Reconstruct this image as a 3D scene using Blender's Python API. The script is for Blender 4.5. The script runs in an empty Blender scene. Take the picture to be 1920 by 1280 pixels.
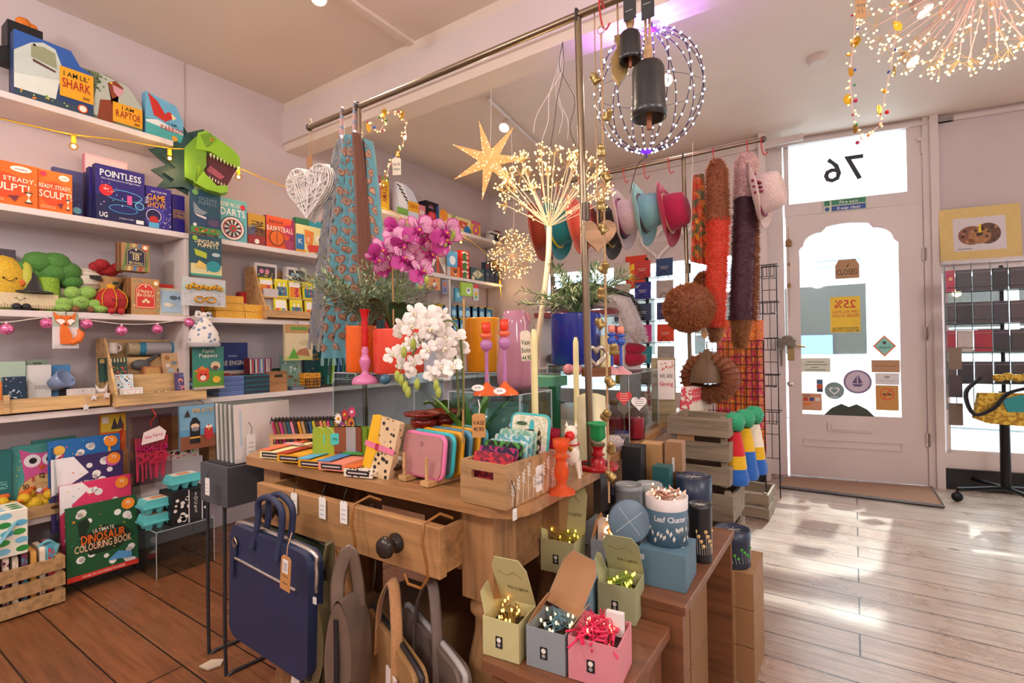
import bpy,math,random
from mathutils import Matrix,Vector,Euler
from math import sin,cos,pi,radians
# ---------------------------------------------------------------- camera, world, light, exposure
SC=bpy.context.scene;COL=SC.collection
F=950.0                                   # focal length in pixels of the 1920 wide frame
YAW,PITCH,ROLL=34.0,0.54,-0.8
cam=bpy.data.objects.new('camera',bpy.data.cameras.new('camera'));COL.objects.link(cam)
cam.data.sensor_width=36;cam.data.lens=36*F/1920;cam.data.clip_start=0.05;cam.data.clip_end=200
CR=Matrix.Rotation(radians(YAW),3,'Z') @ Matrix.Rotation(radians(90+PITCH),3,'X') @ Matrix.Rotation(radians(ROLL),3,'Z')
CH=1.10
cam.matrix_world=Matrix.Translation((0,0,CH)) @ CR.to_4x4()
SC.camera=cam
W=bpy.data.worlds.new('sky');SC.world=W;W.use_nodes=True
bg=W.node_tree.nodes['Background'];bg.inputs[0].default_value=(.88,.95,1,1);bg.inputs[1].default_value=8.0
SC.view_settings.view_transform='Standard';SC.view_settings.look='None';SC.view_settings.gamma=1
SC.view_settings.use_curve_mapping=False;SC.cycles.transparent_max_bounces=40;SC.view_settings.exposure=0.22
def lamp(name,kind,loc,power,col,size=.1,aim=None,spot=110):
    l=bpy.data.lights.new(name,kind);l.energy=power;l.color=col
    if kind == 'SPOT': l.spot_size=radians(spot);l.spot_blend=.9
    if kind == 'SUN': l.angle=size
    elif kind == 'AREA': l.shape='SQUARE';l.size=size
    else: l.shadow_soft_size=size
    o=bpy.data.objects.new(name,l);COL.objects.link(o);o.location=loc
    if aim: o.rotation_euler=(Vector(aim)-Vector(loc)).to_track_quat('-Z','Y').to_euler()
    return o
WARM=(1,.80,.62);PINK=(1,.94,.91)
lamp('sun','SUN',(.9,12,9),5.0,(1,.97,.92),.02,(-.1,2.6,0))
for q in ((-.6,-.9,2.25),(1.6,1.2,2.3),(-1.9,-.7,2.2),(1.5,-.9,2.25)):
    lamp('ceiling_lamp','POINT',q,34 if q[0] == -.6 else 48,PINK,.16)  # added fill lights without fixtures, out of view, to brighten the room
# ---------------------------------------------------------------- rays of the photograph turned into places
def ray(px,py): return CR @ Vector(((px-960)/F,(640-py)/F,-1))
C0=Vector((0,0,CH))
def onX(px,py,X): d=ray(px,py);return C0+d*(X/d.x)
def onY(px,py,Y): d=ray(px,py);return C0+d*(Y/d.y)
def onZ(px,py,Z): d=ray(px,py);return C0+d*((Z-CH)/d.z)
def at(px,py,t): return C0+ray(px,py)*t
def dep(p): return (CR.transposed() @ (Vector(p)-C0)).z*-1
# ---------------------------------------------------------------- materials
MC={}
def lin(h):
    h=h.lstrip('#');c=[int(h[i:i+2],16)/255 for i in (0,2,4)]
    return tuple(x/12.92 if x <= .04045 else ((x+.055)/1.055)**2.4 for x in c)+(1,)
def mt(h,rough=.55,metal=0,em=0,kind='',scale=1.0,h2=None):
    k=(h,rough,metal,em,kind,scale,h2)
    if k in MC: return MC[k]
    m=bpy.data.materials.new((kind or 'paint')+'_'+h.strip('#'));m.use_nodes=True;MC[k]=m
    nt=m.node_tree;N=nt.nodes;L=nt.links;b=N['Principled BSDF']
    b.inputs['Roughness'].default_value=rough;b.inputs['Metallic'].default_value=metal
    c=lin(h);b.inputs['Base Color'].default_value=c
    def nd(t,**kw):
        n=N.new(t)
        for a,v in kw.items():
            if a in n.inputs: n.inputs[a].default_value=v
            else: setattr(n,a,v)
        return n
    def coords(sc=(1,1,1)):
        t=N.new('ShaderNodeTexCoord');mp=N.new('ShaderNodeMapping');mp.inputs['Scale'].default_value=sc
        L.new(t.outputs['Object'],mp.inputs[0]);return mp.outputs[0]
    def noise(sc,det,vec,rgh=.5):
        n=nd('ShaderNodeTexNoise');n.inputs['Scale'].default_value=sc;n.inputs['Detail'].default_value=det
        n.inputs['Roughness'].default_value=rgh;L.new(vec,n.inputs['Vector']);return n.outputs['Fac']
    def ramp(fac,stops):
        r=N.new('ShaderNodeValToRGB');e=r.color_ramp.elements
        e[0].position,e[0].color=stops[0];e[1].position,e[1].color=stops[-1]
        for p,cc in stops[1:-1]:
            q=e.new(p);q.color=cc
        L.new(fac,r.inputs[0]);return r.outputs[0]
    def bump(fac,st,dist=.002):
        u=nd('ShaderNodeBump');u.inputs['Strength'].default_value=st;u.inputs['Distance'].default_value=dist
        L.new(fac,u.inputs['Height']);L.new(u.outputs[0],b.inputs['Normal'])
    def sh(c,f): return (min(1,c[0]*f),min(1,c[1]*f),min(1,c[2]*f),1)
    if em:
        b.inputs['Emission Color'].default_value=c;b.inputs['Emission Strength'].default_value=em
        return m
    if kind == 'wood':
        v=coords((1.2*scale,14*scale,14*scale) if not h2 == 'v' else (14*scale,14*scale,1.2*scale))
        f=noise(3,5,v,.6);L.new(ramp(f,[(.28,sh(c,.55)),(.5,c),(.72,sh(c,1.25))]),b.inputs['Base Color'])
        bump(f,.25)
    elif kind == 'fur':
        v=coords();f=noise(160,3,v,.7);L.new(ramp(f,[(.3,sh(c,.55)),(.7,sh(c,1.3))]),b.inputs['Base Color'])
        bump(f,.9,.004);b.inputs['Sheen Weight'].default_value=.08
    elif kind == 'leather':
        v=coords();n=nd('ShaderNodeTexVoronoi');n.inputs['Scale'].default_value=420*scale;L.new(v,n.inputs['Vector'])
        bump(n.outputs['Distance'],.35,.001)
        f=noise(14,3,v);L.new(ramp(f,[(.2,sh(c,.85)),(.8,sh(c,1.12))]),b.inputs['Base Color'])
    elif kind == 'fabric':
        v=coords();f=noise(300*scale,2,v);L.new(ramp(f,[(.3,sh(c,.8)),(.7,sh(c,1.15))]),b.inputs['Base Color'])
        bump(f,.4,.001);b.inputs['Sheen Weight'].default_value=.2
    elif kind == 'wall':
        v=coords();f=noise(2.2,5,v);L.new(ramp(f,[(.25,sh(c,.94)),(.75,sh(c,1.03))]),b.inputs['Base Color'])
        bump(noise(60,3,v),.08,.002)
    elif kind == 'glass':          # clear pane: mostly see-through with a mirror gloss on top
        t=nd('ShaderNodeBsdfTransparent');t.inputs[0].default_value=c
        g=nd('ShaderNodeBsdfGlossy');g.inputs['Roughness'].default_value=.03
        lw=nd('ShaderNodeLayerWeight');lw.inputs[0].default_value=.5
        pw_=nd('ShaderNodeMath',operation='POWER');pw_.inputs[1].default_value=4;L.new(lw.outputs['Facing'],pw_.inputs[0])
        fr=nd('ShaderNodeMath',operation='MULTIPLY_ADD');fr.inputs[1].default_value=.5;fr.inputs[2].default_value=.03;L.new(pw_.outputs[0],fr.inputs[0])
        mx=nd('ShaderNodeMixShader');L.new(fr.outputs[0],mx.inputs[0]);L.new(t.outputs[0],mx.inputs[1]);L.new(g.outputs[0],mx.inputs[2])
        L.new(mx.outputs[0],N['Material Output'].inputs[0])
    elif kind == 'tint':           # coloured glass
        t=nd('ShaderNodeBsdfTransparent');t.inputs[0].default_value=c
        mx=nd('ShaderNodeMixShader');mx.inputs[0].default_value=scale if scale != 1 else .55
        b.inputs['Roughness'].default_value=rough
        L.new(t.outputs[0],mx.inputs[1]);L.new(b.outputs[0],mx.inputs[2]);L.new(mx.outputs[0],N['Material Output'].inputs[0])
    elif kind == 'spots':
        v=coords();n=nd('ShaderNodeTexVoronoi');n.inputs['Scale'].default_value=scale;L.new(v,n.inputs['Vector'])
        L.new(ramp(n.outputs['Distance'],[(.30,lin(h2)),(.36,c)]),b.inputs['Base Color'])
    elif kind == 'stripes':
        v=coords();n=nd('ShaderNodeTexWave');n.inputs['Scale'].default_value=scale;n.inputs['Distortion'].default_value=.4;L.new(v,n.inputs['Vector'])
        L.new(ramp(n.outputs['Fac'],[(.45,lin(h2)),(.55,c)]),b.inputs['Base Color'])
    elif kind == 'mosaic':         # tiny sequins, beads and woven dots in two colours
        v=coords();n=nd('ShaderNodeTexVoronoi');n.inputs['Scale'].default_value=scale;L.new(v,n.inputs['Vector'])
        s=nd('ShaderNodeSeparateColor');L.new(n.outputs['Color'],s.inputs[0])
        L.new(ramp(s.outputs[0],[(.45,lin(h2)),(.55,c)]),b.inputs['Base Color']);bump(n.outputs['Distance'],.3)
    elif kind == 'rings':
        v=coords();n=nd('ShaderNodeTexVoronoi');n.inputs['Scale'].default_value=scale;L.new(v,n.inputs['Vector'])
        L.new(ramp(n.outputs['Distance'],[(.18,c),(.22,lin(h2)),(.34,lin(h2)),(.38,c)]),b.inputs['Base Color'])
    else:
        v=coords();f=noise(22,2,v);L.new(ramp(f,[(.2,sh(c,.95)),(.8,sh(c,1.04))]),b.inputs['Base Color'])
    return m
def mat(x): return mt(x) if isinstance(x,str) else x
# ---------------------------------------------------------------- letter shapes
GL={}
def glyphs():
    chars='ABCDEFGHIJKLMNOPQRSTUVWXYZabcdefghijklmnopqrstuvwxyz0123456789.,!&-+%\'°/£'
    tmp=[]
    for ch in chars:
        cu=bpy.data.curves.new('g','FONT');cu.body=ch;cu.size=1;cu.resolution_u=2;cu.offset=.012
        o=bpy.data.objects.new('g',cu);COL.objects.link(o);tmp.append((ch,o,cu))
    dg=bpy.context.evaluated_depsgraph_get()
    for ch,o,cu in tmp:
        me=o.evaluated_get(dg).to_mesh()
        vs=[(v.co.x,v.co.y) for v in me.vertices];fs=[tuple(p.vertices) for p in me.polygons]
        x0=min(v[0] for v in vs);x1=max(v[0] for v in vs)
        GL[ch]=([(x-x0,y) for x,y in vs],fs,x1-x0)
        o.evaluated_get(dg).to_mesh_clear()
    for ch,o,cu in tmp:
        bpy.data.objects.remove(o);bpy.data.curves.remove(cu)
glyphs()
# ---------------------------------------------------------------- mesh collector
def rrect(w,h,r,n=4,cx=0,cy=0):
    pts=[]
    for sx,sy,a in ((1,1,0),(-1,1,90),(-1,-1,180),(1,-1,270)):
        for i in range(n+1):
            t=radians(a+90*i/n);pts.append((cx+sx*(w/2-r)+r*cos(t),cy+sy*(h/2-r)+r*sin(t)))
    return pts
def circ(cx,cy,rx,ry=None,n=16,a0=0):
    ry=rx if ry is None else ry
    return [(cx+rx*cos(a0+2*pi*i/n),cy+ry*sin(a0+2*pi*i/n)) for i in range(n)]
def heart(cx,cy,s,n=20):
    return [(cx+s*.031*16*sin(t)**3,cy+s*.031*(13*cos(t)-5*cos(2*t)-2*cos(3*t)-cos(4*t))) for t in [2*pi*i/n for i in range(n)]]
def starp(cx,cy,r,k=5,q=.42,a=pi/2):
    return [(cx+(r if i % 2 == 0 else r*q)*cos(a+pi*i/k),cy+(r if i % 2 == 0 else r*q)*sin(a+pi*i/k)) for i in range(2*k)]
class G:
    def __init__(s): s.v=[];s.f=[];s.m=[];s.s=[];s.mats=[];s.T=Matrix()
    def add(s,vs,fs,m,sm=False):
        m=mat(m)
        if m not in s.mats: s.mats.append(m)
        k=s.mats.index(m);n=len(s.v)
        s.v += [s.T @ Vector(v) for v in vs]
        for f in fs: s.f.append(tuple(n+i for i in f));s.m.append(k);s.s.append(sm)
        return s
    def box(s,c,d,m,R=None):
        x,y,z=d[0]/2,d[1]/2,d[2]/2;c=Vector(c)
        vs=[Vector(p) for p in ((-x,-y,-z),(x,-y,-z),(x,y,-z),(-x,y,-z),(-x,-y,z),(x,-y,z),(x,y,z),(-x,y,z))]
        if R: vs=[R @ v for v in vs]
        return s.add([c+v for v in vs],[(0,3,2,1),(4,5,6,7),(0,1,5,4),(1,2,6,5),(2,3,7,6),(3,0,4,7)],m)
    def prism(s,poly,y0,y1,m,sm=False,ax='y'):      # outline in x,z pushed along y  (ax 'z': outline in x,y pushed along z; 'x': outline in y,z)
        n=len(poly);f={'y': lambda a,b,t: (a,t,b),'z': lambda a,b,t: (a,b,t),'x': lambda a,b,t: (t,a,b)}[ax]
        vs=[f(a,b,y0) for a,b in poly]+[f(a,b,y1) for a,b in poly]
        s.add(vs,[(i,(i+1) % n,n+(i+1) % n,n+i) for i in range(n)],m,sm)
        return s.add(vs,[tuple(range(n)),tuple(range(2*n-1,n-1,-1))],m)
    def flat(s,poly,y,m,ax='y'):
        f={'y': lambda a,b,t: (a,t,b),'z': lambda a,b,t: (a,b,t),'x': lambda a,b,t: (t,a,b)}[ax]
        return s.add([f(a,b,y) for a,b in poly],[tuple(range(len(poly)))],m)
    def lathe(s,prof,m,n=24,c=(0,0,0),flute=0,fn=12):
        c=Vector(c);vs=[];k=len(prof)
        for i in range(n):
            t=2*pi*i/n;q=1+flute*abs(sin(fn*t/2))
            for r,z in prof: vs.append(c+Vector((r*q*cos(t),r*q*sin(t),z)))
        fs=[(i*k+j,((i+1) % n)*k+j,((i+1) % n)*k+j+1,i*k+j+1) for i in range(n) for j in range(k-1)]
        s.add(vs,fs,m,True)
        for j,flip in ((0,1),(k-1,0)):
            if prof[j][0] > 1e-4:
                r=[i*k+j for i in range(n)];s.add(vs,[tuple(reversed(r)) if flip else tuple(r)],m)
        return s
    def cyl(s,c,r,h,m,n=20,r2=None): return s.lathe([(r,0),(r if r2 is None else r2,h)],m,n,c)
    def tube(s,pts,r,m,n=6,closed=False,flat=None):
        P=[Vector(p) for p in pts];k=len(P)
        if 3 <= k <= 9 and not closed and n > 4 and not isinstance(r,(list,tuple)):      # round off short hand-set paths
            Q=[P[0]*2-P[1]]+P+[P[-1]*2-P[-2]];P=[]
            for i in range(1,k):
                a,b,c,d=Q[i-1:i+3]
                for j in range(5):
                    u=j/5;P.append(.5*((2*b)+(c-a)*u+(2*a-5*b+4*c-d)*u*u+(3*b-a-3*c+d)*u**3))
            P.append(Q[-2]);k=len(P)
        vs=[];up=Vector((0,0,1))
        for i,p in enumerate(P):
            a=P[i-1] if (i > 0 or closed) else p;b=P[(i+1) % k] if (i < k-1 or closed) else p
            d=(b-a);d=d.normalized() if d.length > 1e-9 else up
            u=d.cross(up) if i == 0 else (u_-d*u_.dot(d))
            if u.length < 1e-3: u=d.cross(Vector((1,0,0)))
            u.normalize();u_=u;w=d.cross(u);rr=r[i] if isinstance(r,(list,tuple)) else r
            for j in range(n):
                t=2*pi*j/n;vs.append(p+u*rr*cos(t)+w*rr*sin(t)*(flat or 1))
        fs=[(i*n+j,i*n+(j+1) % n,((i+1) % k)*n+(j+1) % n,((i+1) % k)*n+j) for i in range(k if closed else k-1) for j in range(n)]
        s.add(vs,fs,m,n > 4)
        if not closed: s.add(vs,[tuple(range(n-1,-1,-1)),tuple((k-1)*n+j for j in range(n))],m)
        return s
    def ball(s,c,r,m,n=12,sc=(1,1,1),lump=0,seed=0):
        c=Vector(c);h=max(4,n//2);vs=[];rnd=random.Random(seed)
        for j in range(h+1):
            p=pi*j/h
            for i in range(n):
                t=2*pi*i/n;q=1+(rnd.uniform(-lump,lump) if 0 < j < h else 0)
                vs.append(c+Vector((r*sc[0]*sin(p)*cos(t)*q,r*sc[1]*sin(p)*sin(t)*q,r*sc[2]*cos(p)*q)))
        fs=[]
        for j in range(h):
            for i in range(n):
                a,b=j*n+i,j*n+(i+1) % n;cc,d=b+n,a+n
                if j == 0: fs.append((a,d,cc))
                elif j == h-1: fs.append((a,d,b))
                else: fs.append((a,d,cc,b))
        return s.add(vs,fs,m,True)
    def text(s,t,cx,cz,h,m,y=0,maxw=None,mir=False,rot=0,ax='y',slant=0):
        x=0;items=[]
        for ch in t:
            if ch == ' ': x += .28;continue
            if ch not in GL: continue
            v,f,w=GL[ch];items.append((x,v,f));x += w+.07
        if not items: return s
        wd=x-.07;k=h/.72;kx=k
        if maxw and wd*k > maxw: kx=maxw/wd
        for x0,v,f in items:
            P=[]
            for a,b in v:
                px=(x0+a-wd/2)*kx+slant*b*k;pz=(b-.36)*k
                if mir: px=-px
                P.append((cx+px*cos(rot)-pz*sin(rot),cz+px*sin(rot)+pz*cos(rot)))
            g={'y': lambda a,b: (a,y,b),'z': lambda a,b: (a,b,y),'x': lambda a,b: (y,a,b)}[ax]
            s.add([g(a,b) for a,b in P],f,m)
        return s
    def art(s,w,h,y,spec,dy=-.0005,x0=0,z0=0):
        """flat print on a front face: rectangle x -w/2..w/2, z 0..h at depth y; units are fractions of w and h"""
        X=lambda a: x0+(a-.5)*w;Z=lambda b: z0+b*h
        for k,a in enumerate(spec):
            yy=y+dy*(k+1);t=a[0]
            if t == 'R': s.flat([(X(a[1]),Z(a[2])),(X(a[3]),Z(a[2])),(X(a[3]),Z(a[4])),(X(a[1]),Z(a[4]))],yy,a[5])
            elif t == 'C': s.flat(circ(X(a[1]),Z(a[2]),a[3]*w,(a[4] if a[4] else a[3]*w/h)*h,18),yy,a[5])
            elif t == 'P': s.flat([(X(p),Z(q)) for p,q in a[1]],yy,a[2])
            elif t == 'S': s.flat(starp(X(a[1]),Z(a[2]),a[3]*w),yy,a[4])
            elif t == 'H': s.flat(heart(X(a[1]),Z(a[2]),a[3]*w),yy,a[4])
            elif t == 'T': s.text(a[1],X(a[2]),Z(a[3]),a[4]*h,a[5],yy,(a[6] if len(a) > 6 else .94)*w,rot=a[7] if len(a) > 7 else 0)
            elif t == 'L': s.tube([(X(p),yy,Z(q)) for p,q in a[1]],a[2]*w,a[3],4,flat=None)
            elif t == 'D':
                rd=random.Random(a[1]);
                for _ in range(a[2]):
                    s.flat(circ(X(rd.uniform(a[5],a[7])),Z(rd.uniform(a[6],a[8])),a[3]*w*rd.uniform(.6,1.2),None,8),yy,rd.choice(a[4]))
        return s
    def build(s,name,parent=None,loc=(0,0,0),rot=(0,0,0),bev=0,sub=0):
        me=bpy.data.meshes.new(name);me.from_pydata([tuple(v) for v in s.v],[],s.f)
        for m in s.mats: me.materials.append(m)
        me.polygons.foreach_set('material_index',s.m);me.polygons.foreach_set('use_smooth',s.s);me.update()
        o=bpy.data.objects.new(name,me);COL.objects.link(o);o.location=loc;o.rotation_euler=rot
        if parent: o.parent=parent
        if bev:
            b=o.modifiers.new('bevel','BEVEL');b.width=bev;b.segments=2;b.limit_method='ANGLE';b.angle_limit=radians(40)
        if sub: b=o.modifiers.new('sub','SUBSURF');b.levels=sub;b.render_levels=sub
        return o
def tag(o,label,cat,group=None):
    o['label']=label;o['category']=cat
    if group: o['group']=group
    return o
def thing(name,label,cat,loc=(0,0,0),rz=0,group=None,rot=None):
    o=bpy.data.objects.new(name,None);COL.objects.link(o);o.location=loc;o.rotation_euler=rot or (0,0,rz);o.empty_display_size=.05
    return tag(o,label,cat,group)
def struct(g,name,**k): o=g.build(name,**k);o['kind']='structure';return o
def dup(root,loc,rot,label,group=None,mats=None):
    def cp(o,par):
        c=o.copy();COL.objects.link(c);c.parent=par
        if mats and c.data and c.data.name[:0] == '':
            c.data=c.data.copy()
            for i,m in enumerate(c.data.materials):
                if m in mats: c.data.materials[i]=mats[m]
        return c
    r=cp(root,None);r.location=loc;r.rotation_euler=rot;r['label']=label
    if group: r['group']=group
    for ch in [o for o in COL.objects if o.parent == root]:
        c=cp(ch,r)
        for g in [o for o in COL.objects if o.parent == ch]: cp(g,c)
    return r
rz90=pi/2
WHITE='#e9e2dc';DARK='#1a1a1e'
# ================================================================ the room
CZ=2.84;LX=-3.32;WY=4.55;RX=3.2;BY=-2.4
wallm=mt('#cfc0c2',.6,kind='wall');ceilm=mt('#e2d3c6',.6,kind='wall');trimm=mt('#d9cdcb',.45,kind='wall');shelfm=mt('#e6dcd8',.4,kind='wall')
greym=mt('#a6a0a6',.6,kind='wall')
# floorboards run along x: seams, plank tones, knots, wear and painted window glare
def floor_mat():
    m=bpy.data.materials.new('floorboards');m.use_nodes=True;nt=m.node_tree;N=nt.nodes;L=nt.links;b=N['Principled BSDF']
    tc=N.new('ShaderNodeTexCoord');mp=N.new('ShaderNodeMapping');L.new(tc.outputs['Object'],mp.inputs[0])
    br=N.new('ShaderNodeTexBrick');br.inputs['Scale'].default_value=1;br.inputs['Brick Width'].default_value=5.3;br.inputs['Row Height'].default_value=.165
    br.inputs['Mortar Size'].default_value=.003;br.inputs['Mortar Smooth'].default_value=.1;br.offset=.37;br.inputs['Bias'].default_value=0
    br.inputs['Color1'].default_value=lin('#764a2e');br.inputs['Color2'].default_value=lin('#8a5a3a');br.inputs['Mortar'].default_value=lin('#20130c')
    L.new(mp.outputs[0],br.inputs['Vector'])
    m2=N.new('ShaderNodeMapping');m2.inputs['Scale'].default_value=(1.5,22,1);L.new(tc.outputs['Object'],m2.inputs[0])
    n1=N.new('ShaderNodeTexNoise');n1.inputs['Scale'].default_value=2.5;n1.inputs['Detail'].default_value=7;n1.inputs['Roughness'].default_value=.65;L.new(m2.outputs[0],n1.inputs['Vector'])
    n2=N.new('ShaderNodeTexNoise');n2.inputs['Scale'].default_value=1.6;n2.inputs['Detail'].default_value=6;n2.inputs['Roughness'].default_value=.7;L.new(tc.outputs['Object'],n2.inputs['Vector'])
    r1=N.new('ShaderNodeValToRGB');r1.color_ramp.elements[0].position=.3;r1.color_ramp.elements[0].color=(.45,.4,.37,1);r1.color_ramp.elements[1].position=.62;r1.color_ramp.elements[1].color=(1.1,1.05,1,1);L.new(n1.outputs[0],r1.inputs[0])
    mx=N.new('ShaderNodeMix');mx.data_type='RGBA';mx.blend_type='MULTIPLY';mx.inputs[0].default_value=.8;L.new(br.outputs[0],mx.inputs[6]);L.new(r1.outputs[0],mx.inputs[7])
    # window glare painted as pale grey boards towards +x, broken up by wear noise
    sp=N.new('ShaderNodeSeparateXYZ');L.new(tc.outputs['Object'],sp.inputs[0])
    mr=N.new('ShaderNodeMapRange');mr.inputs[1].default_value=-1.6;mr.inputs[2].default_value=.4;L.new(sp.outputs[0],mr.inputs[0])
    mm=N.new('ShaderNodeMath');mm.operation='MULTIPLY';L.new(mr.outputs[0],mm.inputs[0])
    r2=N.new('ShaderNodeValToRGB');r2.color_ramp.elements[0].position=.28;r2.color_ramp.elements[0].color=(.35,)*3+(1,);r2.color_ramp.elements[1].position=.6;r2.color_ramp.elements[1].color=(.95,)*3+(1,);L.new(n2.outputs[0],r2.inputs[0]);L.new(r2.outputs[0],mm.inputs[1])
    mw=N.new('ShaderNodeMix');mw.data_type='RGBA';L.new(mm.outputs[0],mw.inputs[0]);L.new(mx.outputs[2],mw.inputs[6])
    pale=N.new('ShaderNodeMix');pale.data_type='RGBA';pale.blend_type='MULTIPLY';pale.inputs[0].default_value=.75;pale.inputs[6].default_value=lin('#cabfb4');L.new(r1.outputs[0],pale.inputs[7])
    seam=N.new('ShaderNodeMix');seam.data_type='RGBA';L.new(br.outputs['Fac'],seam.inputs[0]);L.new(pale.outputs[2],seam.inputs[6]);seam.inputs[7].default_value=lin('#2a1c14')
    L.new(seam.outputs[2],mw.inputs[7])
    vo=N.new('ShaderNodeTexVoronoi');vo.inputs['Scale'].default_value=3.4;m3=N.new('ShaderNodeMapping');m3.inputs['Scale'].default_value=(.6,1.3,1);L.new(tc.outputs['Object'],m3.inputs[0]);L.new(m3.outputs[0],vo.inputs['Vector'])
    rk=N.new('ShaderNodeValToRGB');rk.color_ramp.elements[0].position=.035;rk.color_ramp.elements[0].color=(.25,.2,.18,1);rk.color_ramp.elements[1].position=.075;rk.color_ramp.elements[1].color=(1,1,1,1);L.new(vo.outputs['Distance'],rk.inputs[0])
    kk=N.new('ShaderNodeMix');kk.data_type='RGBA';kk.blend_type='MULTIPLY';kk.inputs[0].default_value=1;L.new(mw.outputs[2],kk.inputs[6]);L.new(rk.outputs[0],kk.inputs[7])
    L.new(kk.outputs[2],b.inputs['Base Color'])
    rr=N.new('ShaderNodeMapRange');rr.inputs[3].default_value=.16;rr.inputs[4].default_value=.42;L.new(n2.outputs[0],rr.inputs[0]);L.new(rr.outputs[0],b.inputs['Roughness'])
    bu=N.new('ShaderNodeBump');bu.inputs['Strength'].default_value=.35;bu.inputs['Distance'].default_value=.004;L.new(br.outputs['Fac'],bu.inputs['Height']);bu.invert=True
    b2=N.new('ShaderNodeBump');b2.inputs['Strength'].default_value=.12;b2.inputs['Distance'].default_value=.003;L.new(n1.outputs[0],b2.inputs['Height']);L.new(bu.outputs[0],b2.inputs['Normal'])
    L.new(b2.outputs[0],b.inputs['Normal']);return m
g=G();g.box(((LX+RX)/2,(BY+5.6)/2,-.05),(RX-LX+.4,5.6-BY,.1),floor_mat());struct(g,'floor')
g=G();g.box(((LX+RX)/2,(BY+2.1)/2,CZ+.06),(RX-LX+.4,2.1-BY+.2,.12),ceilm);g.box(((LX+RX)/2,3.75,CZ),(RX-LX+.4,3.1,.12),ceilm)
g.box((-2.06,(BY+2.08)/2,CZ-.008),(.045,2.08-BY,.02),ceilm);struct(g,'ceiling')
g=G();g.box(((LX+RX)/2,2.15,2.67),(RX-LX,.15,.34),ceilm);g.box(((LX+RX)/2,2.065,2.66),(RX-LX,.02,.22),trimm);struct(g,'trim_1')
g=G();g.box((LX-.06,(BY+WY)/2,CZ/2),(.12,WY-BY+.2,CZ),wallm);g.box((LX+.002,1.43,2.5),(.004,.006,.68),mt('#b8abad'));struct(g,'wall_left')
g=G();g.box((RX+.06,(BY+5.4)/2,CZ/2),(.12,5.4-BY,CZ),wallm);struct(g,'wall_right')
g=G();g.box(((LX+RX)/2,BY-.06,CZ/2),(RX-LX,.12,CZ),wallm);struct(g,'wall_back')
# window wall (parallel to the beam)
WX0,WX1,WZ0,WZ1=-2.78,-.6,.62,1.88
g=G()
g.box(((LX+WX0)/2,WY+.05,CZ/2),(WX0-LX,.1,CZ),trimm)
g.box(((WX0+WX1)/2,WY+.05,WZ0/2),(WX1-WX0,.1,WZ0),trimm)
g.box(((WX0+WX1)/2,WY+.05,(WZ1+CZ)/2),(WX1-WX0,.1,CZ-WZ1),trimm)
for i in range(3):                                     # raised panels above the window
    x=WX0+.08+i*.72;g.box((x+.32,WY-.004,2.3),(.62,.012,.56),trimm);g.box((x+.32,WY-.012,2.3),(.5,.012,.44),trimm)
g.box(((WX0+WX1)/2,WY-.01,2.7),(WX1-WX0+.6,.03,.05),trimm)
struct(g,'wall_front')
g=G();g.box((WX0+.03,WY+.04,(WZ0+WZ1)/2),(.06,.06,WZ1-WZ0),trimm);g.box((WX1-.03,WY+.04,(WZ0+WZ1)/2),(.06,.06,WZ1-WZ0),trimm)
g.box(((WX0+WX1)/2,WY+.04,WZ0+.025),(WX1-WX0,.1,.05),trimm);g.box(((WX0+WX1)/2,WY+.04,WZ1-.02),(WX1-WX0,.06,.04),trimm)
g.box(((WX0+WX1)/2-.3,WY+.05,(WZ0+WZ1)/2),(WX1-WX0-.1,.006,WZ1-WZ0-.09),mt('#f4fafa',kind='glass'));struct(g,'window_1')
# door wall, turned about ten degrees
DA=math.atan2(.17,.98);D0=Vector((-.50,4.76,0));DM=Matrix.Translation(D0) @ Matrix.Rotation(DA,4,'Z');DI=DM.inverted()
def onD(px,py,off=0):     # a pixel on the door plane -> local x, z
    o=DI @ C0;d=DI.to_3x3() @ ray(px,py);t=(off-o.y)/d.y;p=o+d*t;return p.x,p.z
dl,dt=onD(1472,405)[0],onD(1600,393)[1]
dr=onD(1730,385)[0];ZD=dt
g=G();g.T=DM
tl=onD(1478,300)[0];tr=onD(1700,300)[0];tb=onD(1600,370)[1];tt=onD(1600,252)[1]
x0=onD(1437,640)[0]
g.box(((x0+dl)/2-.005,.05,CZ/2),(dl-x0-.02,.1,CZ),trimm)                       # left jamb
g.box((x0-.02,-.08,CZ/2),(.05,.35,CZ),trimm)
g.box(((dl+dr)/2,.05,(dt+tb)/2),(dr-dl,.1,tb-dt),trimm)              # head over the door
g.box(((dl+dr)/2,.05,(tt+CZ)/2),(dr-dl,.1,CZ-tt),trimm)
g.box(((dl+tl)/2,.05,(tb+tt)/2),(tl-dl,.1,tt-tb),trimm);g.box(((dr+tr)/2,.05,(tb+tt)/2),(dr-tr,.1,tt-tb),trimm)
jx=onD(1765,640)[0]
g.box(((dr+jx)/2,.04,CZ/2),(jx-dr,.12,CZ),trimm)
g.box((jx-.03,-.03,CZ/2),(.05,.04,CZ),trimm)
rw0,rw1=onD(1772,640)[0],3.6
sz=onD(1830,493)[1];wz0,wz1=onD(1800,850)[1],sz-.06
g.box(((jx+rw1)/2,.05,(sz+CZ)/2),(rw1-jx,.1,CZ-sz),wallm)
g.box(((jx+rw1)/2,.05,wz0/2),(rw1-jx,.1,wz0),trimm)
g.box(((jx+rw1)/2,.03,(wz1+sz)/2),(rw1-jx,.1,sz-wz1),trimm)
g.box(((jx+rw1)/2,-.05,sz+.006),(rw1-jx+.02,.13,.022),trimm)
g.box(((jx+rw1)/2,-.012,CZ-.1),(rw1-jx,.04,.03),trimm);g.box((.4,-.012,CZ-.1),(1.5,.04,.03),trimm)
struct(g,'wall_door')
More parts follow.
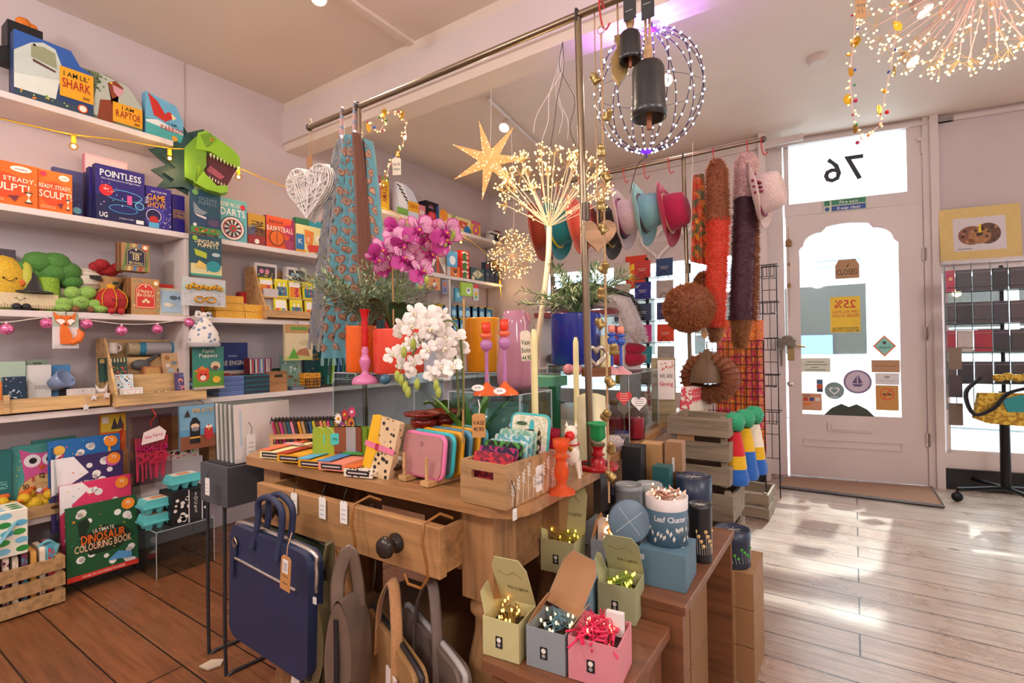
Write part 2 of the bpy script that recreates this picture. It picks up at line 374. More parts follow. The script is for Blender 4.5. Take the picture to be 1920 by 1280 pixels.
g=G();g.T=DM;g.box(((jx+rw1)/2,-.015,.075),(rw1-jx,.03,.15),mt('#15161a',.35));g.box((x0-.06,-.28,.075),(.05,.05,.15),mt('#15161a',.35));struct(g,'baseboard_front')
g=G();g.T=DM
g.box(((rw0+2.6)/2,.05,(wz0+wz1)/2),(2.6-rw0,.006,wz1-wz0),mt('#f4fafa',kind='glass'))
g.box((rw0+.012,.03,(wz0+wz1)/2),(.025,.05,wz1-wz0),trimm);g.box(((rw0+2.6)/2,.03,wz0+.012),(2.6-rw0,.05,.025),trimm)
struct(g,'window_2')
g=G();g.T=DM;g.box(((tl+tr)/2,.05,(tb+tt)/2),(tr-tl,.006,tt-tb),mt('#f4fafa',kind='glass'))
g.text('76',*onD(1583,312),.2,'#2a2c30',.044,mir=True);
struct(g,'window_3')
# the door
DT=.045
gx0,gx1=onD(1502,640)[0],onD(1688,640)[0];gz0,gz1=onD(1600,779)[1],onD(1600,420)[1]
dm=trimm
g=G();g.T=DM
zb=.006
g.box(((dl+gx0)/2+.002,.02,(zb+dt)/2),(gx0-dl-.004,DT,dt-zb-.002),dm);g.box(((dr+gx1)/2-.001,.02,(zb+dt)/2),(dr-gx1-.002,DT,dt-zb-.002),dm)
g.box(((gx0+gx1)/2,.02,(zb+gz0)/2),(gx1-gx0,DT,gz0-zb),dm)
# shaped head: shoulders curve down into the glass
hw=(gx1-gx0)/2;cx=(gx0+gx1)/2;s1=gz1-.14
hd=[(gx0,dt-.002),(gx0,s1-.03)]+[(gx0+.03+.13*(1-cos(t)),s1+.10*sin(t)) for t in [pi/2*i/6 for i in range(7)]]+[(gx0+.19,gz1-.01)]
hd += [(cx+(hw-.19)*(-1+2*i/8),gz1+.015*sin(pi*i/8)) for i in range(9)]
hd += [(2*cx-x,z) for x,z in reversed(hd[:9])]
hd2=hd[::-1]
# build as quads column by column so the concave outline fills cleanly
top=dt-.002;pts=sorted([p for p in hd if p[1] < top-.001])
vs=[];
for x,z in pts: vs += [(x,-.0025,z),(x,-.0025,top),(x,.0425,z),(x,.0425,top)]
fs=[]
for i in range(len(pts)-1):
    a=4*i;b=a+4;fs += [(a,b,b+1,a+1),(a+2,a+3,b+3,b+2),(a,a+2,b+2,b),(a+1,b+1,b+3,a+3)]
g.add(vs,fs,dm)
pz=onD(1600,827);g.box((cx,-.006,pz[1]-.0),(gx1-gx0-.02,.012,.006),dm);g.box((cx,-.006,pz[1]-.055),(gx1-gx0-.02,.012,.006),dm)
g.box((gx0+.005,-.006,pz[1]-.027),(.006,.012,.06),dm);g.box((gx1-.005,-.006,pz[1]-.027),(.006,.012,.06),dm)
door=struct(g,'door_1')
g=G();g.T=DM;g.box((cx,.02,(gz0+gz1)/2+.0),(gx1-gx0,.006,gz1-gz0+.02),mt('#f4fafa',kind='glass'));g.build('pane',door)
g=G();g.T=DM;lx,lz=onD(1592,801);g.box((lx,-.008,lz),(.3,.014,.075),dm);g.box((lx,-.018,lz),(.25,.012,.045),trimm);g.build('letter_plate',door,bev=.003)
g=G();g.T=DM;x,z=onD(1481,719);g.T=DM @ Matrix.Translation((x,-.0,z)) @ Matrix.Rotation(pi/2,4,'X');g.lathe([(.022,0),(.022,.004),(.008,.008),(.008,.03),(.02,.036),(.022,.05),(.012,.058),(0,.06)],mt('#c9c4bd',.2,1));g.build('door_knob',door)
g=G();g.T=DM;x,z=onD(1490,655)
g.box((x-.03,-.012,z-.01),(.05,.02,.16),mt('#8a7a54',.35,1));g.tube([(x-.03,-.03,z+.03),(x+.0,-.05,z+.035),(x+.07,-.05,z+.02)],.008,mt('#b39a60',.3,1));g.build('door_handle',door)
for zz in (.35,1.15,1.75):
    g=G();g.T=DM;g.box((dr+.002,-.012,zz),(.03,.016,.1),trimm);g.tube([(dr+.002,-.022,zz-.05),(dr+.002,-.022,zz+.05)],.006,mt('#8d7f78',.4,.6));g.build('hinge',door)
# transom latch
g=G();g.T=DM;x,z=onD(1726,262);g.box((x,-.01,z),(.03,.02,.03),trimm);g.box((x+.004,-.012,z-.06),(.014,.02,.1),trimm);g.box((x,-.02,z+.0),(.06,.012,.02),trimm)
tag(g.build('transom_latch'),'white painted latch on the frame beside the transom window','latch')
# door mat
a=onZ(1462,915,0);b=onZ(1470,896,0);c=onZ(1746,916,0);d=onZ(1770,953,0)
g=G();p=[Vector((v.x,v.y)) for v in (a,d,c,b)]
g.add([(q.x,q.y,z) for z in (.001,.016) for q in p],[(4,5,6,7),(0,1,5,4),(1,2,6,5),(3,0,4,7)],mt('#8a5a34',.95,kind='fabric',scale=.3))
dm_=thing('door_mat','brown coir mat with metal edging in front of the door','mat');g.build('coir_pad',dm_)
g=G();q=[(v.x,v.y,.012) for v in (b,a,d,c)];g.tube([Vector(v) for v in q],.012,mt('#7a7f86',.35,.9),4);g.build('metal_edge',dm_)
# ---------------------------------------------------------------- the street outside
g=G();g.box((0,14.6,-.1),(24,18,.1),mt('#b9bcbf',.8));struct(g,'pavement')
fac=mt('#f2f4f6',.6);fg=mt('#43433f',.25);brick=mt('#c9b9b0',.8)
g=G();SX=1.0;SY=8.6
g.box((0,SY+.2,2.2),(16,.3,4.4),fac)
for k in range(9): g.box((0,SY+.04,.25+.2*k if k < 4 else 2.9+.28*(k-4)),(16,.02,.012),mt('#c5ccd4'))
for k in range(5):
    x=-4.6+k*3.0
    g.box((x,SY+.03,1.42),(1.15,.03,.98),fg);g.box((x+1.25,SY+.03,1.42),(1.0,.03,.98),fg);g.box((x+.6,SY+.03,2.12),(2.5,.03,.16),mt('#8a93a0'))
    g.box((x+.6,SY-.02,2.3),(2.7,.1,.08),mt('#9aa9bd'));g.box((x+.6,SY-.02,.88),(2.7,.1,.07),fac)
    g.box((x-.0,SY-.0,1.25),(1.1,.03,.02),fac);g.box((x-.25,SY,1.1),(.3,.04,.25),fac);g.box((x+1.1,SY,1.05),(.5,.04,.3),mt('#6f86a8'));g.box((x+.2,SY,1.45),(.16,.04,.6),fac)
    g.ball((x-.3,SY-.05,1.7),.05,mt('#ffd8a0',em=6),8)
tag(g.build('shop_building'),'pale shopfront across the street seen through the door glass','building')
# ================================================================ shelves on the left wall
SF=-3.04;Z1,Z2,Z3,Z4,Z5=2.24,1.75,1.29,.83,.36
backm=mt('#c4babd',.6,kind='wall')
g=G();g.box((LX+.006,1.9,.86),(.012,4.9,1.72),backm);struct(g,'trim_2')
YU=onX(350,500,SF).y;YD=onX(843,500,SF).y;YE=onX(942,500,SF).y
def board(label,y0,y1,z,xf=SF,t=.03):
    g=G();g.box(((LX+xf)/2+.006,(y0+y1)/2,z-t/2),(xf-LX-.012,y1-y0,t),shelfm)
    return tag(g.build('wall_shelf',bev=.003),label,'shelf','white painted shelves along the left wall')
board('highest white shelf board, carrying the shark and parrot puzzle boxes',-.6,YU-.06,Z1)
board('high white shelf board beyond the beam, carrying the zebra box',2.24,YE,2.19)
board('white shelf board carrying the orange and purple game boxes',-.6,YE,Z2-.001)
board('white shelf board with the plush toys sitting on it',-.6,2.6,Z3)
board('lower white shelf board beyond the beam behind the flower pots',2.6,YE,Z3-.05)
board('white shelf board under the open wooden display box and tray',-.6,YE,Z4)
board('lowest white shelf board near the floor behind the colouring books',-.6,YE,Z5,SF-.02)
def upright(label,y,z0,z1):
    g=G();g.box(((LX+SF)/2+.006,y,(z0+z1)/2),(SF-LX-.014,.022,z1-z0),shelfm);tag(g.build('shelf_upright'),label,'shelf upright','uprights between the wall shelves')
upright('grey-white upright between the game box shelf and the plush toy shelf',YU,Z3+.002,Z2-.034)
upright('grey-white upright beside the open wooden display box',YU,Z4+.002,Z3-.032)
upright('white upright beside the volcano book beyond the beam',YD,Z2+.002,2.157)
upright('white upright below the volcano book beyond the beam',YD,Z3-.046,Z2-.034)
g=G();g.box((-2.93,YE+.1,1.1),(.75,.02,2.2),trimm);struct(g,'trim_3')
# ---- generic goods
def carton(g,w,d,h,col,art=(),side=None,sart=(),top=None,sartl=()):
    g.box((0,0,h/2),(w,d,h),col)
    if side:
        g.add([(x,y,z) for x in (w/2+.0003,) for y,z in ((-d/2,0),(d/2,0),(d/2,h),(-d/2,h))],[(0,1,2,3)],side)
        g.add([(-w/2-.0003,y,z) for y,z in ((-d/2,0),(-d/2,h),(d/2,h),(d/2,0))],[(0,1,2,3)],side)
    if top: g.flat([(-w/2,-d/2),(w/2,-d/2),(w/2,d/2),(-w/2,d/2)],h+.0003,top,'z')
    g.art(w,h,-d/2,art)
    T=g.T.copy()
    if sart: g.T=T @ Matrix.Rotation(pi/2,4,'Z');g.art(d,h,-w/2-.0004,sart);g.T=T
    if sartl: g.T=T @ Matrix.Rotation(-pi/2,4,'Z');g.art(d,h,-w/2-.0004,sartl);g.T=T
    return g
def sh(name,label,cat,px0,px1,ytop,z,d,col,art=(),X=None,yaw=0,lean=0,group=None,poly=None,**k):
    X=SF-.02 if X is None else X
    ym=(ytop+640)/2;y0,y1=onX(px0,ym,X).y,onX(px1,ym,X).y;h=onX((px0+px1)/2,ytop,X).z-z;w=y1-y0
    g=G()
    if poly:
        g.prism([((a-.5)*w,b*h) for a,b in poly],-d/2,d/2,col);g.art(w,h,-d/2,art)
    else: carton(g,w,d,h,col,art,**k)
    o=g.build(name,None,(X-d/2*cos(yaw)-abs(sin(yaw))*w/2,(y0+y1)/2,z),(lean,0,pi/2+yaw))
    return tag(o,label,cat,group)
def hang(name,label,cat,px0,px1,ytop,ybot,X,d,col,art=(),group=None,hook=True,yaw=0,rot=None):
    y0,y1=onX(px0,(ytop+ybot)/2,X).y,onX(px1,(ytop+ybot)/2,X).y;m=(px0+px1)/2
    zt,zb=onX(m,ytop,X).z,onX(m,ybot,X).z;g=G();w,h=y1-y0,zt-zb
    carton(g,w,d,h,col,art);t=thing(name,label,cat,(X,(y0+y1)/2,zb),pi/2+yaw,group,rot);g.build('card',t)
    if hook: g=G();g.tube([(0,-.01,h-.012),(0,.0,h+.012),(0,.05,h+.02)],.0018,'#3a3a3e',4);g.build('hook',t)
    return t
def frame(c,t=.02): return [('R',0,0,1,t,c),('R',0,1-t,1,1,c),('R',0,0,t,1,c),('R',1-t,0,1,1,c)]
# ---------------- highest shelf
t=thing('halloween_decoration','black and orange folded card decoration behind the shark box','decoration',(SF-.13,onX(42,90,SF-.13).y,Z1+.27),pi/2)
g=G();g.box((0,0,.03),(.12,.1,.12),'#17161a');g.prism([(-.1,-.05),(-.13,-.06),(-.1,-.07),(-.13,-.09),(-.06,-.1),(.09,-.1),(.09,-.03),(-.06,-.03)],-.045,.045,'#17161a');g.box((0,0,-.18),(.08,.06,.2),'#17161a');g.build('hat',t)
g=G()
for x,z,r in ((.0,.11,.03),(.03,.105,.02),(.05,.03,.035)): g.ball((x,-.02,z),r,'#e07a1c',10,(1,.6,.9))
g.build('pumpkin',t)
sh('puzzle_box','large blue shark puzzle box with cut corner on the highest shelf','puzzle box',27,176,84,Z1,.06,'#24406e',group='animal puzzle boxes',poly=[(0,0),(1,0),(1,.72),(.82,.8),(.7,1.0),(0,1.02)],
   art=[('P',[(0,.35),(.5,.3),(1,.2),(1,.72),(.82,.8),(.7,1),(0,1.02)],'#2f5fae'),('P',[(0,.7),(.2,.9),(.35,.97),(.5,.93),(.58,.7),(.55,.4),(0,.35)],'#c9d3cb'),('P',[(.2,.86),(.35,.9),(.5,.86),(.52,.62),(.2,.68)],'#9aa07c'),
        ('P',[(0,.35),(.55,.45),(.5,.12),(0,.12)],'#dfe6dc'),('R',0,0,1,.13,'#32485a'),('C',.24,.88,.02,0,'#151515'),('P',[(.22,.66),(.5,.58),(.5,.55),(.22,.62)],'#5a2f2a'),('R',.55,.22,1,.7,'#f0ab1f'),('T',"I AM LIL'",.77,.6,.08,'#2a1a10',.34),('T','SHARK',.77,.45,.15,'#b3261e',.38),('T','100',.9,.28,.05,'#4a1a10',.1),('C',.85,.1,.07,0,'#e25a2a'),('C',.85,.1,.05,0,'#fff4e0'),('D',3,12,.015,['#7fb04a','#e8953a','#c8d86a'],.05,.02,.8,.14)])
sh('puzzle_box','raptor puzzle box with orange dinosaur head beside the shark box','puzzle box',152,268,145,Z1,.05,'#6f7a5a',group='animal puzzle boxes',X=SF-.025,poly=[(0,0),(1,0),(1,.55),(.75,.92),(.4,1),(0,.98)],
   art=[('P',[(.15,.1),(1,.1),(1,.55),(.75,.92),(.3,1)],'#b9c0b2'),('P',[(.25,.0),(.55,.05),(.5,.5),(.42,.85),(.55,.95),(.68,.85),(.6,.65),(.45,.5),(.3,.45)],'#8c3f22'),('P',[(.5,.85),(.7,.8),(.6,.62),(.52,.7)],'#d7a0a8'),('C',.48,.87,.02,0,'#f2c22c'),('R',.5,.08,1,.5,'#f0ab1f'),('T','I AM',.75,.42,.08,'#2a1a10',.2),('T','RAPTOR',.76,.28,.15,'#a3261e',.42),('T','300',.9,.14,.05,'#4a1a10',.1),('D',5,20,.02,['#3d5a32','#5d7a3a','#2a3a22'],.02,.6,.4,.95)])
sh('puzzle_box','small parrot puzzle box with red bird over the sea','puzzle box',275,345,183,Z1,.05,'#6fb6d8',group='animal puzzle boxes',poly=[(0,0),(1,0),(1,.55),(.8,.88),(0,1)],
   art=[('P',[(0,.0),(1,0),(1,.25),(0,.4)],'#4fb3b0'),('P',[(0,.35),(.3,.42),(1,.26),(1,.22),(0,.3)],'#e8f2f0'),('P',[(.05,.98),(.3,.85),(.5,.6),(.65,.65),(.72,.55),(.5,.42),(.2,.5)],'#cf2f26'),('C',.62,.6,.1,0,'#cf2f26'),('P',[(.66,.66),(.8,.58),(.7,.5)],'#f2e3a8'),('T','I AM',.7,.4,.06,'#36466a',.3),('T','PARROT',.68,.28,.11,'#c93a2a',.6),('C',.75,.08,.08,0,'#e0a030')])
# ---------------- game shelf
OR=[('R',0,0,1,1,'#f0701c'),('C',.45,.45,.42,.3,'#e4501a'),('T','READY, STEADY,',.5,.62,.1,'#fff3dc',.95),('T','SCULPT!',.5,.43,.17,'#fff3dc',.95),('C',.75,.87,.16,.07,'#fff8ee'),('T','modelling',.75,.87,.04,'#b5462a',.2),('C',.15,.9,.09,0,'#c9305a'),('P',[(.55,.22),(.72,.25),(.66,.1)],'#7a2f3a'),('R',.8,.1,.92,.13,'#3a2a26'),('R',.8,.33,.92,.36,'#3a2a26'),('P',[(.82,.13),(.9,.13),(.86,.23)],'#fff3dc'),('P',[(.82,.33),(.9,.33),(.86,.23)],'#fff3dc'),('R',.05,.12,.5,.14,'#f7b07a'),('R',.05,.08,.5,.1,'#f7b07a')]
SC_=[('R',.1,.82,.9,.95,'#2a2226'),('T','SCULPT!',.5,.45,.35,'#fff3dc',.9,pi/2),('R',.1,.06,.9,.14,'#2a2226')]
def orange(px0,px1,yt,label,dx=0): return sh('game_box',label,'board game',px0,px1,yt,Z2,.07,mt('#e8621a',.35),OR,X=SF-.02-dx,group='orange sculpting games',side='#d9531a',sart=[],sartl=SC_,yaw=0)
orange(-62,71,300,'orange sculpting game box at the left edge of the photo')
orange(72,136,322,'smaller orange sculpting game box beside the purple game boxes',.01)
PS=[('R',0,0,1,.45,'#161d52'),('C',.55,.5,.4,.1,'#5ec8f0'),('C',.55,.5,.38,.09,'#241c6e'),('C',.55,.25,.3,.08,'#4fa8e8'),('C',.55,.25,.28,.07,'#1d2366'),('T','POINTLESS',.5,.86,.12,'#f4f4fa',.84),('T','Where the lowest scores are the biggest winners',.5,.76,.03,'#e0dff4',.8),('C',.2,.55,.14,0,'#d8262e'),('T','NEW',.2,.57,.03,'#ffffff',.1),('R',.62,.35,.72,.52,'#e05a9a'),('C',.88,.36,.1,0,'#8fd4f4'),('C',.88,.36,.08,0,'#1d3a7c'),('R',0,0,1,.14,'#1b1a4e'),('T','UG',.14,.1,.09,'#ffffff',.16),('T','2-4 players or teams',.6,.08,.03,'#dcd8f0',.3),('R',.8,.02,.96,.09,'#f4f4f4'),('D',8,18,.012,['#f08ac8','#8fd4f4','#ffffff'],.05,.2,.95,.7)]
for k,(a,b,y,lb) in enumerate(((160,240,330,'purple quiz game box, rearmost of the three standing together'),(166,256,322,'purple quiz game box, middle of the three standing together'),(178,272,316,'purple quiz game box, front of the three, lettered POINTLESS'))):
    sh('game_box',lb,'board game',a+2,b,y,Z2,.045,mt('#2c2478',.3),PS,X=SF-.12+.055*k,group='purple quiz games',side='#1d1a58',sart=[('T','POINTLESS',.5,.5,.5,'#dedcf2',.8,pi/2)] if k == 2 else [('T','POINTLESS',.5,.5,.5,'#dedcf2',.8,pi/2)])
sh('game_box','pale pink game box standing behind the purple quiz games','board game',160,240,296,Z2,.04,'#ecc3cc',[('R',.03,.03,.97,.97,'#f0d4d6'),('T','GIN',.8,.8,.1,'#c8386a',.3),('C',.4,.75,.1,0,'#2a2a44')],X=SF-.18,side='#d8859a')
sh('game_box','blue game box standing behind the orange sculpting games','board game',100,156,318,Z2,.03,'#3b3f7a',[('C',.8,.2,.15,0,'#7fd0ee'),('D',4,14,.02,['#c8a0f0','#6ab0ee'],.1,.3,.9,.95)],X=SF-.12)
GS=[('C',.3,.3,.42,0,'#5a50c8'),('C',.3,.3,.36,0,'#2a2272'),('C',.3,.3,.3,0,'#e8e4ff'),('C',.3,.3,.27,0,'#20184e'),('C',.3,.2,.18,0,'#c02a2a'),('R',.1,.02,.5,.14,'#5ab0d8'),('T','HOST YOUR OWN',.5,.88,.05,'#d8d4f4',.6),('T','GAME',.4,.74,.15,'#e8a23a',.7),('T','SHOW',.4,.57,.15,'#e8a23a',.7),('D',2,24,.02,['#ffffff','#c8c0ff'],.6,.05,.95,.6)]
sh('game_box','deep blue party game box lettered GAME SHOW beside the quiz games','board game',274,322,352,Z2,.075,mt('#2d2384',.3),GS,group='game show boxes',side='#241b70',sartl=[('T','GAME SHOW',.5,.5,.4,'#c8465a',.85,pi/2)])
sh('game_box','second deep blue party game box, half hidden by the hanging puppet packs','board game',324,347,366,Z2,.06,mt('#2d2384',.3),[('T','GAME SHOW',.5,.5,.3,'#c89a4a',.8,pi/2)],group='game show boxes',side='#241b70',X=SF-.05)
sh('game_box','teal darts game box with a red and white dartboard','board game',410,464,374,Z2,.04,mt('#6ab3ba',.35),[('T',"HOOK 'N' LOOP",.45,.86,.1,'#f6efe0',.85),('T','DARTS',.5,.69,.17,'#f8f4ea',.85),('C',.48,.3,.43,0,'#2a2a2e'),('C',.48,.3,.4,0,'#f0ece2'),('C',.48,.3,.33,0,'#c8404a'),('C',.48,.3,.29,0,'#e8e4da')]+[('P',[(.48,.3),(.48+.29*cos(a),.3+.21*sin(a)),(.48+.29*cos(a+.3),.3+.21*sin(a+.3))],'#3a3438') for a in [k*pi/5 for k in range(10)]]+[('C',.48,.3,.12,0,'#c8404a'),('C',.48,.3,.05,0,'#3a8a4a'),('C',.82,.84,.09,0,'#cf2f3a')])
sh('game_box','brown and ochre table tennis game box beside the darts box','board game',466,498,402,Z2,.05,mt('#7a4a2a',.4),[('R',0,.55,1,1,'#c79a32'),('T','PING',.55,.6,.4,'#1e1a1a',.6,-pi/2),('T','PONG',.2,.45,.25,'#4a7aa8',.6,-pi/2),('R',0,.05,1,.3,'#9a3030'),('C',.5,.12,.14,0,'#f0e8dc')],side='#c8443a')
sh('game_box','orange and purple basketball game box','board game',500,553,408,Z2,.05,mt('#e0562a',.4),[('P',[(.75,0),(1,0),(1,1),(.9,1)],'#8a2f62'),('T','INDOOR',.35,.83,.09,'#5a2a28',.5),('C',.78,.62,.2,0,'#c02f5a'),('T','BASKETBALL',.48,.62,.16,'#f4efe0',.92),('C',.36,.32,.26,0,'#3a2422'),('C',.36,.32,.235,0,'#e8701e'),('R',.35,.14,.37,.5,'#3a2422'),('P',[(.6,.3),(.98,.3),(.9,.02),(.7,.02)],'#a84068')],side='#6f2a58')
sh('game_box','cream word game box with coloured blocks beside the basketball box','board game',556,606,424,Z2,.05,mt('#e8dc9a',.4),[('R',0,.1,.3,.65,'#2f7ab8'),('R',0,0,.35,.1,'#e0a02a'),('T','K',.15,.4,.18,'#f4f0e0',.2),('P',[(.3,.85),(.65,.8),(.6,.3),(.35,.35)],'#e88a3a'),('T','E',.45,.5,.16,'#f4f0e0',.2),('R',.7,.45,.95,.7,'#f0ead0'),('C',.8,.12,.2,.07,'#2f8aa8'),('P',[(.4,.3),(.9,.35),(.95,.1),(.45,.05)],'#d84030')])
sh('game_box','green and blue box lying behind the cream word game','board game',556,604,412,Z2,.04,'#2f7a5a',[('R',.5,0,1,1,'#2f9ab0')],X=SF-.1)
# ---- beyond the beam, highest shelf
HB=2.19
def s2(*a,**k): return sh(*a,**k)
s2('game_box','yellow and green game box behind the blue paisley scarf, leftmost beyond the beam','board game',700,731,330,HB,.09,'#7a9a3a',[('R',0,0,.5,1,'#c85a7a'),('R',.5,0,1,.9,'#e0b42a'),('T','AMAZE',.7,.5,.2,'#b03a2a',.8,pi/2)],side='#cf5a70')
s2('puzzle_box','zebra puzzle box with striped head and orange panel beyond the beam','puzzle box',745,786,348,HB,.05,'#d8dce8',poly=[(0,0),(1,0),(1,.5),(.75,.85),(.4,1),(0,1)],art=[('P',[(.0,1),(.3,1),(.6,.5),(.55,.2),(.1,.3)],'#f4f4f4')]+[('P',[(.02+.09*k,.95-.1*k),(.2+.09*k,.9-.1*k),(.2+.09*k,.86-.1*k),(.02+.09*k,.9-.1*k)],'#1c1c1e') for k in range(6)]+[('R',.5,.2,1,.52,'#f0b020'),('T','ZEBRA',.75,.38,.12,'#c04a1a',.4),('R',0,0,.5,.22,'#7ab04a')],group='animal puzzle boxes')
s2('game_box','pink and white game box wedged beside the zebra box','board game',786,799,385,HB,.05,'#e0808a',[('C',.5,.5,.3,0,'#f4ecec'),('T','5',.5,.5,.3,'#c02a3a',.5)])
for k,z,lb in ((0,HB,'lower'),(1,HB+.19,'upper')):
    o=s2('game_box','black and red game box, %s of the tall stack beyond the beam' % lb,'board game',800,824,418,z,.09,mt('#14121a',.3),[('C',.5,.65,.35,.2,'#c02a2a'),('C',.5,.65,.2,.12,'#e0505a'),('R',.8,.1,1,.9,'#1d4a8a'),('T','Stellar',.4,.3,.1,'#c8a0d0',.5),('T','NIGHTS',.4,.2,.06,'#e05a5a',.5)],side='#1c1830',group='black game boxes in a stack')
s2('game_box','cream word game box with coloured blocks beyond the beam','board game',826,884,405,HB,.05,'#e6dd9c',[('R',.35,.2,.55,.75,'#2f7ab8'),('T','K',.45,.45,.22,'#f4f0e0',.2),('C',.12,.8,.12,0,'#e8902a'),('P',[(.6,.8),(.9,.75),(.8,.2),(.62,.3)],'#d8503a'),('C',.88,.12,.12,0,'#2f7ab8'),('P',[(.35,.85),(.42,1),(.5,1),(.42,.75)],'#7ab03a'),('T','EU',.75,.5,.2,'#f4e8d8',.3)])
s2('game_box','small pink and yellow doughnut box on the high shelf beyond the beam','board game',885,902,416,HB,.05,'#e8b83a',[('C',.5,.4,.35,0,'#d85a8a'),('C',.5,.4,.15,0,'#f0c040'),('R',0,.8,1,1,'#d85a8a')])
t=thing('toy_camera','white and black toy camera on the high shelf beside the window corner','toy camera',(SF-.1,onX(925,425,SF-.1).y,HB),pi/2)
g=G();g.box((0,0,.06),(.2,.06,.12),'#e8e4dc');g.box((0,-.001,.085),(.2,.064,.02),'#2a2a2e');g.build('body',t,bev=.008)
g=G();g.T=Matrix.Translation((0,-.03,.05)) @ Matrix.Rotation(pi/2,4,'X');g.lathe([(.035,0),(.035,.02),(.025,.02),(.02,.01),(0,.01)],'#2c2c32');g.build('lens',t)
t=thing('toy_bread_bin','red rounded box behind the toy camera on the high shelf','box',(SF-.2,onX(932,425,SF-.2).y,HB),pi/2);g=G();g.prism(rrect(.24,.17,.04,cy=.085),-.04,.04,'#8f2a28');g.build('case',t)
# ---- volcano shelf (Z2 beyond the beam)
s2('book','volcano picture book with brown spine standing beyond the beam','book',806,836,465,Z2,.03,'#efe4d4',[('P',[(.1,.05),(.45,.6),(.55,.6),(.95,.05)],'#8a5a52'),('P',[(.42,.05),(.48,.75),(.56,.75),(.6,.05)],'#e05a2a'),('T','VOLCANOES',.5,.9,.07,'#c88a6a',.8),('P',[(.2,.05),(.4,.35),(.42,.05)],'#6a7480')],side='#b08a70',sart=[('T','VOLCANOES',.5,.5,.5,'#c04a2a',.6,pi/2)])
s2('book','white covered book with fine lines behind the flower leaves','book',770,794,470,Z2,.04,'#ece4da',[('R',.1,.1,.9,.9,'#d8cfc8')],side='#c8a890')
s2('game_box','small stack of orange wooden blocks behind the orchid leaves','toy',748,766,480,Z2,.08,mt('#c98a42',kind='wood'),[('R',0,.48,1,.5,'#6a4420')])
hang('toy_pack','blue and white bubble toy pack hanging on the upright beyond the beam','toy',838,857,470,500,SF+.03,.01,'#5aa8d8',[('C',.5,.4,.3,0,'#f0f4f8')])
s2('toy_box','orange dog faced cardboard box beyond the upright','toy',846,863,500,Z2,.05,'#e87a2a',[('C',.5,.6,.4,0,'#e0722a'),('C',.35,.68,.07,0,'#2a1a10'),('C',.65,.68,.07,0,'#2a1a10'),('C',.5,.5,.12,0,'#3a2018'),('P',[(.3,.35),(.7,.35),(.5,.15)],'#f4e8dc')])
for k,(z,lb) in enumerate(((Z2,'lowest'),(Z2+.09,'middle'),(Z2+.18,'topmost'))):
    g=G();carton(g,.13,.08,.085,'#d8342a',[('C',.5,.75,.38,.15,'#f4ece4'),('C',.5,.3,.3,0,'#3a7a3a'),('C',.75,.3,.15,0,'#e8a890')])
    tag(g.build('toy_box',None,(SF-.06,onX(872,500,SF-.02).y,z),(0,0,pi/2)),'red toy car box, %s of the three stacked beyond the beam' % lb,'toy','red toy boxes in a stack')
s2('game_box','dark teal game box with tilted cream card pattern beyond the beam','board game',884,909,503,Z2,.05,'#3a5a62',[('P',[(.5,.9),(.9,.55),(.5,.15),(.1,.5)],'#d8cfa8'),('R',.45,.2,.55,.85,'#8aa07a'),('C',.15,.15,.12,0,'#e0c8a0'),('T','GAME',.6,.93,.1,'#c8443a',.4)])
for k in range(3): s2('game_box',('dark blue game box near the window corner, %s' % ('left of three','middle of three','right of three')[k]),'board game',911+k*9,919+k*9,492-k*2,Z2,.05,'#28384c',[('R',.2,.7,.8,.9,'#8a3a3a'),('C',.5,.4,.25,0,'#54748a')],group='dark game boxes by the window corner')
# hanging toys under the volcano shelf
hang('toy_pack','turquoise card with a yellow duck hanging below the volcano book','toy',780,794,515,545,SF+.02,.012,'#8fcab8',[('C',.5,.25,.3,0,'#e8c83a')])
hang('toy_pack','folded red and yellow printed bag hanging below the volcano book','toy',801,824,520,543,SF+.02,.02,'#e0a05a',[('P',[(.2,.1),(.5,.9),(.8,.1)],'#c8343a'),('C',.5,.4,.15,0,'#f4e8d8')])
hang('toy_pack','little astronaut figure pack hanging left of the upright','toy',828,837,525,552,SF+.02,.02,'#8a90a8',[('C',.5,.7,.3,0,'#d86a3a'),('C',.5,.3,.35,0,'#5a5a8a')])
hang('toy_pack','lime green panda card hanging right of the upright','toy',864,885,530,555,SF+.04,.02,'#a8cc3a',[('C',.6,.4,.2,0,'#f4f4f0'),('C',.6,.45,.08,0,'#1a1a1a')])
hang('toy_pack','clear pack of sweets with rainbow header beside the panda card','toy',886,896,533,563,SF+.03,.02,'#d8d0d0',[('R',0,.75,1,1,'#d8303a'),('C',.5,.4,.3,0,'#e8b83a'),('C',.5,.2,.2,0,'#3aa04a')])
hang('toy_pack','blue jellyfish toy packs hanging beside the panda card','toy',852,864,540,565,SF+.02,.02,'#4a9ab8',[('C',.5,.5,.3,0,'#a0d8e8')])
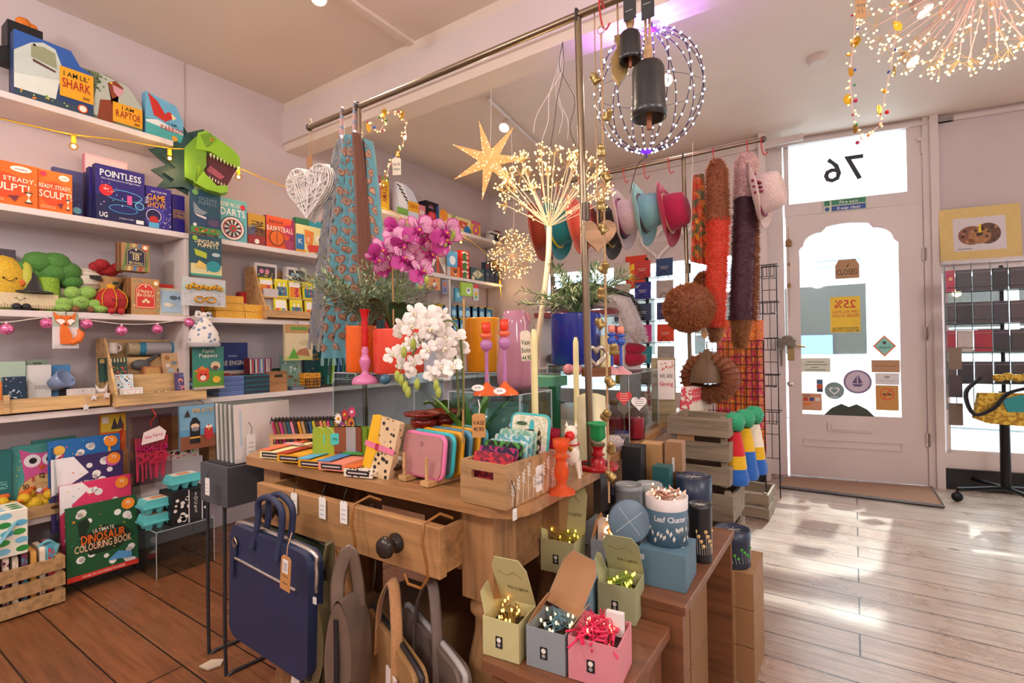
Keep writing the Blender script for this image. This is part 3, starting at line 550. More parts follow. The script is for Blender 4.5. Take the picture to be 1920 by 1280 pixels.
# lower shelf beyond the beam: blue and yellow nature boxes in rows
ZL=Z3-.05
rr=random.Random(5)
for r in range(2):
    for k in range(7):
        y=onX(846+k*13,600,SF).y;z=ZL+r*.13
        g=G();carton(g,.15 if k < 3 else .17,.1,.125,'#d8b82a',[('R',.08,.08,.92,.92,'#2f6a92'),('C',.5,.4,.2,0,'#9fd0e0')])
        if y+.1 < YE: tag(g.build('nature_set_box',None,(SF-.08-.02*r,y,z),(0,0,pi/2)),'blue and yellow nature set box in the %s row, %s from the upright' % (('lower','upper')[r],('first','second','third','fourth','fifth','sixth','seventh')[k]),'toy set','blue and yellow boxes beyond the beam')
for k in range(5):
    y=onX(722+k*24,600,SF).y;g=G();carton(g,.15,.12,.1+.03*(k % 2),('#d9cfd2','#c8b8c0','#e4dce0','#b8aab4','#dcd2d6')[k],[('R',.1,.2,.9,.8,'#8a7f8e'),('C',.3,.5,.12,0,'#f0e8ea'),('C',.7,.5,.12,0,'#3a3440')])
    tag(g.build('gift_box',None,(SF-.08,y,ZL),(0,0,pi/2)),'pale boxed gift behind the flowers, %s from the left' % ('first','second','third','fourth','fifth')[k],'gift box','pale boxed gifts behind the flowers')
# ---------------- plush toy shelf
def plush(name,label,px,z,X=SF-.09,yaw=0): return thing(name,label,'plush toy',(X,onX(px,560,X).y,z),pi/2+yaw)
def face(g,x,y,z,s,m='#1c1418'):
    g.ball((x-s,y,z),s*.22,m,8);g.ball((x+s,y,z),s*.22,m,8);g.tube([(x+s*.6*cos(t),y-.001,z-s*.15+s*.5*sin(t)) for t in [pi+pi*i/6 for i in range(7)]],s*.07,m,4)
t=plush('plush_sweetcorn','yellow plush sweetcorn with knitted husk at the left edge',5,Z3)
g=G();g.ball((0,0,.12),.11,mt('#e8b72a',kind='fur'),14,(.75,.6,1.15),.04);face(g,.01,-.068,.14,.02);g.build('body',t)
g=G();g.ball((.075,-.01,.12),.1,mt('#b8b83a',kind='fabric'),10,(.3,.4,1.1));g.ball((.0,0,.02),.07,mt('#7a8a3a',kind='fabric'),10,(1.2,.9,.35));g.build('husk',t)
sh('mug_box','dark box with pale mugs in it behind the plush sweetcorn','box',-20,30,466,Z3,.1,'#4a3f4a',[('C',.5,.6,.3,0,'#ddd4ce'),('C',.8,.75,.14,0,'#cfc6c0')],X=SF-.16)
t=thing('house_frame','bright blue wooden house shaped frame behind the plush broccoli','frame',(SF-.2,onX(74,560,SF-.2).y,Z3),pi/2)
g=G();P=[(-.14,0),(.14,0),(.14,.17),(0,.26),(-.14,.17)];Q=[(-.12,.02),(.12,.02),(.12,.16),(0,.235),(-.12,.16)]
for i in range(5):
    a,b=P[i],P[(i+1) % 5];c,d=Q[i],Q[(i+1) % 5];g.prism([a,b,d,c],-.05,.03,'#2f93ae')
g.flat(Q,.03,'#a7c9d0');g.build('frame',t)
t=plush('plush_broccoli','green plush broccoli with smiling face and brown feet',90,Z3)
gm=mt('#4d8a34',kind='fur');g=G()
for x,z,r in ((-.085,.185,.052),(-.03,.23,.06),(.03,.235,.06),(.075,.2,.055),(.09,.155,.045),(-.05,.17,.04),(.02,.19,.06)): g.ball((x,.01,z),r,gm,14,(1,.8,.85),.05)
g.build('crown',t)
g=G();g.lathe([(.045,0),(.055,.03),(.045,.09),(.04,.16)],mt('#8db52c',kind='fur'),18);g.tube([(.0,-.01,.1),(-.05,0,.16)],.015,mt('#8db52c',kind='fur'));face(g,0,-.052,.075,.016);g.build('stalk',t)
for s in (-1,1): g=G();g.ball((s*.03,-.05,.02),.02,mt('#7a5a3a',kind='fur'),10,(.8,.5,1.1));g.build('foot',t)
t=plush('plush_mummy','cream plush mummy wrapped in bandages with black eyes',150,Z3,SF-.15)
cm=mt('#e6ddc8',kind='fabric');g=G();g.ball((0,0,.17),.085,cm,18,(1.1,.8,.75));g.ball((0,0,.07),.085,cm,16,(1,.8,.95));g.build('body',t)
g=G()
for z,r in ((.13,.088),(.15,.093),(.195,.09),(.215,.08)): R=.086*max(.1,1-((z-.17)/.064)**2)**.5;g.tube([(1.1*R*cos(a),.8*R*sin(a),z+.004*cos(a*2)) for a in [2*pi*i/20 for i in range(20)]],.0022,mt('#c8bca2',kind='fabric'),5,True)
g.build('bandage',t)
g=G();g.prism([(-.07,.165),(-.02,.175),(-.02,.19),(-.06,.19)],-.074,-.06,'#1e1a1c');g.prism([(.02,.175),(.07,.165),(.06,.19),(.02,.19)],-.077,-.06,'#1e1a1c');g.build('eyes',t)
for s in (-1,1): g=G();g.tube([(s*.07,-.02,.1),(s*.12,-.05,.07),(s*.125,-.06,.04)],[.025,.024,.02],cm,8);g.build('arm',t)
t=plush('plush_rose','red plush rose wrapped in a paper cone',200,Z3,SF-.14)
g=G()
for k in range(9):
    a=k*2.4;r=.012+.005*k;g.ball((r*cos(a)*1.4,r*sin(a)*.8,.225+.004*k),.034,mt('#b3141e',kind='fur'),10,(1,.8,.8),.06)
g.build('petals',t)
g=G();g.lathe([(.02,.02),(.035,.12),(.07,.18),(.075,.19)],mt('#c9a06a',kind='fabric'),16);g.build('paper_cone',t)
g=G()
for a in (-.4,.6,2.4,3.6,5): g.prism([(0,.14),(.05,.19),(.085,.2),(.05,.16)],-.004,.004,mt('#2f5a34')) if a < 0 else g.ball((.055*cos(a),.045*sin(a),.165),.025,mt('#2f5a34',kind='fabric'),8,(1.1,.8,.5))
g.build('leaves',t)
t=plush('plush_beetroot','red ribbed plush bauble with yellow stripes and a face',208,Z3,SF-.06)
g=G();g.lathe([(.0,.005),(.04,.01),(.065,.04),(.07,.07),(.06,.1),(.03,.125),(0,.13)],mt('#c01f26',kind='fur'),28,flute=.05,fn=14);face(g,-.0,-.073,.07,.016);g.build('body',t)
g=G()
for k in range(8): a=2*pi*k/8;g.tube([(r*cos(a)*1.04,r*sin(a)*1.04,z) for r,z in ((.045,.012),(.067,.04),(.072,.07),(.062,.1),(.03,.128))],.0022,'#e0a41e',4)
g.ball((0,0,.138),.014,'#e0a41e',8,(1.5,.6,1));g.build('stripes',t)
for s in (-1,1): g=G();g.ball((s*.02,-.07,.012),.017,mt('#c01f26',kind='fur'),8);g.build('foot',t)
t=plush('plush_ruler','long beige plush ruler lying on the shelf with little black boots',35,Z3,SF-.055)
g=G();g.box((0,0,.045),(.26,.05,.065),mt('#dcc8a0',kind='fabric'));face(g,.0,-.028,.055,.014);g.build('body',t,bev=.014)
g=G()
for k in range(28): g.box((-.125+k*.0093,-.0262,.02),(.0014,.001,.010 if k % 4 else .018),'#3a2c20')
g.build('ruler_marks',t)
for s in (-1,1): g=G();g.ball((s*.016,-.045,.016),.017,'#24242a',10,(1,1,.9));g.build('boot',t)
t=plush('plush_witch_hat','black plush witch hat with an orange bow on the ruler',62,Z3+.083,SF-.06)
g=G();g.lathe([(.07,0),(.07,.006),(.036,.012),(.014,.075),(.0,.1)],mt('#1f1e24',kind='fabric'),20);g.build('hat',t)
g=G();g.ball((-.045,-.01,.04),.018,mt('#e8762a',kind='fur'),10,(1,.7,1),.2);g.build('bow',t)
t=plush('plush_clover','light green plush clover with round leaves and brown feet',150,Z3,SF-.05)
lg=mt('#96c45a',kind='fur');g=G();g.ball((0,0,.05),.034,lg,14,(1.3,.8,1));g.ball((-.028,0,.095),.034,lg,12,(1,.7,.9));g.ball((.03,0,.1),.036,lg,12,(1,.7,.9));face(g,0,-.03,.055,.012);g.build('body',t)
for s in (-1,1):
    g=G();g.ball((s*.065,-.005,.045),.036,lg,12,(1.2,.7,.7));g.ball((s*.07,-.03,.02),.03,lg,10,(1.2,.7,.6));g.build('side_leaf',t)
    g=G();g.ball((s*.028,-.045,.016),.016,mt('#8a5a34',kind='fur'),8);g.build('foot',t)
tagA=lambda c,cc,l1,l2,num=None: [('R',0,0,1,1,'#b09a72'),('P',[(.15,.18),(.85,.18),(.85,.72),(.65,.86),(.35,.86),(.15,.72)],c),('P',[(.18,.2),(.82,.2),(.82,.71),(.64,.84),(.36,.84),(.18,.71)],cc),('P',[(.2,.22),(.8,.22),(.8,.7),(.63,.82),(.37,.82),(.2,.7)],c),('C',.5,.78,.04,0,'#e8dcc0'),('T',l1,.5,.66,.1,cc,.5)]+([('T',num,.5,.5,.22,cc,.4),('T',l2,.5,.3,.1,cc,.5)] if num else [('T',l2,.5,.55,.1,cc,.58),('C',.42,.36,.06,0,cc),('C',.58,.36,.06,0,cc),('C',.5,.41,.06,0,cc)])
def strp(cols): return [('P',[(-.0+k*.2,0),(.1+k*.2,0),(min(1,.3+k*.2),1),(min(1,.2+k*.2),1)],cols[k % len(cols)]) for k in range(5)]
for k in range(2): sh('greeting_card_box',('striped box of birthday cards with a dark tag reading 18, stacked on top','striped box of birthday cards behind the front one')[k],'card box',228-k*7,281-k*6,457,Z3+.225,.03,'#b48a5a',strp(['#6f8a4a','#d8c07a','#5a7aa0','#b0503a'])+tagA('#2c2a44','#d8c48a','Happy','Birthday','18')[1:]+[('C',.82,.88,.12,0,'#e8762a'),('C',.82,.88,.08,0,'#f4ece0')],X=SF-.03-.045*k,side='#8a5a3a',group='boxes of birthday cards')
for k in range(3): sh('greeting_card_box',('front box of birthday cards with a red tag reading Happy Birthday','middle box of the three red tagged birthday card boxes','rearmost box of the three red tagged birthday card boxes')[k],'card box',246-k*7,299-k*6,522,Z3,.035,'#b8905a',[('D',2,40,.04,['#8aa06a','#d0784a','#e0c898','#7a94a0'],.04,.04,.96,.96)]+tagA('#d8342a','#f0d8a8','Happy','Birthday')[1:]+[('C',.86,.88,.12,0,'#e8a02a'),('C',.86,.88,.08,0,'#f4ece0')],X=SF-.02-.045*k,side='#9a6a42',group='boxes of birthday cards')
sh('framed_picture','silver fish picture frame wrapped in film beside the birthday cards','picture frame',299,346,540,Z3,.03,mt('#d6d4cc',.25),frame('#c8c4b4',.1)+[('R',.1,.1,.9,.9,'#a9c6da'),('C',.6,.65,.16,.08,'#5a6a7a'),('P',[(.74,.65),(.86,.75),(.86,.55)],'#5a6a7a'),('C',.35,.38,.16,.08,'#e8e0cc'),('P',[(.5,.38),(.6,.46),(.6,.3)],'#d8ccb0')],lean=-.15)
sh('game_box','small yellow and red box behind the silver fish frame','box',298,325,533,Z3,.03,'#e8c02a',[('R',0,.7,1,1,'#d8342a')],X=SF-.12)
# hanging packs in front of the upright
XH=SF+.035
for k in range(2): hang('puppet_pack',('ocean puppets pack with shark, top of the hanging column','second puppets pack hanging right behind the ocean one')[k],'craft pack',357-k,413-k,358,438,XH-.015*k,.008,mt('#2f5666',.2),[('R',0,0,1,.14,'#4a9a4a'),('R',0,.14,1,.4,'#2a4a6a'),('P',[(.08,.7),(.3,.55),(.55,.5),(.4,.42),(.1,.45)],'#8a96a0'),('P',[(.1,.44),(.5,.38),(.5,.33),(.2,.38)],'#e8dcd4'),('C',.75,.27,.2,.09,'#5a4a6a'),('T','OCEAN',.55,.8,.08,'#7a94a0',.6),('T','PUPPETS',.55,.7,.08,'#7a94a0',.6),('C',.14,.92,.1,0,'#7ab05a'),('C',.12,.17,.06,0,'#f0ece0'),('D',6,16,.04,['#6ab04a','#e8b83a','#c8503a'],.1,.03,.9,.12)],group='puppet craft packs')
for k in range(2): hang('puppet_pack',('dinosaur puppets pack with cream title below the ocean pack','puppets pack hanging right behind the dinosaur one')[k],'craft pack',357-2*k,415-k,443,518,XH-.015*k,.008,mt('#2f5a66',.2),[('R',0,0,1,.3,'#e0d8a0'),('R',0,0,1,.05,'#3aa08a'),('P',[(.1,.66),(.5,.58),(.5,.44),(.15,.5)],'#b8c83a'),('C',.72,.26,.24,.14,'#2a98a0'),('P',[(.5,.34),(.5,.1),(.6,.2)],'#2a98a0'),('C',.8,.56,.14,.05,'#b8ccd0'),('P',[(.1,.2),(.25,.38),(.45,.3),(.5,.2)],'#e8c86a'),('T','DINOSAUR',.52,.86,.09,'#f0e4b0',.8),('T','PUPPETS',.54,.76,.09,'#f0e4b0',.7),('C',.12,.92,.08,0,'#9ac83a')],group='puppet craft packs')
t=hang('party_glasses','shiny gold lettered party glasses in a clear bag on the upright','party glasses',340,422,522,574,XH+.02,.012,mt('#ccd0d4',.15),[('R',.0,.55,1,.8,'#b8d4d0'),('D',9,30,.02,['#f0f0f4','#a8acb4'],.05,.05,.95,.5)],hook=False)
gd=mt('#e8a81c',.2,.8)
g=G()
for s in (-1,1): g.tube([(s*.03+.024*cos(a),-.018,.035+.016*sin(a)) for a in [2*pi*i/14 for i in range(14)]],.004,gd,6,True)
g.tube([(-.008,-.018,.04),(0,-.02,.046),(.008,-.018,.04)],.003,gd)
for x,z,r in ((-.085,.1,.01),(-.06,.11,.011),(-.035,.1,.01),(-.01,.106,.008),(.015,.1,.009),(.04,.105,.008),(.06,.11,.01),(.08,.1,.01)): g.tube([(x+r*cos(a),-.018,z+r*sin(a)) for a in [2*pi*i/10 for i in range(10)]],.0045,gd,6,True)
g.build('gold_frame',t)
# yellow cartons, white envelopes and the stepped wooden display
k=0
for px0,px1,yt,z,lb in ((408,462,577,0,'yellow patterned gift carton, lower left of the pile'),(463,505,578,0,'yellow patterned gift carton, lower right of the pile'),(404,460,560,.045,'yellow patterned gift carton, middle left of the pile'),(461,508,564,.045,'yellow patterned gift carton, middle right of the pile'),(415,460,545,.09,'yellow patterned gift carton, topmost of the pile')):
    y0,y1=onX(px0,560,SF).y,onX(px1,560,SF).y;g=G();carton(g,y1-y0,.16,.043,mt('#e8a82c',.5,kind='mosaic',scale=160,h2='#f0be4e'))
    tag(g.build('gift_carton',None,(SF-.1,(y0+y1)/2,Z3+z),(0,0,pi/2)),lb,'gift carton','yellow gift cartons')
sh('card_rack','red cardboard display of small gifts behind the yellow cartons','display',452,484,548,Z3,.06,'#c8262a',[('P',[(.5,0),(1,0),(1,.9)],'#dcd4d2'),('R',.1,.1,.35,.6,'#f0e4e0')],X=SF-.2)
t=thing('card_rack','pale grey slotted rack of white hanging cards beside the wooden display','display',(SF-.1,onX(500,560,SF-.1).y,Z3),pi/2)
g=G();g.prism([(-.05,0),(.05,0),(.05,.09),(-.05,.2)],-.05,.05,'#c9c2c4',ax='x');g.build('rack',t)
for k in range(6): g=G();carton(g,.07,.0015,.13-.012*k,'#ece8e4',[('R',.35,.86,.65,.91,'#3a3a40')]);g.build('card',t,(0,-.0-.012*k,.085-.012*k),(-.1,0,0))
t=thing('display_box','stepped pale wooden display of yellow party packets beside the beam','display stand',(SF-.1,onX(548,560,SF-.1).y+.02,Z3+.002),pi/2)
wd=mt('#c99e6a',.5,kind='wood');g=G()
y0=onX(490,560,SF).y;W_=.52
for s in (-1,1): g.prism([(-.12,0),(.12,0),(.12,.34),(.02,.34),(-.12,.06)],s*W_/2-.005,s*W_/2+.005,wd,ax='x')
g.box((0,-.11,.03),(W_,.01,.055),wd);g.box((0,.115,.17),(W_,.008,.34),wd);g.box((0,0,.006),(W_,.23,.01),wd);g.box((0,-.03,.14),(W_,.1,.008),wd);g.box((0,.06,.235),(W_,.1,.008),wd)
g.build('case',t);t.location.y=y0+W_/2+.02
dsp=t
def onDsp(name,label,x,yy,z,w,h,col,art,d=.02,lean=-.12,group=None):
    g=G();carton(g,w,d,h,col,art)
    o=g.build(name);o.matrix_world=Matrix.Translation(dsp.location) @ Matrix.Rotation(pi/2,4,'Z') @ Matrix.Translation((x,yy,z)) @ Matrix.Rotation(lean,4,'X');return tag(o,label,'party goods',group)
for k,x in enumerate((-.17,.05)): onDsp('balloon_box',('windowed white box of pink and gold party pieces on top of the wooden display','windowed white box of blue and gold party pieces on top of the wooden display')[k],x,.06,.24,.15,.13,'#e8dcd8',[('R',.1,.12,.92,.85,'#4a4448'),('C',.3,.6,.1,0,('#e88aa8','#8ab0c8')[k]),('C',.55,.6,.1,0,('#e88aa8','#8ab0c8')[k]),('D',3+k,22,.03,['#f0c84a','#d8dce0','#c89a2a'],.14,.18,.88,.5)],.05,0,'windowed party boxes')
PK=[('R',.1,.12,.9,.6,'#3a8aa0'),('R',0,.85,1,1,'#f4e83a'),('R',.25,.6,.4,.8,'#f8f4ea'),('R',.6,.6,.75,.8,'#f8f4ea'),('R',.3,.12,.36,.6,'#c83a4a'),('R',.64,.12,.7,.6,'#c83a4a'),('D',3,8,.06,['#e8d8b0','#1d5a7a'],.15,.15,.85,.5)]
PZ=[('R',.1,.1,.9,.65,'#f0882a'),('P',[(.4,.1),(.6,.2),(.45,.35),(.6,.5),(.5,.62),(.7,.62),(.8,.5),(.65,.35),(.8,.2),(.7,.1)],'#c83a5a'),('R',.05,.65,.95,.9,'#f8f4ea')]
PR=[('R',.1,.5,.9,.9,'#f8f4ea')]+[('R',.1+.16*i,.1,.26+.16*i,.5,c) for i,c in enumerate(('#e04a3a','#f0902a','#e8d83a','#3aa0a8','#d8a8c8'))]
for k,(x,z,yy,a) in enumerate(((-.2,.145,-.02,PZ),(-.1,.145,-.03,PK),(.0,.145,-.02,PZ),(.1,.145,-.03,PK),(-.14,.012,-.085,PR),(-.03,.012,-.085,PK),(.08,.012,-.085,PR))):
    onDsp('party_packet','yellow party packet on the %s step, %s from the left' % ('upper' if k < 4 else 'lower',('first','second','third','fourth')[k if k < 4 else k-4]),x,yy,z,.088,.125,'#e8dc2a',a,.012,-.12,'yellow party packets')
hang('map_pack','kraft paper pack with cream map sheet hanging from the shelf edge','craft pack',533,584,608,675,SF+.04,.02,'#d8c9a0',[('R',0,.75,1,1,'#b98e58'),('R',.2,.84,.8,.93,'#5a9a3a'),('R',0,0,1,.1,'#b8bc6a'),('P',[(.1,.05),(.5,.05),(.3,.35)],'#5aa83a'),('P',[(.35,.15),(.9,.1),(.8,.35),(.5,.3)],'#a8704a'),('C',.7,.5,.2,.07,'#c9b98a')])
# ---------------- pink disco ball garland and things hanging under the plush shelf
pk=mt('#e0559a',.15,.6,kind='mosaic',scale=260,h2='#f4a0cc')
t=thing('disco_ball_garland','white string of little pink mirror balls under the plush toy shelf','garland',(SF+.04,.9,Z3-.06))
XG=SF+.03;L=[(-30,612),(12,617),(88,606),(162,607),(228,620),(295,617),(355,604),(372,592)]
sp_=[onX(a,b,XG) for a,b in ((-40,600),(8,604),(60,598),(98,594),(150,598),(228,607),(295,606),(345,597),(375,588))]
g=G();g.tube([p-t.location for p in sp_],.0022,'#e8e0d8',5);g.build('string',t)
for i,(a,b) in enumerate(L[:-1]):
    p=onX(a,b,XG)-t.location;g=G();g.ball(p,.026,pk,14,(1,1,.95));g.cyl(p+Vector((0,0,.02)),.004,.014,'#e8d8dc',8);g.build('mirror_ball',t)
t=hang('fox_pack','white card with an orange fox teether hanging under the plush shelf','baby toy',98,147,586,653,XG+.02,.006,mt('#e6e0e0',.3),[('R',0,.6,1,1,'#b9ccbc'),('R',.2,.68,.8,.74,'#8aa894'),('R',.05,.02,.95,.1,'#d0ccca')])
om=mt('#e8701c',.35);w_,h_=.135,.2
g=G();h0=t.children[0].dimensions.z if False else .19
g.prism([(-.038,.125),(-.045,.165),(-.03,.15),(.02,.15),(.033,.165),(.03,.125),(.01,.105),(-.02,.105)],-.018,-.004,om)
g.prism([(-.02,.11),(.0,.11),(.02,.06),(.015,.02),(-.02,.02),(-.022,.06)],-.016,-.004,om)
g.tube([(.015,-.01,.025),(.045,-.01,.04),(.055,-.01,.07),(.042,-.01,.09)],[.014,.016,.014,.003],om,8);g.build('fox',t)
g=G();g.flat([(-.04,.128),(-.02,.107),(-.004,.125),(-.02,.135)],-.0185,'#f8f2ea');g.flat([(.0,.125),(.012,.107),(.03,.128),(.015,.135)],-.0185,'#f8f2ea');g.ball((-.005,-.019,.11),.004,'#1a1418',6);g.ball((-.02,-.019,.138),.003,'#1a1418',6);g.ball((.014,-.019,.138),.003,'#1a1418',6);g.build('face',t)
# baby hats with knots
t=thing('baby_hat','white baby hat with coloured stars, knotted on top, hanging from a hook','baby hat',onX(382,650,XG+.04),pi/2)
g=G();hm=mt('#ece8e2',.9,kind='spots',scale=34,h2='#7a8fae')
g.lathe([(.075,.01),(.078,.035),(.07,.08),(.035,.14),(.012,.165)],hm,20);g.build('crown',t)
g=G();g.ball((0,0,.172),.02,hm,10);g.tube([(0,0,.17),(.03,0,.19),(.035,0,.16),(.01,0,.165)],.008,hm);g.tube([(0,0,.17),(-.03,0,.195),(-.035,0,.165),(-.01,0,.165)],.008,hm);g.build('knot',t)
g=G();g.lathe([(.077,0),(.083,.012),(.077,.024)],mt('#b9b6ba',.9,kind='fabric'),20);g.build('brim',t)
g=G();g.tube([(0,0,.19),(0,.02,.215),(0,.07,.21)],.002,'#c02a2a',5);g.build('hook',t)
for k in range(2): hang('puppet_pack',('farm puppets pack with red fox and calf below the star hat','farm puppets pack hanging right behind the fox one')[k],'craft pack',361+k*3,416+k*3,650,729,XG+.02-.015*k,.008,mt('#3a8a80',.25),[('R',0,0,1,.42,'#5a9a3a'),('P',[(0,.42),(.3,.55),(.6,.42)],'#e8903a'),('C',.33,.32,.22,.14,'#e04a2a'),('P',[(.12,.45),(.18,.52),(.25,.44)],'#e04a2a'),('P',[(.42,.44),(.5,.52),(.54,.42)],'#e04a2a'),('C',.33,.27,.1,.06,'#f4e8dc'),('C',.26,.35,.03,0,'#1a1418'),('C',.41,.35,.03,0,'#1a1418'),('C',.75,.55,.17,.1,'#e0c8a0'),('C',.75,.5,.1,.05,'#6a3a2a'),('C',.78,.22,.14,.08,'#e8b83a'),('T','Farm',.5,.9,.09,'#e8f0d8',.5),('T','Puppets',.5,.8,.09,'#e8f0d8',.7),('R',0,0,1,.06,'#c8b8a0')],group='puppet craft packs')
# ---------------- the display shelf (Z4)
pine=mt('#d8b27c',.5,kind='wood')
t=thing('wooden_tray','pale wooden tray holding mugs and boxes at the left of the shelf','tray',(SF-.08,.9,Z4),pi/2)
ya,yb=onX(-30,760,SF+.02).y,onX(207,755,SF+.02).y
g=G();L_=yb-ya;g.box((0,-.11,.04),(L_,.012,.06),pine);g.box((0,.1,.04),(L_,.012,.06),pine);g.box((0,0,.012),(L_,.2,.01),pine)
for s in (-1,1): g.box((s*(L_/2-.006),-.005,.04),(.012,.2,.06),pine)
g.box((L_*.0-.15,-.12,.05),(.02,.012,.08),pine);g.build('tray',t);t.location=(SF-.1,(ya+yb)/2,Z4)
g=G()
for x,z in ((.2,.05),(.24,.0),(.12,.0),(.15,.045)): g.prism(starp(x,z+.01,.018),-.13,-.122,'#e4dcdc');g.tube([(x,-.125,z+.02),(x,-.12,.08)],.0008,'#c8c0c0',4)
o=g.build('star_tags',t)
def s4(name,label,cat,px0,px1,yt,z,d,col,art=(),X=SF-.1,**k): return sh(name,label,cat,px0,px1,yt,Z4+z,d,col,art,X=X,**k)
s4('gift_box','pale mint lidded box at the left edge behind the wooden tray','box',-40,48,690,.02,.12,'#c9dccb',[('R',0,0,1,.4,'#ece4de'),('R',0,.62,1,.68,'#9ab89e')],X=SF-.12)
s4('gift_box','second mint lidded box, stacked on the first at the left edge','box',-40,48,678,.135,.11,'#b5cdb8',[],X=SF-.12)
s4('orange_card','narrow orange packet at the left edge in front of the mint boxes','box',-20,3,716,.02,.03,'#e87a2a',[],X=SF-.04)
s4('foil_pack','clear and dark blue foil packet in the wooden tray','pack',5,48,706,.02,.03,mt('#3a5068',.15,.3),[('D',4,30,.05,['#c8d0dc','#1a2430','#7a92b0'],.05,.4,.95,.95),('D',7,30,.04,['#e8ecf4'],.2,.05,.9,.4)],X=SF-.05)
s4('eyelash_box','white card box with drawn eyelashes in the wooden tray','box',53,96,684,.02,.04,'#dcdad6',[('T','|||',.5,.5,.1,'#2a2a2a',.5)]+[('L',[(.3+.06*i,.52),(.28+.07*i,.42)],.006,'#2a2a30') for i in range(8)],X=SF-.09)
s4('eyelash_box','sage green hanging card behind the eyelash box','box',50,90,674,.02,.02,'#8fa390',[('R',.3,.9,.7,.94,'#5a6a5c')],X=SF-.15)
s4('bath_duck_box','small bright blue carton behind the blue cup','box',97,132,684,.02,.05,'#4a8ac0',[('R',.35,.1,.9,.5,'#2a2430'),('T','bath',.5,.8,.08,'#e8f0f4',.6)],X=SF-.12)
t=thing('tilted_cup','blue grey cup tipped on its side in the wooden tray','cup',onX(112,715,SF-.06),0,rot=(radians(60),.2,radians(120)))
g=G();g.lathe([(0,-.035),(.03,-.035),(.045,.035),(.042,.035),(.028,-.03),(0,-.03)],mt('#7f8fb4',.3),24);g.build('bowl',t)
g=G();g.tube([(.035+.03*sin(a),0,.028*cos(a)) for a in [pi*i/8 for i in range(9)]],.005,'#6f7fa4',6);g.build('handle',t)
def mug(px,yt,yb,X,label,m='#e4dcd4',z=None,name='mug',prnt=True):
    p=onX(px,yb,X);h=onX(px,yt,X).z-p.z;t=thing(name,label,'mug',(X,p.y,p.z if z is None else z),pi/2);r=h*.5
    g=G();g.lathe([(0,0),(r*.96,0),(r,.004),(r,h),(r-.004,h),(r-.004,.006),(0,.006)],mt(m,.25),26);g.build('body',t)
    g=G();g.tube([(r-.003+h*.3*sin(a),0,h*.52+h*.3*cos(a)) for a in [pi*i/8 for i in range(9)]],.005,mt(m,.25),7);g.build('handle',t)
    if prnt: g=G();g.prism(heart(0,h*.5,.02),-r-.001,-r+.004,'#b8a8a0');g.build('print',t)
    return t
mug(162,698,727,SF-.04,'cream mug with a small drawn couple in the wooden tray',z=Z4+.018)
mug(160,685,712,SF-.14,'patterned cream mug behind the drawn couple mug','#d8cfc8',Z4+.018,prnt=False)
s4('jewellery_dish_card','rounded silvery card standing in the front of the wooden tray','card',125,178,728,.02,.008,'#cfc8c6',[('D',3,30,.03,['#e4dedc','#b8b0b0'],.1,.1,.9,.9)],X=SF-.0)
t=thing('bunny_trinket','tiny white bunny eared trinket dish at the end of the tray','trinket',onX(190,737,SF-.03),pi/2)
g=G();g.lathe([(0,0),(.022,0),(.026,.02),(.02,.024),(0,.014)],'#e8e0de',16);g.prism([(-.02,.02),(-.024,.045),(-.01,.024)],-.003,.003,'#e8e0de');g.prism([(.02,.02),(.024,.045),(.01,.024)],-.003,.003,'#e8e0de');g.build('dish',t)
# open wooden display box with sloping sides
ya,yb=onX(214,740,SF+.03).y,onX(384,740,SF+.03).y;W_=yb-ya
t=thing('display_box','open pale wooden display box full of small gifts on the shelf','display box',(SF-.08,(ya+yb)/2,Z4),pi/2);dsp=t
g=G()
for s in (-1,1): g.prism([(-.13,0),(.13,0),(.13,.34),(.02,.34),(-.13,.06)],s*(W_/2-.005)-.005,s*(W_/2-.005)+.005,pine,ax='x')
g.box((0,-.125,.03),(W_-.02,.01,.055),pine);g.box((0,.125,.17),(W_-.02,.008,.33),pine);g.box((0,0,.006),(W_-.02,.24,.01),pine)
g.box((0,-.02,.1),(W_-.02,.008,.1),pine);g.box((0,.045,.18),(W_-.02,.008,.12),pine);g.build('case',t)
def dd(name,label,x,yy,z,w,h,col,art,d=.012,lean=-.15,cat='gift',group=None,bev=0):
    g=G();carton(g,w,d,h,col,art);o=g.build(name,bev=bev)
    o.matrix_world=Matrix.Translation(dsp.location) @ Matrix.Rotation(pi/2,4,'Z') @ Matrix.Translation((x,yy,z)) @ Matrix.Rotation(lean,4,'X');return tag(o,label,cat,group)
dd('pencil_tin','dark green pencil tin with gold trees at the left of the display box',-.17,-.03,.125,.09,.115,'#24443c',[('D',2,30,.05,['#b8763a','#6a8a4a','#c8503a'],.05,.2,.95,.6)]+[('R',.08+.15*i,.8,.14+.15*i,.97,'#e0c890') for i in range(6)])
dd('pencil_tin','second green pencil tin right behind the first',-.19,-.005,.12,.09,.12,'#2a5048',[('R',.05,.78,.95,.95,'#c8b070')])
dd('sticker_pack','sticker sheet of little pirates and ships',-.155,-.055,.075,.09,.08,'#d8e4ea',[('D',5,34,.05,['#2a3a5a','#c8503a','#e0b84a','#7ab0c8'],.05,.05,.95,.9)])
dd('necklace_box','white framed box with a pink necklace at the front of the display box',-.13,-.085,.012,.1,.075,'#ece6e2',[('R',.12,.12,.88,.88,'#c8b8a8'),('R',.15,.15,.85,.85,'#f4eeea'),('L',[(.3,.8),(.5,.35),(.7,.8)],.008,'#d88a9a'),('C',.5,.3,.08,0,'#b8a878')],.022,-.1)
t=thing('bead_bowl','shallow white and brown bowl of colourful beaded bracelets','bowl');t.matrix_world=Matrix.Translation(dsp.location) @ Matrix.Rotation(pi/2,4,'Z') @ Matrix.Translation((.03,-.07,.012))
g=G();g.lathe([(0,0),(.02,0),(.06,.035),(.057,.035),(.018,.005),(0,.005)],'#d8cfca',22);g.build('bowl',t)
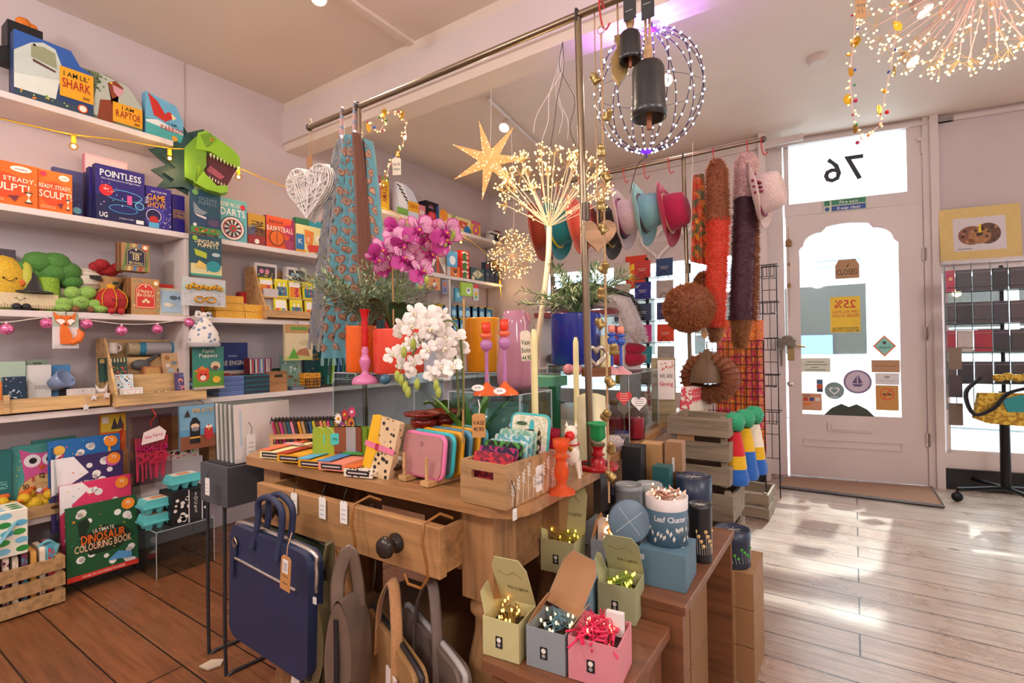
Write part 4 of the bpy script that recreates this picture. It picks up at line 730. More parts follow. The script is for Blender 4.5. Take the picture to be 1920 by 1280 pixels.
g=G();rd=random.Random(3)
for k in range(60): a=rd.uniform(0,6.28);r=rd.uniform(0,.045);g.ball((r*cos(a),r*sin(a),.03+rd.uniform(0,.012)),.0045,rd.choice(['#c8343a','#2a2a34','#e0b83a','#4a8a5a','#e8e0dc']),6)
o=g.build('beads',t)
dd('charity_cards','purple space and rainbow patterned notebook at the right of the display box',.13,-.07,.03,.1,.12,'#5a4a82',[('T','COSMIC',.5,.88,.09,'#8ad0e0',.8),('C',.25,.65,.13,0,'#e89a8a'),('C',.25,.6,.07,0,'#5a4a82'),('C',.7,.7,.09,0,'#e8c86a'),('C',.35,.3,.14,0,'#e8909a'),('C',.35,.25,.07,0,'#5a4a82'),('C',.78,.45,.11,0,'#9ac0d8'),('D',4,12,.03,['#e8c86a','#e8e0ec'],.1,.1,.95,.8)])
dd('stone_card','card of polished stone beads at the back right of the display box',.11,.0,.12,.13,.14,'#c9a47a',[('C',.2,.8,.1,0,'#a8743a'),('C',.75,.85,.1,0,'#ece4d8'),('C',.45,.6,.12,.08,'#7a848a'),('C',.75,.6,.12,.08,'#b89a6a'),('C',.3,.3,.14,.1,'#a8b4b8'),('C',.65,.3,.13,.1,'#4a4e54'),('C',.2,.5,.08,0,'#e0d8cc')])
dd('watering_can_box','small green roofed wooden birdhouse in the middle of the display box',-.01,-.0,.12,.08,.07,'#b8704a',[('R',.1,.1,.9,.9,'#c89a5a'),('R',.2,.1,.8,.35,'#8a3a34')],.04,0)
t=thing('felt_bird','grey felt pelican toy leaning in the middle of the display box','toy');t.matrix_world=Matrix.Translation(dsp.location) @ Matrix.Rotation(pi/2,4,'Z') @ Matrix.Translation((-.05,.02,.2))
g=G();g.ball((0,0,0),.035,mt('#5a5a5c',kind='fabric'),12,(1.3,.6,.8));g.tube([(.02,0,.01),(.06,0,.035),(.08,0,.05)],[.014,.01,.006],mt('#4a4a4e',kind='fabric'),8);g.build('body',t)
t=thing('rolled_blanket','blue and sand rolled blanket with a grey paper band','blanket');t.matrix_world=Matrix.Translation(dsp.location) @ Matrix.Rotation(pi/2,4,'Z') @ Matrix.Translation((.04,.085,.285))
g=G()
for x0,x1,c in ((-.13,-.08,'#c8b890'),(-.08,-.05,'#3a90b8'),(.07,.15,'#3a90b8')): g=G();g.tube([(x0,0,0),(x1,0,0)],.036,mt(c,kind='fur'),14);g.build('roll',t)
g=G();g.tube([(-.05,0,0),(.07,0,0)],.038,'#a8a4a6',16);g.build('paper_band',t)
mug(208,634,655,SF-.14,'white patterned mug in the back left of the display box',z=Z4+.26,prnt=False)
# books and boxes to the right on this shelf
XB=SF-.03
sh('book','blue fire engine handbook with a red engine standing upright','book',406,464,642,Z4,.02,'#d8d0c4',[('R',0,.45,1,1,'#223a7a'),('T','FIRE ENGINE',.5,.6,.09,'#f0ead8',.9),('R',.35,.72,.65,.75,'#8aa0c8'),('R',.08,.12,.9,.34,'#8a8a92'),('R',.08,.12,.4,.4,'#b82a2a'),('R',.42,.28,.9,.38,'#a02a2a'),('C',.2,.12,.07,0,'#1a1a1e'),('C',.75,.12,.07,0,'#1a1a1e'),('R',.12,.28,.2,.36,'#2a3a4a')],X=SF-.2)
for k in range(4):
    for j,(px0,px1,c) in enumerate(((410,458,'#7f9ad0'),(458,506,'#2f8296'))):
        y0,y1=onX(px0,720,XB).y,onX(px1,720,XB).y;g=G();g.box((0,0,.014),(y1-y0-.004,.14,.026),c);g.box((0,-.004,.014),(y1-y0-.008,.14,.018),'#2a3040' if j else '#5a74b0')
        tag(g.build('book',None,(XB-.07,(y0+y1)/2,Z4+.029*k),(0,0,pi/2+.03*((k*7) % 3-1))),'%s board book lying flat, %s of its pile' % (('pale blue','teal')[j],('lowest','second from the bottom','second from the top','topmost')[k]),'book','flat piles of board books')
rd=random.Random(11);cl=['#8a2f3a','#3a5a8a','#b8b0b8','#7a3a4a','#4a7ab0','#c8504a','#2a3a5a','#9aa8c0','#b04a5a','#5a8ac0','#a8343a','#6a7a9a']
nm=['first','second','third','fourth','fifth','sixth','seventh','eighth','ninth','tenth','eleventh','twelfth','thirteenth','fourteenth','fifteenth','sixteenth']
for k in range(12):
    p=onX(468+k*3.4,700,XB-.05);g=G();g.box((0,0,.05),(.012,.07,.1),cl[k]);g.box((0,-.034,.05),(.01,.004,.09),'#d8d0c8' if k % 3 == 0 else cl[(k+4) % 12])
    tag(g.build('little_book',None,(XB-.07,p.y,Z4+.118),(0,.06*((k*5) % 3-1)*.3,pi/2)),'little book in the row on the piles, %s from the left' % nm[k],'book','row of little books on the teal pile')
t=thing('wooden_crate','small wooden crate with a hand hole and a green booklet in it','crate',(XB-.06,onX(523,720,XB).y,Z4),pi/2)
g=G();g.box((0,-.05,.065),(.12,.01,.13),mt('#a8794a',kind='wood'));g.box((0,.05,.065),(.12,.01,.13),mt('#a8794a',kind='wood'));g.box((.056,0,.065),(.01,.1,.13),mt('#a8794a',kind='wood'));g.box((-.056,0,.065),(.01,.1,.13),mt('#a8794a',kind='wood'));g.prism(rrect(.06,.018,.008,cy=.1),-.0555,-.054,'#3a2c14');g.build('box',t)
sh('book','small dark green booklet standing behind the little crate','book',509,539,690,Z4+.1,.02,'#1f4a34',[('T','Bunny Ear',.5,.6,.2,'#e8ece0',.8),('R',.3,.25,.7,.3,'#8aa890')],X=XB-.11)
sh('book','tall thin picture book with pale green jungle cover beside the crate','book',530,566,665,Z4,.02,'#7a9a8a',[('D',12,30,.07,['#4a8a6a','#c8d8d0','#b04a3a','#5a7a4a'],.05,.05,.95,.95)],X=XB-.05,lean=-.1)
sh('book','dark teal picture atlas with a world map title','book',570,604,648,Z4,.02,'#1a4a54',[('T','GIANT',.5,.78,.06,'#d89a4a',.7),('T','WORLD MAP',.5,.68,.06,'#d89a4a',.85),('D',2,14,.06,['#c8943a','#2a7a80'],.1,.1,.9,.5)],X=XB-.12)
t=thing('cork_box','black wire basket holding yellow quiz card boxes','basket',(XB-.03,onX(588,720,XB).y,Z4),pi/2)
g=G()
for z in (.01,.03,.05,.07): g.tube([(-.07,-.05,z),(.07,-.05,z),(.07,.05,z),(-.07,.05,z)],.0025,'#1e1e22',4,True)
for k in range(6): g.tube([(-.07+k*.028,-.05,.0),(-.07+k*.028,-.05,.07)],.002,'#1e1e22',4)
g.build('basket',t)
for k in range(2): sh('quiz_box',('yellow quiz card box, left one in the wire basket','yellow quiz card box, right one in the wire basket')[k],'card box',569+k*16,584+k*17,699,Z4+.006,.05,'#e8a020',[('T','QUIZ',.5,.85,.1,'#3a2414',.8)]+[('R',.15+.25*i,.1,.3+.25*i,.6,'#8a5a1a') for i in range(3)],X=XB-.01,group='yellow quiz boxes')
cl=['#2f7a6a','#7ab04a','#1f4a5a','#2a6a8a','#4a9a8a','#24444a','#8ab84a','#3a6a9a','#2f5a4a','#5a8a3a','#1a3a5a','#6aa8b0','#d8c8b0','#3a8a9a']
for k in range(14):
    p=onX(608+k*9,700,XB-.05);g=G();g.box((0,0,.12),(.02,.16,.22+.02*((k*3) % 4)),cl[k]);g.box((0,-.081,.12),(.016,.002,.1),cl[(k+5) % 14])
    tag(g.build('picture_book',None,(XB-.09,p.y,Z4+.02 if False else Z4+.012+.01*((k*3) % 4)/1),(0,.1 if k < 12 else 0,pi/2)),'blue or green picture book spine behind the scarf, %s of the row' % nm[k],'book','picture books behind the scarf')
sh('stack_of_cards','low pile of blue grey booklets beside the wire basket','book',548,572,724,Z4,.1,'#6a7488',[('R',0,.45,1,.5,'#c8ccd4')],X=XB)
# ---------------- under the display shelf
sh('picture_book','orange and yellow dinosaur picture book in front of the lowest shelf back','book',188,235,776,Z5+.2,.02,'#e8702a',[('R',0,.6,1,1,'#e8c63a'),('P',[(.4,.65),(.55,.92),(.7,.65)],'#3a3438'),('P',[(.6,.65),(.78,.95),(.95,.65)],'#4a4448'),('P',[(.05,.55),(.5,.45),(.85,.65),(.95,.85),(.9,.6),(.7,.2),(.3,.3)],'#c8341e'),('R',.4,.05,.5,.3,'#c8341e'),('R',.7,.05,.8,.3,'#c8341e'),('R',0,0,1,.08,'#3a6a3a'),('R',.05,.8,.3,.95,'#f4ecd8')],X=SF-.1)
sh('storage_box','brown wooden box under the dinosaur picture book','box',184,240,846,Z5,.12,mt('#a87a48',kind='wood'),[],X=SF-.08)
sh('board_book','brown board book with orange circle behind the pink straws','book',300,340,780,Z5,.02,'#8a6038',[('C',.5,.3,.3,0,'#c8762a'),('P',[(.3,.3),(.5,.42),(.7,.3)],'#2a1e18')],X=SF-.14)
t=hang('pirate_pack','blue pirate finger puppet pack with captain and parrot','craft pack',336,422,758,838,SF+.06,.02,mt('#7fb0cc',.2),[('R',0,.0,1,.3,'#8a5238'),('R',0,.3,1,.45,'#5a9ac0'),('P',[(.2,.12),(.42,.12),(.42,.6),(.34,.72),(.26,.72),(.2,.6)],'#1e1e26'),('C',.31,.52,.09,.06,'#e8c8a8'),('C',.31,.45,.08,.05,'#8a8a90'),('R',.2,.24,.42,.28,'#e0a83a'),('C',.6,.35,.1,.18,'#c8303a'),('C',.57,.48,.035,0,'#f4f0e0'),('C',.64,.48,.035,0,'#f4f0e0'),('P',[(.58,.45),(.63,.45),(.6,.38)],'#e8b83a'),('C',.87,.55,.09,.07,'#e8c0a0'),('R',.78,.6,.96,.66,'#c8343a'),('T','PIRATES',.5,.88,.1,'#d8b06a',.5),('P',[(.08,.75),(.2,.75),(.14,.92)],'#3a2a2a')])
t=hang('straw_pack','clear pack of bright pink drinking straws hanging on a red hook','party straws',246,320,778,905,SF+.08,.03,mt('#e8d8dc',kind='glass'),[],hook=False)
g=G();h_=.29;w_=.17;rd=random.Random(4)
for k in range(16):
    x=-.065+.13*k/15;g.tube([(x*.9+rd.uniform(-.01,.01),rd.uniform(-.008,.008),.01+rd.uniform(0,.02)),(x,0,h_*.55),(x*1.1,rd.uniform(-.008,.008),h_*.8)],.0035,mt('#e8527a',.3),5)
g.build('straws',t)
g=G()
for k in range(40): g.ball((rd.uniform(-.07,.07),rd.uniform(-.012,.012),rd.uniform(.165,.185)),.006,mt('#d02a90',.15,.6),6)
for k in range(40): g.box((rd.uniform(-.06,.07),rd.uniform(-.014,-.006),rd.uniform(.1,.155)),(.022,.001,.01),mt('#e04a6a',.3),Matrix.Rotation(rd.uniform(0,3),3,'Y'))
g.build('tinsel',t)
g=G();g.prism([(-.05,.2),(.05,.215),(.06,.255),(.03,.285),(-.04,.26)],-.018,-.016,'#ecdcd8');g.text('Hen Party',.005,.24,.016,'#d03a7a',-.0185,.08,rot=.15);g.build('header_card',t)
g=G();g.tube([(0,0,.28),(.0,.0,.31),(.02,.0,.34),(.02,.05,.37)],.003,'#b8382a',6);g.build('hook',t)
# ================================================================ low goods in front of the left shelves
slat=mt('#b08c60',.6,kind='wood')
def crate(label,x,y,z,w,d,h,n=3,m=slat,rz=0,name='slatted_crate'):
    g=G();s=h/n
    for k in range(n):
        for a in (-1,1): g.box((0,a*(d/2-.006),s*(k+.5)),(w,.012,s*.74),m);g.box((a*(w/2-.006),0,s*(k+.5)),(.012,d-.026,s*.74),m)
    for a in (-1,1):
        for b in (-1,1): g.box((a*(w/2-.022),b*(d/2-.022),h/2),(.02,.02,h*.98),m)
    g.box((0,0,.012),(w-.05,d-.05,.008),m);return tag(g.build(name,None,(x,y,z),(0,0,rz)),label,'crate')
crate('slatted wooden crate on the floor full of folded fabric pouches',-2.98,.5,0,.17,.5,.215)
rd=random.Random(2);FC=['#d8c8b4','#c83a4a','#e0d4c4','#7a3a5a','#e8dcc8','#4a8aa0','#d09a4a']
for k in range(16):
    g=G();g.prism(rrect(.13,.21,.02,cy=.12),-.009,.009,mt(FC[k % 7],.9,kind='mosaic',scale=90,h2=FC[(k*3+2) % 7]));tag(g.build('fabric_pouch',None,(-2.98,.28+.0285*k,.022+.02*rd.random()),(0,0,0),bev=.004),'folded patterned fabric pouch in the floor crate, %s from the left' % nm[k],'pouch','fabric pouches in the floor crate')
for k in range(16):
    pass
t=thing('ribbon_bag','turquoise ribbon tied pouch standing at the right of the floor crate','pouch',(-2.95,.70,.2),pi/2);g=G()
g.tube([(0,0,0),(.01,0,.05),(0,.0,.07)],[.03,.035,.006],mt('#6ab4c4',.7,kind='fabric'),10);g.tube([(-.03,-.01,.06),(0,-.02,.08),(.03,-.01,.05)],.007,'#6ab4c4');g.build('body',t,bev=0)
t=thing('tote_bag','white fabric bag with green and blue dots resting on the floor crate','bag',(-2.98,.47,.26),pi/2)
g=G();dots=mt('#ece8d8',.8);g.box((0,0,.095),(.32,.16,.19),dots);rd=random.Random(8)
for k in range(34):
    c=('#3aa04a','#7ac0dc','#2a8a3a','#5ab0d0')[k % 4];x,z=-.135+.045*(k % 7)+rd.uniform(-.008,.008),.025+.036*(k//7);g.flat(circ(x,z,.021,.013,12),-.0805-.0002*(k % 2),c)
for k in range(20): g.flat(circ(-.13+.052*(k % 6),-.055+.04*(k//6),.021,.014,12),.1905,('#3aa04a','#7ac0dc','#2a8a3a')[k % 3],'z')
g.build('bag',t,bev=.004);g=G();g.tube([(.12,-.085,.14),(.06,-.1,.06),(-.02,-.09,-.02),(-.1,-.08,-.04)],.012,mt('#7ab8c8',.8,kind='fabric'),6,flat=.3);g.build('handle',t)
# owl clock, ducks
OWL=[('P',[(.15,.0),(.85,0),(.8,.55),(.88,.95),(.7,.88),(.5,.86),(.3,.88),(.12,.95),(.2,.55)],'#d85a9a'),('C',.34,.76,.15,0,'#f4e8ec'),('C',.66,.76,.15,0,'#f4e8ec'),('C',.35,.76,.07,0,'#1a1418'),('C',.65,.76,.07,0,'#1a1418'),('P',[(.43,.68),(.57,.68),(.5,.6)],'#e0602a'),('C',.5,.28,.43,0,'#c08a4a'),('C',.5,.28,.41,0,'#e0b87a'),('C',.5,.28,.24,0,'#c89a5a'),('C',.5,.28,.22,0,'#dcb078'),('C',.5,.26,.13,0,'#d85a9a'),('C',.45,.32,.05,0,'#fff'+'fff'),('C',.55,.32,.05,0,'#ffffff')]+[('T',str(k or 12),.5+.33*sin(k*pi/6),.28+.25*cos(k*pi/6),.07,('#c83a4a' if k % 2 else '#3a2418'),.12) for k in range(12)]+[('D',2,10,.012,['#e8d86a'],.02,.5,.12,.95)]
sh('toy_clock','turquoise board with a pink owl around a wooden clock dial','toy clock',24,130,832,Z5,.02,'#4aa09a',OWL,X=SF-.12,lean=-.06)
sh('board_book','turquoise board half hidden behind the pink owl clock','book',60,142,822,Z5,.02,'#3a8a84',[],X=SF-.17)
sh('book','dark teal activity book at the left edge behind the owl clock','book',-30,21,845,Z5,.02,'#1f6a6a',[('T','PLAY',.7,.5,.08,'#8ac8c0',.4,pi/2)],X=SF-.1)
t=thing('wooden_tray','pale wooden tray of yellow knitted ducks on the lowest shelf','tray',(SF-.09,onX(75,940,SF-.05).y,Z5),pi/2)
g=G();g.box((0,-.09,.03),(.3,.01,.05),slat);g.box((0,.08,.03),(.3,.01,.05),slat);g.box((0,0,.01),(.3,.16,.01),slat);g.box((.145,0,.03),(.01,.16,.05),slat);g.box((-.145,0,.03),(.01,.16,.05),slat);g.prism(rrect(.07,.015,.007,cx=.06,cy=.035),-.0965,-.095,'#4a3420');g.build('tray',t)
for k,(x,y) in enumerate(((-.1,-.03),(-.03,-.04),(.04,-.03),(.1,-.04),(.0,.03))):
    o=thing('knitted_duck','yellow knitted duck in the tray below the owl clock, %s' % ('left end','second from left','third from left','right end','middle of the back')[k],'knitted toy',(t.location.x-y*1,t.location.y+x,Z5+.022),pi/2+rd.uniform(-.6,.6),'knitted ducks')
    g=G();ym=mt('#f0bc1c',kind='fur');g.ball((0,.01,.035),.034,ym,12,(1.2,.9,.9),.03);g.ball((-.02,-.015,.068),.024,ym,12);g.build('body',o)
    g=G();g.ball((-.025,-.042,.065),.011,'#e0701c',8,(1.2,1,.5));g.build('beak',o);g=G();g.ball((-.018,-.0,.09),.018,mt('#e86a1c',kind='fur'),8,(1.2,1,.6),.3);g.build('tuft',o)
for k in range(6):
    g=G();g.box((0,0,.1),(.16,.007,.2),('#f0ece0','#6aa03a','#4a8ac0','#e0d04a','#3a7a4a','#ece8dc')[k]);tag(g.build('thin_book',None,(SF-.06,.5+.014*k,Z5+.004),(.3,0,0)),'thin leaning picture book at the left edge, %s from the left' % nm[k],'book','thin leaning picture books')
# colouring book stand
acr=mt('#e6ecec',kind='glass')
XS=-2.95
t=thing('book_stand','clear acrylic stepped stand holding four colouring books','display stand',(XS,onX(196,1080,XS).y,0),pi/2);ys=t.location.y
g=G()
for k in range(4): g.box((0,.02+.035*k,.03+.06*k+.1),(.31,.004,.2),acr);g.box((0,.005+.035*k,.03+.07*k),(.31,.03,.004),acr)
for s in (-1,1): g.prism([(-.02,0),(.16,0),(.14,.66),(.1,.66),(-.02,.2)],s*.157-.002,s*.157+.002,acr,ax='x')
g.build('stand',t)
CB=lambda bg,t1,c1,seed,extra=[]: [('D',seed,26,.06,['#f4f2ee','#ece8e4'],.06,.06,.94,.94)]+extra+[('T','ULTIMATE',.5,.62,.05,'#f0e8d8',.3),('T',t1,.5,.53,.12,c1,.62),('T','COLOURING BOOK',.5,.42,.1,'#f4c8a0',.8),('C',.86,.9,.1,0,'#f0902a'),('T','72',.86,.92,.04,'#ffffff',.1),('D',seed+1,14,.012,['#e8c83a','#e05a5a','#5ab0e0'],.04,.04,.96,.96)]
BKS=[('colouring_book','blue jungle colouring book with a giraffe, at the top of the stand',0,'#1f6ab0',CB(0,'JUNGLE','#f0a81c',3,[('P',[(.2,.6),(.5,.7),(.85,.62),(.8,.35),(.3,.35)],'#1f5a34'),('P',[(.82,.85),(.86,.85),(.86,.6),(.92,.4),(.78,.4),(.82,.6)],'#f0b02a'),('C',.14,.86,.08,0,'#f0b84a'),('P',[(.0,.7),(.2,.8),(.21,.78),(.02,.66)],'#d8303a')])),
 ('colouring_book','purple unicorn colouring book, second from the back of the stand',1,'#3a2a62',CB(0,'FAIRY','#e88ac0',5,[('P',[(0,.5),(.5,.75),(.3,1),(0,1)],'#f0ecf0'),('C',.85,.88,.11,0,'#d85ab0')])),
 ('colouring_book','pink unicorn colouring book, third from the back of the stand',2,'#e03a6a',CB(0,'UNICORN','#f4d0e0',7,[('P',[(0,.6),(.4,.9),(.3,1),(0,1)],'#f4eef0'),('C',.85,.88,.1,0,'#e0408a')])),
 ('colouring_book','green dinosaur colouring book at the front of the stand',3,'#1f5a34',CB(0,'DINOSAUR','#f06a1c',9,[('P',[(.15,.78),(.28,.82),(.32,.74),(.26,.6),(.5,.68),(.8,.6),(.95,.45),(.7,.3),(.3,.3),(.18,.5)],'#17301e'),('R',0,0,1,.07,'#d8342a'),('T','HOURS OF COLOURING FUN INSIDE',.5,.035,.025,'#f4e8e0',.6),('P',[(.55,.16),(.7,.26),(.9,.2),(.9,.12)],'#5aa0d8'),('S',.1,.8,.03,'#e8902a')]))]
for n_,lb,k,c,a in BKS:
    g=G();carton(g,.275,.012,.335,c,a);o=g.build(n_,None,(XS-.125+.0375*k,ys-.01+(-.02,-.02,.0,.012)[k],.355-.1*k+(.02 if k == 1 else 0)),(-.05,0,pi/2));tag(o,lb,'colouring book','colouring books in the stand')
# acrylic riser, egg boxes, dotted gift box, calendars
def abox(name,label,x0,x1,y0,y1,z0,z1,rz=0,m=None):
    w,d,h=x1-x0,y1-y0,z1-z0;m=m or acr;g=G()
    for s in (-1,1): g.box((s*(w/2-.002),0,h/2),(.004,d,h),m);g.box((0,s*(d/2-.002),h/2),(w-.008,.004,h),m)
    g.box((0,0,h-.002),(w-.008,d-.008,.004),m);ed=mt('#b9c2c4',.2)
    for s in (-1,1):
        for q in (-1,1): g.box((s*w/2,q*d/2,h/2),(.0025,.0025,h),ed)
        g.box((s*w/2,0,h),(.0025,d,.0025),ed);g.box((0,s*d/2,h),(w,.0025,.0025),ed)
    return tag(g.build(name,None,((x0+x1)/2,(y0+y1)/2,z0),(0,0,rz)),label,'display riser')
ya,yb=onX(285,1040,-2.85).y,onX(385,1000,-2.85).y
abox('acrylic_riser','clear acrylic box on the floor under the turquoise egg cartons',-3.03,-2.8,ya,yb+.02,0,.225)
tq=mt('#5fc4c8',.6)
def eggs(x,y,z,label):
    t=thing('egg_carton',label,'egg carton',(x,y,z),pi/2,'turquoise egg cartons');g=G()
    for a in (-1,0,1):
        for b in (-1,1): g.lathe([(.012,0),(.024,.03),(.022,.032)],tq,12,(a*.046,b*.024,0))
    g.box((0,0,.034),(.155,.105,.008),tq);g.build('tray',t);g=G();g.prism([(-.075,.038),(.075,.038),(.062,.07),(-.062,.07)],-.045,.045,tq)
    g.flat(rrect(.11,.07,.008),.0705,mt('#e8dcd0'),'z');g.flat(rrect(.06,.04,.004),.071,mt('#d88a5a'),'z');g.build('lid',t,bev=.005)
p=onX(300,980,-2.87);eggs(-2.9,p.y,.227,'turquoise egg carton, lower one of the pair on the riser');eggs(-2.9,p.y+.0,.302,'turquoise egg carton, upper one of the pair on the riser')
p=onX(348,940,-2.87)
g=G();carton(g,.17,.14,.165,'#17161a',[('D',3,26,.06,['#ece8e4'],.08,.1,.92,.9),('R',.45,.0,.85,1,'#e8e4e0'),('R',.48,0,.82,1,'#17161a'),('R',.5,.08,.8,.92,'#2a282c')]+[('T',c,.65,.84-.13*i,.1,'#ece8e4',.2) for i,c in enumerate('SOCKS')]);tag(g.build('gift_box',None,(-2.89,p.y,.227),(0,0,pi/2)),'black gift box with white dots and a vertical label on the riser','gift box')
eggs(-2.9,p.y,.394,'turquoise egg carton sitting on top of the black dotted box')
CA=[('R',0,0,1,1,'#ece8dc'),('R',.08,.08,.92,.55,'#f4f2ec'),('D',3,22,.05,['#e8b03a','#7ab04a','#5aa0c8','#d8485a'],.1,.62,.9,.92)]+[('R',.1+.17*i,.1+.15*j,.24+.17*i,.2+.15*j,('#e8c8b8','#d85a6a','#c8d8b0')[(i+j*2) % 3]) for i in range(5) for j in range(3)]
sh('calendar','white calendar pack with coloured squares beside the pink straws','calendar',312,372,842,Z5+.15,.02,'#ece8dc',CA,X=SF-.03)
g=G();carton(g,.2,.1,.15,'#c8c2c4');tag(g.build('storage_box',None,(SF-.07,onX(342,900,SF-.03).y,Z5),(0,0,pi/2)),'pale box behind the egg cartons under the calendar pack','box')
for k in range(3): sh('brooch_card','light blue card with a dark pin behind the prints, %s' % ('left','middle','right')[k],'card',441+k*14,456+k*14,768+k*3,Z5+.3,.01,'#a8c8dc',[('P',[(.2,.4),(.8,.55),(.6,.3)],'#24304a')],X=SF-.04-.02*k)
g=G();carton(g,.36,.14,.3,mt('#8a6440',kind='wood'));tag(g.build('storage_box',None,(SF-.09,onX(450,850,SF-.03).y,Z5),(0,0,pi/2)),'brown wooden box on the lowest shelf behind the prints','box')
# ================================================================ bag stand, print box, bags
t=thing('bag_stand','dark grey wire stand of bent tube left of the table','stand',(-1.87,.95,0));bk=mt('#3a3c42',.4,.4)
g=G()
for x,y0 in ((-.09,-.04),(.09,-.07)): g.tube([(x,y0,.58),(x,y0,.02),(x+.01,y0+.02,.008),(x+.03,y0+.22,.008),(x+.02,y0+.24,.02),(x+.02,y0+.26,.57)],.006,bk,8)
for y in (-.05,.2): g.tube([(-.1,y,.58),(.11,y,.58)],.006,bk,8)
g.build('frame',t)
g=G();g.box((0,0,.065),(.18,.28,.13),mt('#4a4c52',.6));g.box((0,0,.132),(.15,.25,.004),mt('#2c2e32'));tag(g.build('print_box',None,(-1.79,.99,.585),(0,0,.0)),'dark grey box holding sleeved prints left of the table','box')
for k in range(10):
    g=G();carton(g,.2,.004,.2,('#ded8d2','#cfc8c0','#e8e4e0')[k % 3],[('R',.08,.3,.12,.9,'#6a6460' if k % 2 else '#b8c8d4')])
    g.box((0,.006,.1),(.205,.002,.205),mt('#e0e4e4',kind='glass'));tag(g.build('print_sleeve',None,(-1.725-.0145*k,.99+.004*(k % 2),.715),(-.05,0,pi/2)),'sleeved art print standing in the grey box, %s from the front' % nm[k],'art print','sleeved art prints')
def ptag(name,label,p,rz,w,h,col='#ecebe6',strc='#1c1c20',rows=3,tilt=0,txt=None,cat='price tag',tm='#5a5a60',L=.04,group=None):
    t=thing(name,label,cat,p,rz,group,rot=(0,tilt,rz));g=G();g.prism([(-w/2,0),(w/2,0),(w/2,h*.92),(w*.3,h),(-w*.3,h),(-w/2,h*.92)],-.0008,.0008,col)
    if txt:
        for i,s in enumerate(txt): g.text(s,0,h*(.62-.26*i),h*.17,tm,-.0012,w*.85)
    else:
        for i in range(rows): g.prism([(-w*.3,h*(.2+.2*i)),(w*.3,h*(.2+.2*i)),(w*.3,h*(.22+.2*i)),(-w*.3,h*(.22+.2*i))],-.0013,-.0009,tm)
    g.build('tag',t);g=G();g.tube([(0,0,h*.93),(.003,.0,h+L*.5),(-.002,.012,h+L)],.0012,strc,4);g.build('string',t);return t
ptag('price_tag','white swing tag hanging from the print box',(-1.7,.93,.74),pi/2,.028,.075)
t=thing('ceramic_tag','beige leaf shaped ceramic tag tied to the foot of the bag stand','ornament',onZ(398,1248,0)+Vector((0,0,.003)),.4);g=G();g.prism([(-.035,-.02),(.01,-.03),(.035,0),(.02,.03),(-.02,.02)],0,.006,'#c9b8a4',ax='z');g.build('leaf',t)
g=G();carton(g,.22,.2,.42,'#24367a',[('R',0,.88,1,1,'#c8b8b4')],top='#c8b8b4');tag(g.build('storage_box',None,(-2.02,1.3,0),(0,0,0)),'blue box with patterned lid on the floor behind the bag stand','box')
g=G();carton(g,.34,.3,.2,'#a8784a',[('T','MADE IN CHINA',.3,.7,.14,'#4a3420',.45)]);tag(g.build('cardboard_box',None,(-1.5,1.12,0),(0,0,-.25)),'brown cardboard box lettered MADE IN CHINA under the table','cardboard box')
def satchel(name,label,loc,rz,w,h,d,col,tilt=0,zipm='#c4c0bc',handles=True):
    m=mt(col,.55,kind='leather');t=thing(name,label,'bag',loc,0,'leather document bags',rot=(0,tilt,rz));g=G()
    g.prism(rrect(w,h,.035,5,0,h/2),-d/2,d/2,m);g.build('body',t,bev=.008)
    g=G();g.tube([(-w/2+.0,0,h*.75),(-w/2+.003,0,h-.03),(-w/2+.03,0,h+.001),(w/2-.03,0,h+.001),(w/2,0,h-.03),(w/2+.001,0,h*.7)],.006,mt(zipm,.25,.9),6);g.build('zip',t)
    g=G();g.tube([(-w*.42,-d/2-.003,h*.72),(w*.38,-d/2-.003,h*.7)],.0045,mt(zipm,.25,.9),6);g.box((-w*.42,-d/2-.006,h*.65),(.012,.004,.06),m);g.build('pocket_zip',t)
    for s in (-1,1):
        g=G();g.tube([(s*w*.4,-d/2-.005,h*.86+.012*1),(s*w*.4+.012,-d/2-.005,h*.86),(s*w*.4,-d/2-.005,h*.85-.012),(s*w*.4-.012,-d/2-.005,h*.86)],.003,mt('#c8b89a',.2,1),6,True);g.box((s*w*.4,-d/2-.004,h*.8),(.016,.005,.035),m)
        if s < 0: g.build('ring',t)
    if handles:
        for y in (-.012,.016):
            g=G();g.tube([(-w*.16,y-.012,h-.04),(-w*.15,y,h+.03),(-.05,y,h+.08),(0,y,h+.1),(.05,y,h+.08),(w*.15,y,h+.03),(w*.16,y-.012,h-.04)],.008,m,10);g.build('handle',t)
    return t
k1,k2=onY(512,950,.8),onY(732,1016,.8)
nb=satchel('document_bag','navy blue leather document bag hanging from the left drawer knob',(-1.235,.725,.33),0,.35,.3,.04,'#1f2a4c',tilt=.04)
satchel('document_bag','olive green leather document bag behind the navy one',(-1.36,.85,.26),.0,.34,.32,.03,'#2f3a24',tilt=.03,handles=False)
t=ptag('price_tag','kraft cardboard tag with a white barcode sticker tied to the navy bag',at(534,1106,1.14),0,.037,.078,'#b9844e','#c9a070',3,.1,tm='#5a3c20',L=.05)
g=G();g.box((0,-.0015,.055),(.02,.001,.03),'#e4e0dc')
for i in range(5): g.box((0,-.0022,.046+.004*i),(.014,.0005,.0012),'#5a5a5e')
g.build('barcode_sticker',t)
brn=mt('#6a5648',.3,kind='leather')
def hookS(label,p,s=1):
    g=G();m=mt('#8a5a24',.35,.2);g.tube([p+Vector(q)*s for q in ((.02,.05,.0),(.0,.03,.012),(-.01,-.01,.0),(-.008,-.018,-.04),(.006,-.02,-.08),(.008,-.02,-.11),(-.01,-.02,-.135),(-.05,-.02,-.135),(-.062,-.02,-.115))],[.0035]*9,m,8);tag(g.build('branch_hook'),label,'hook','tree branch hooks')
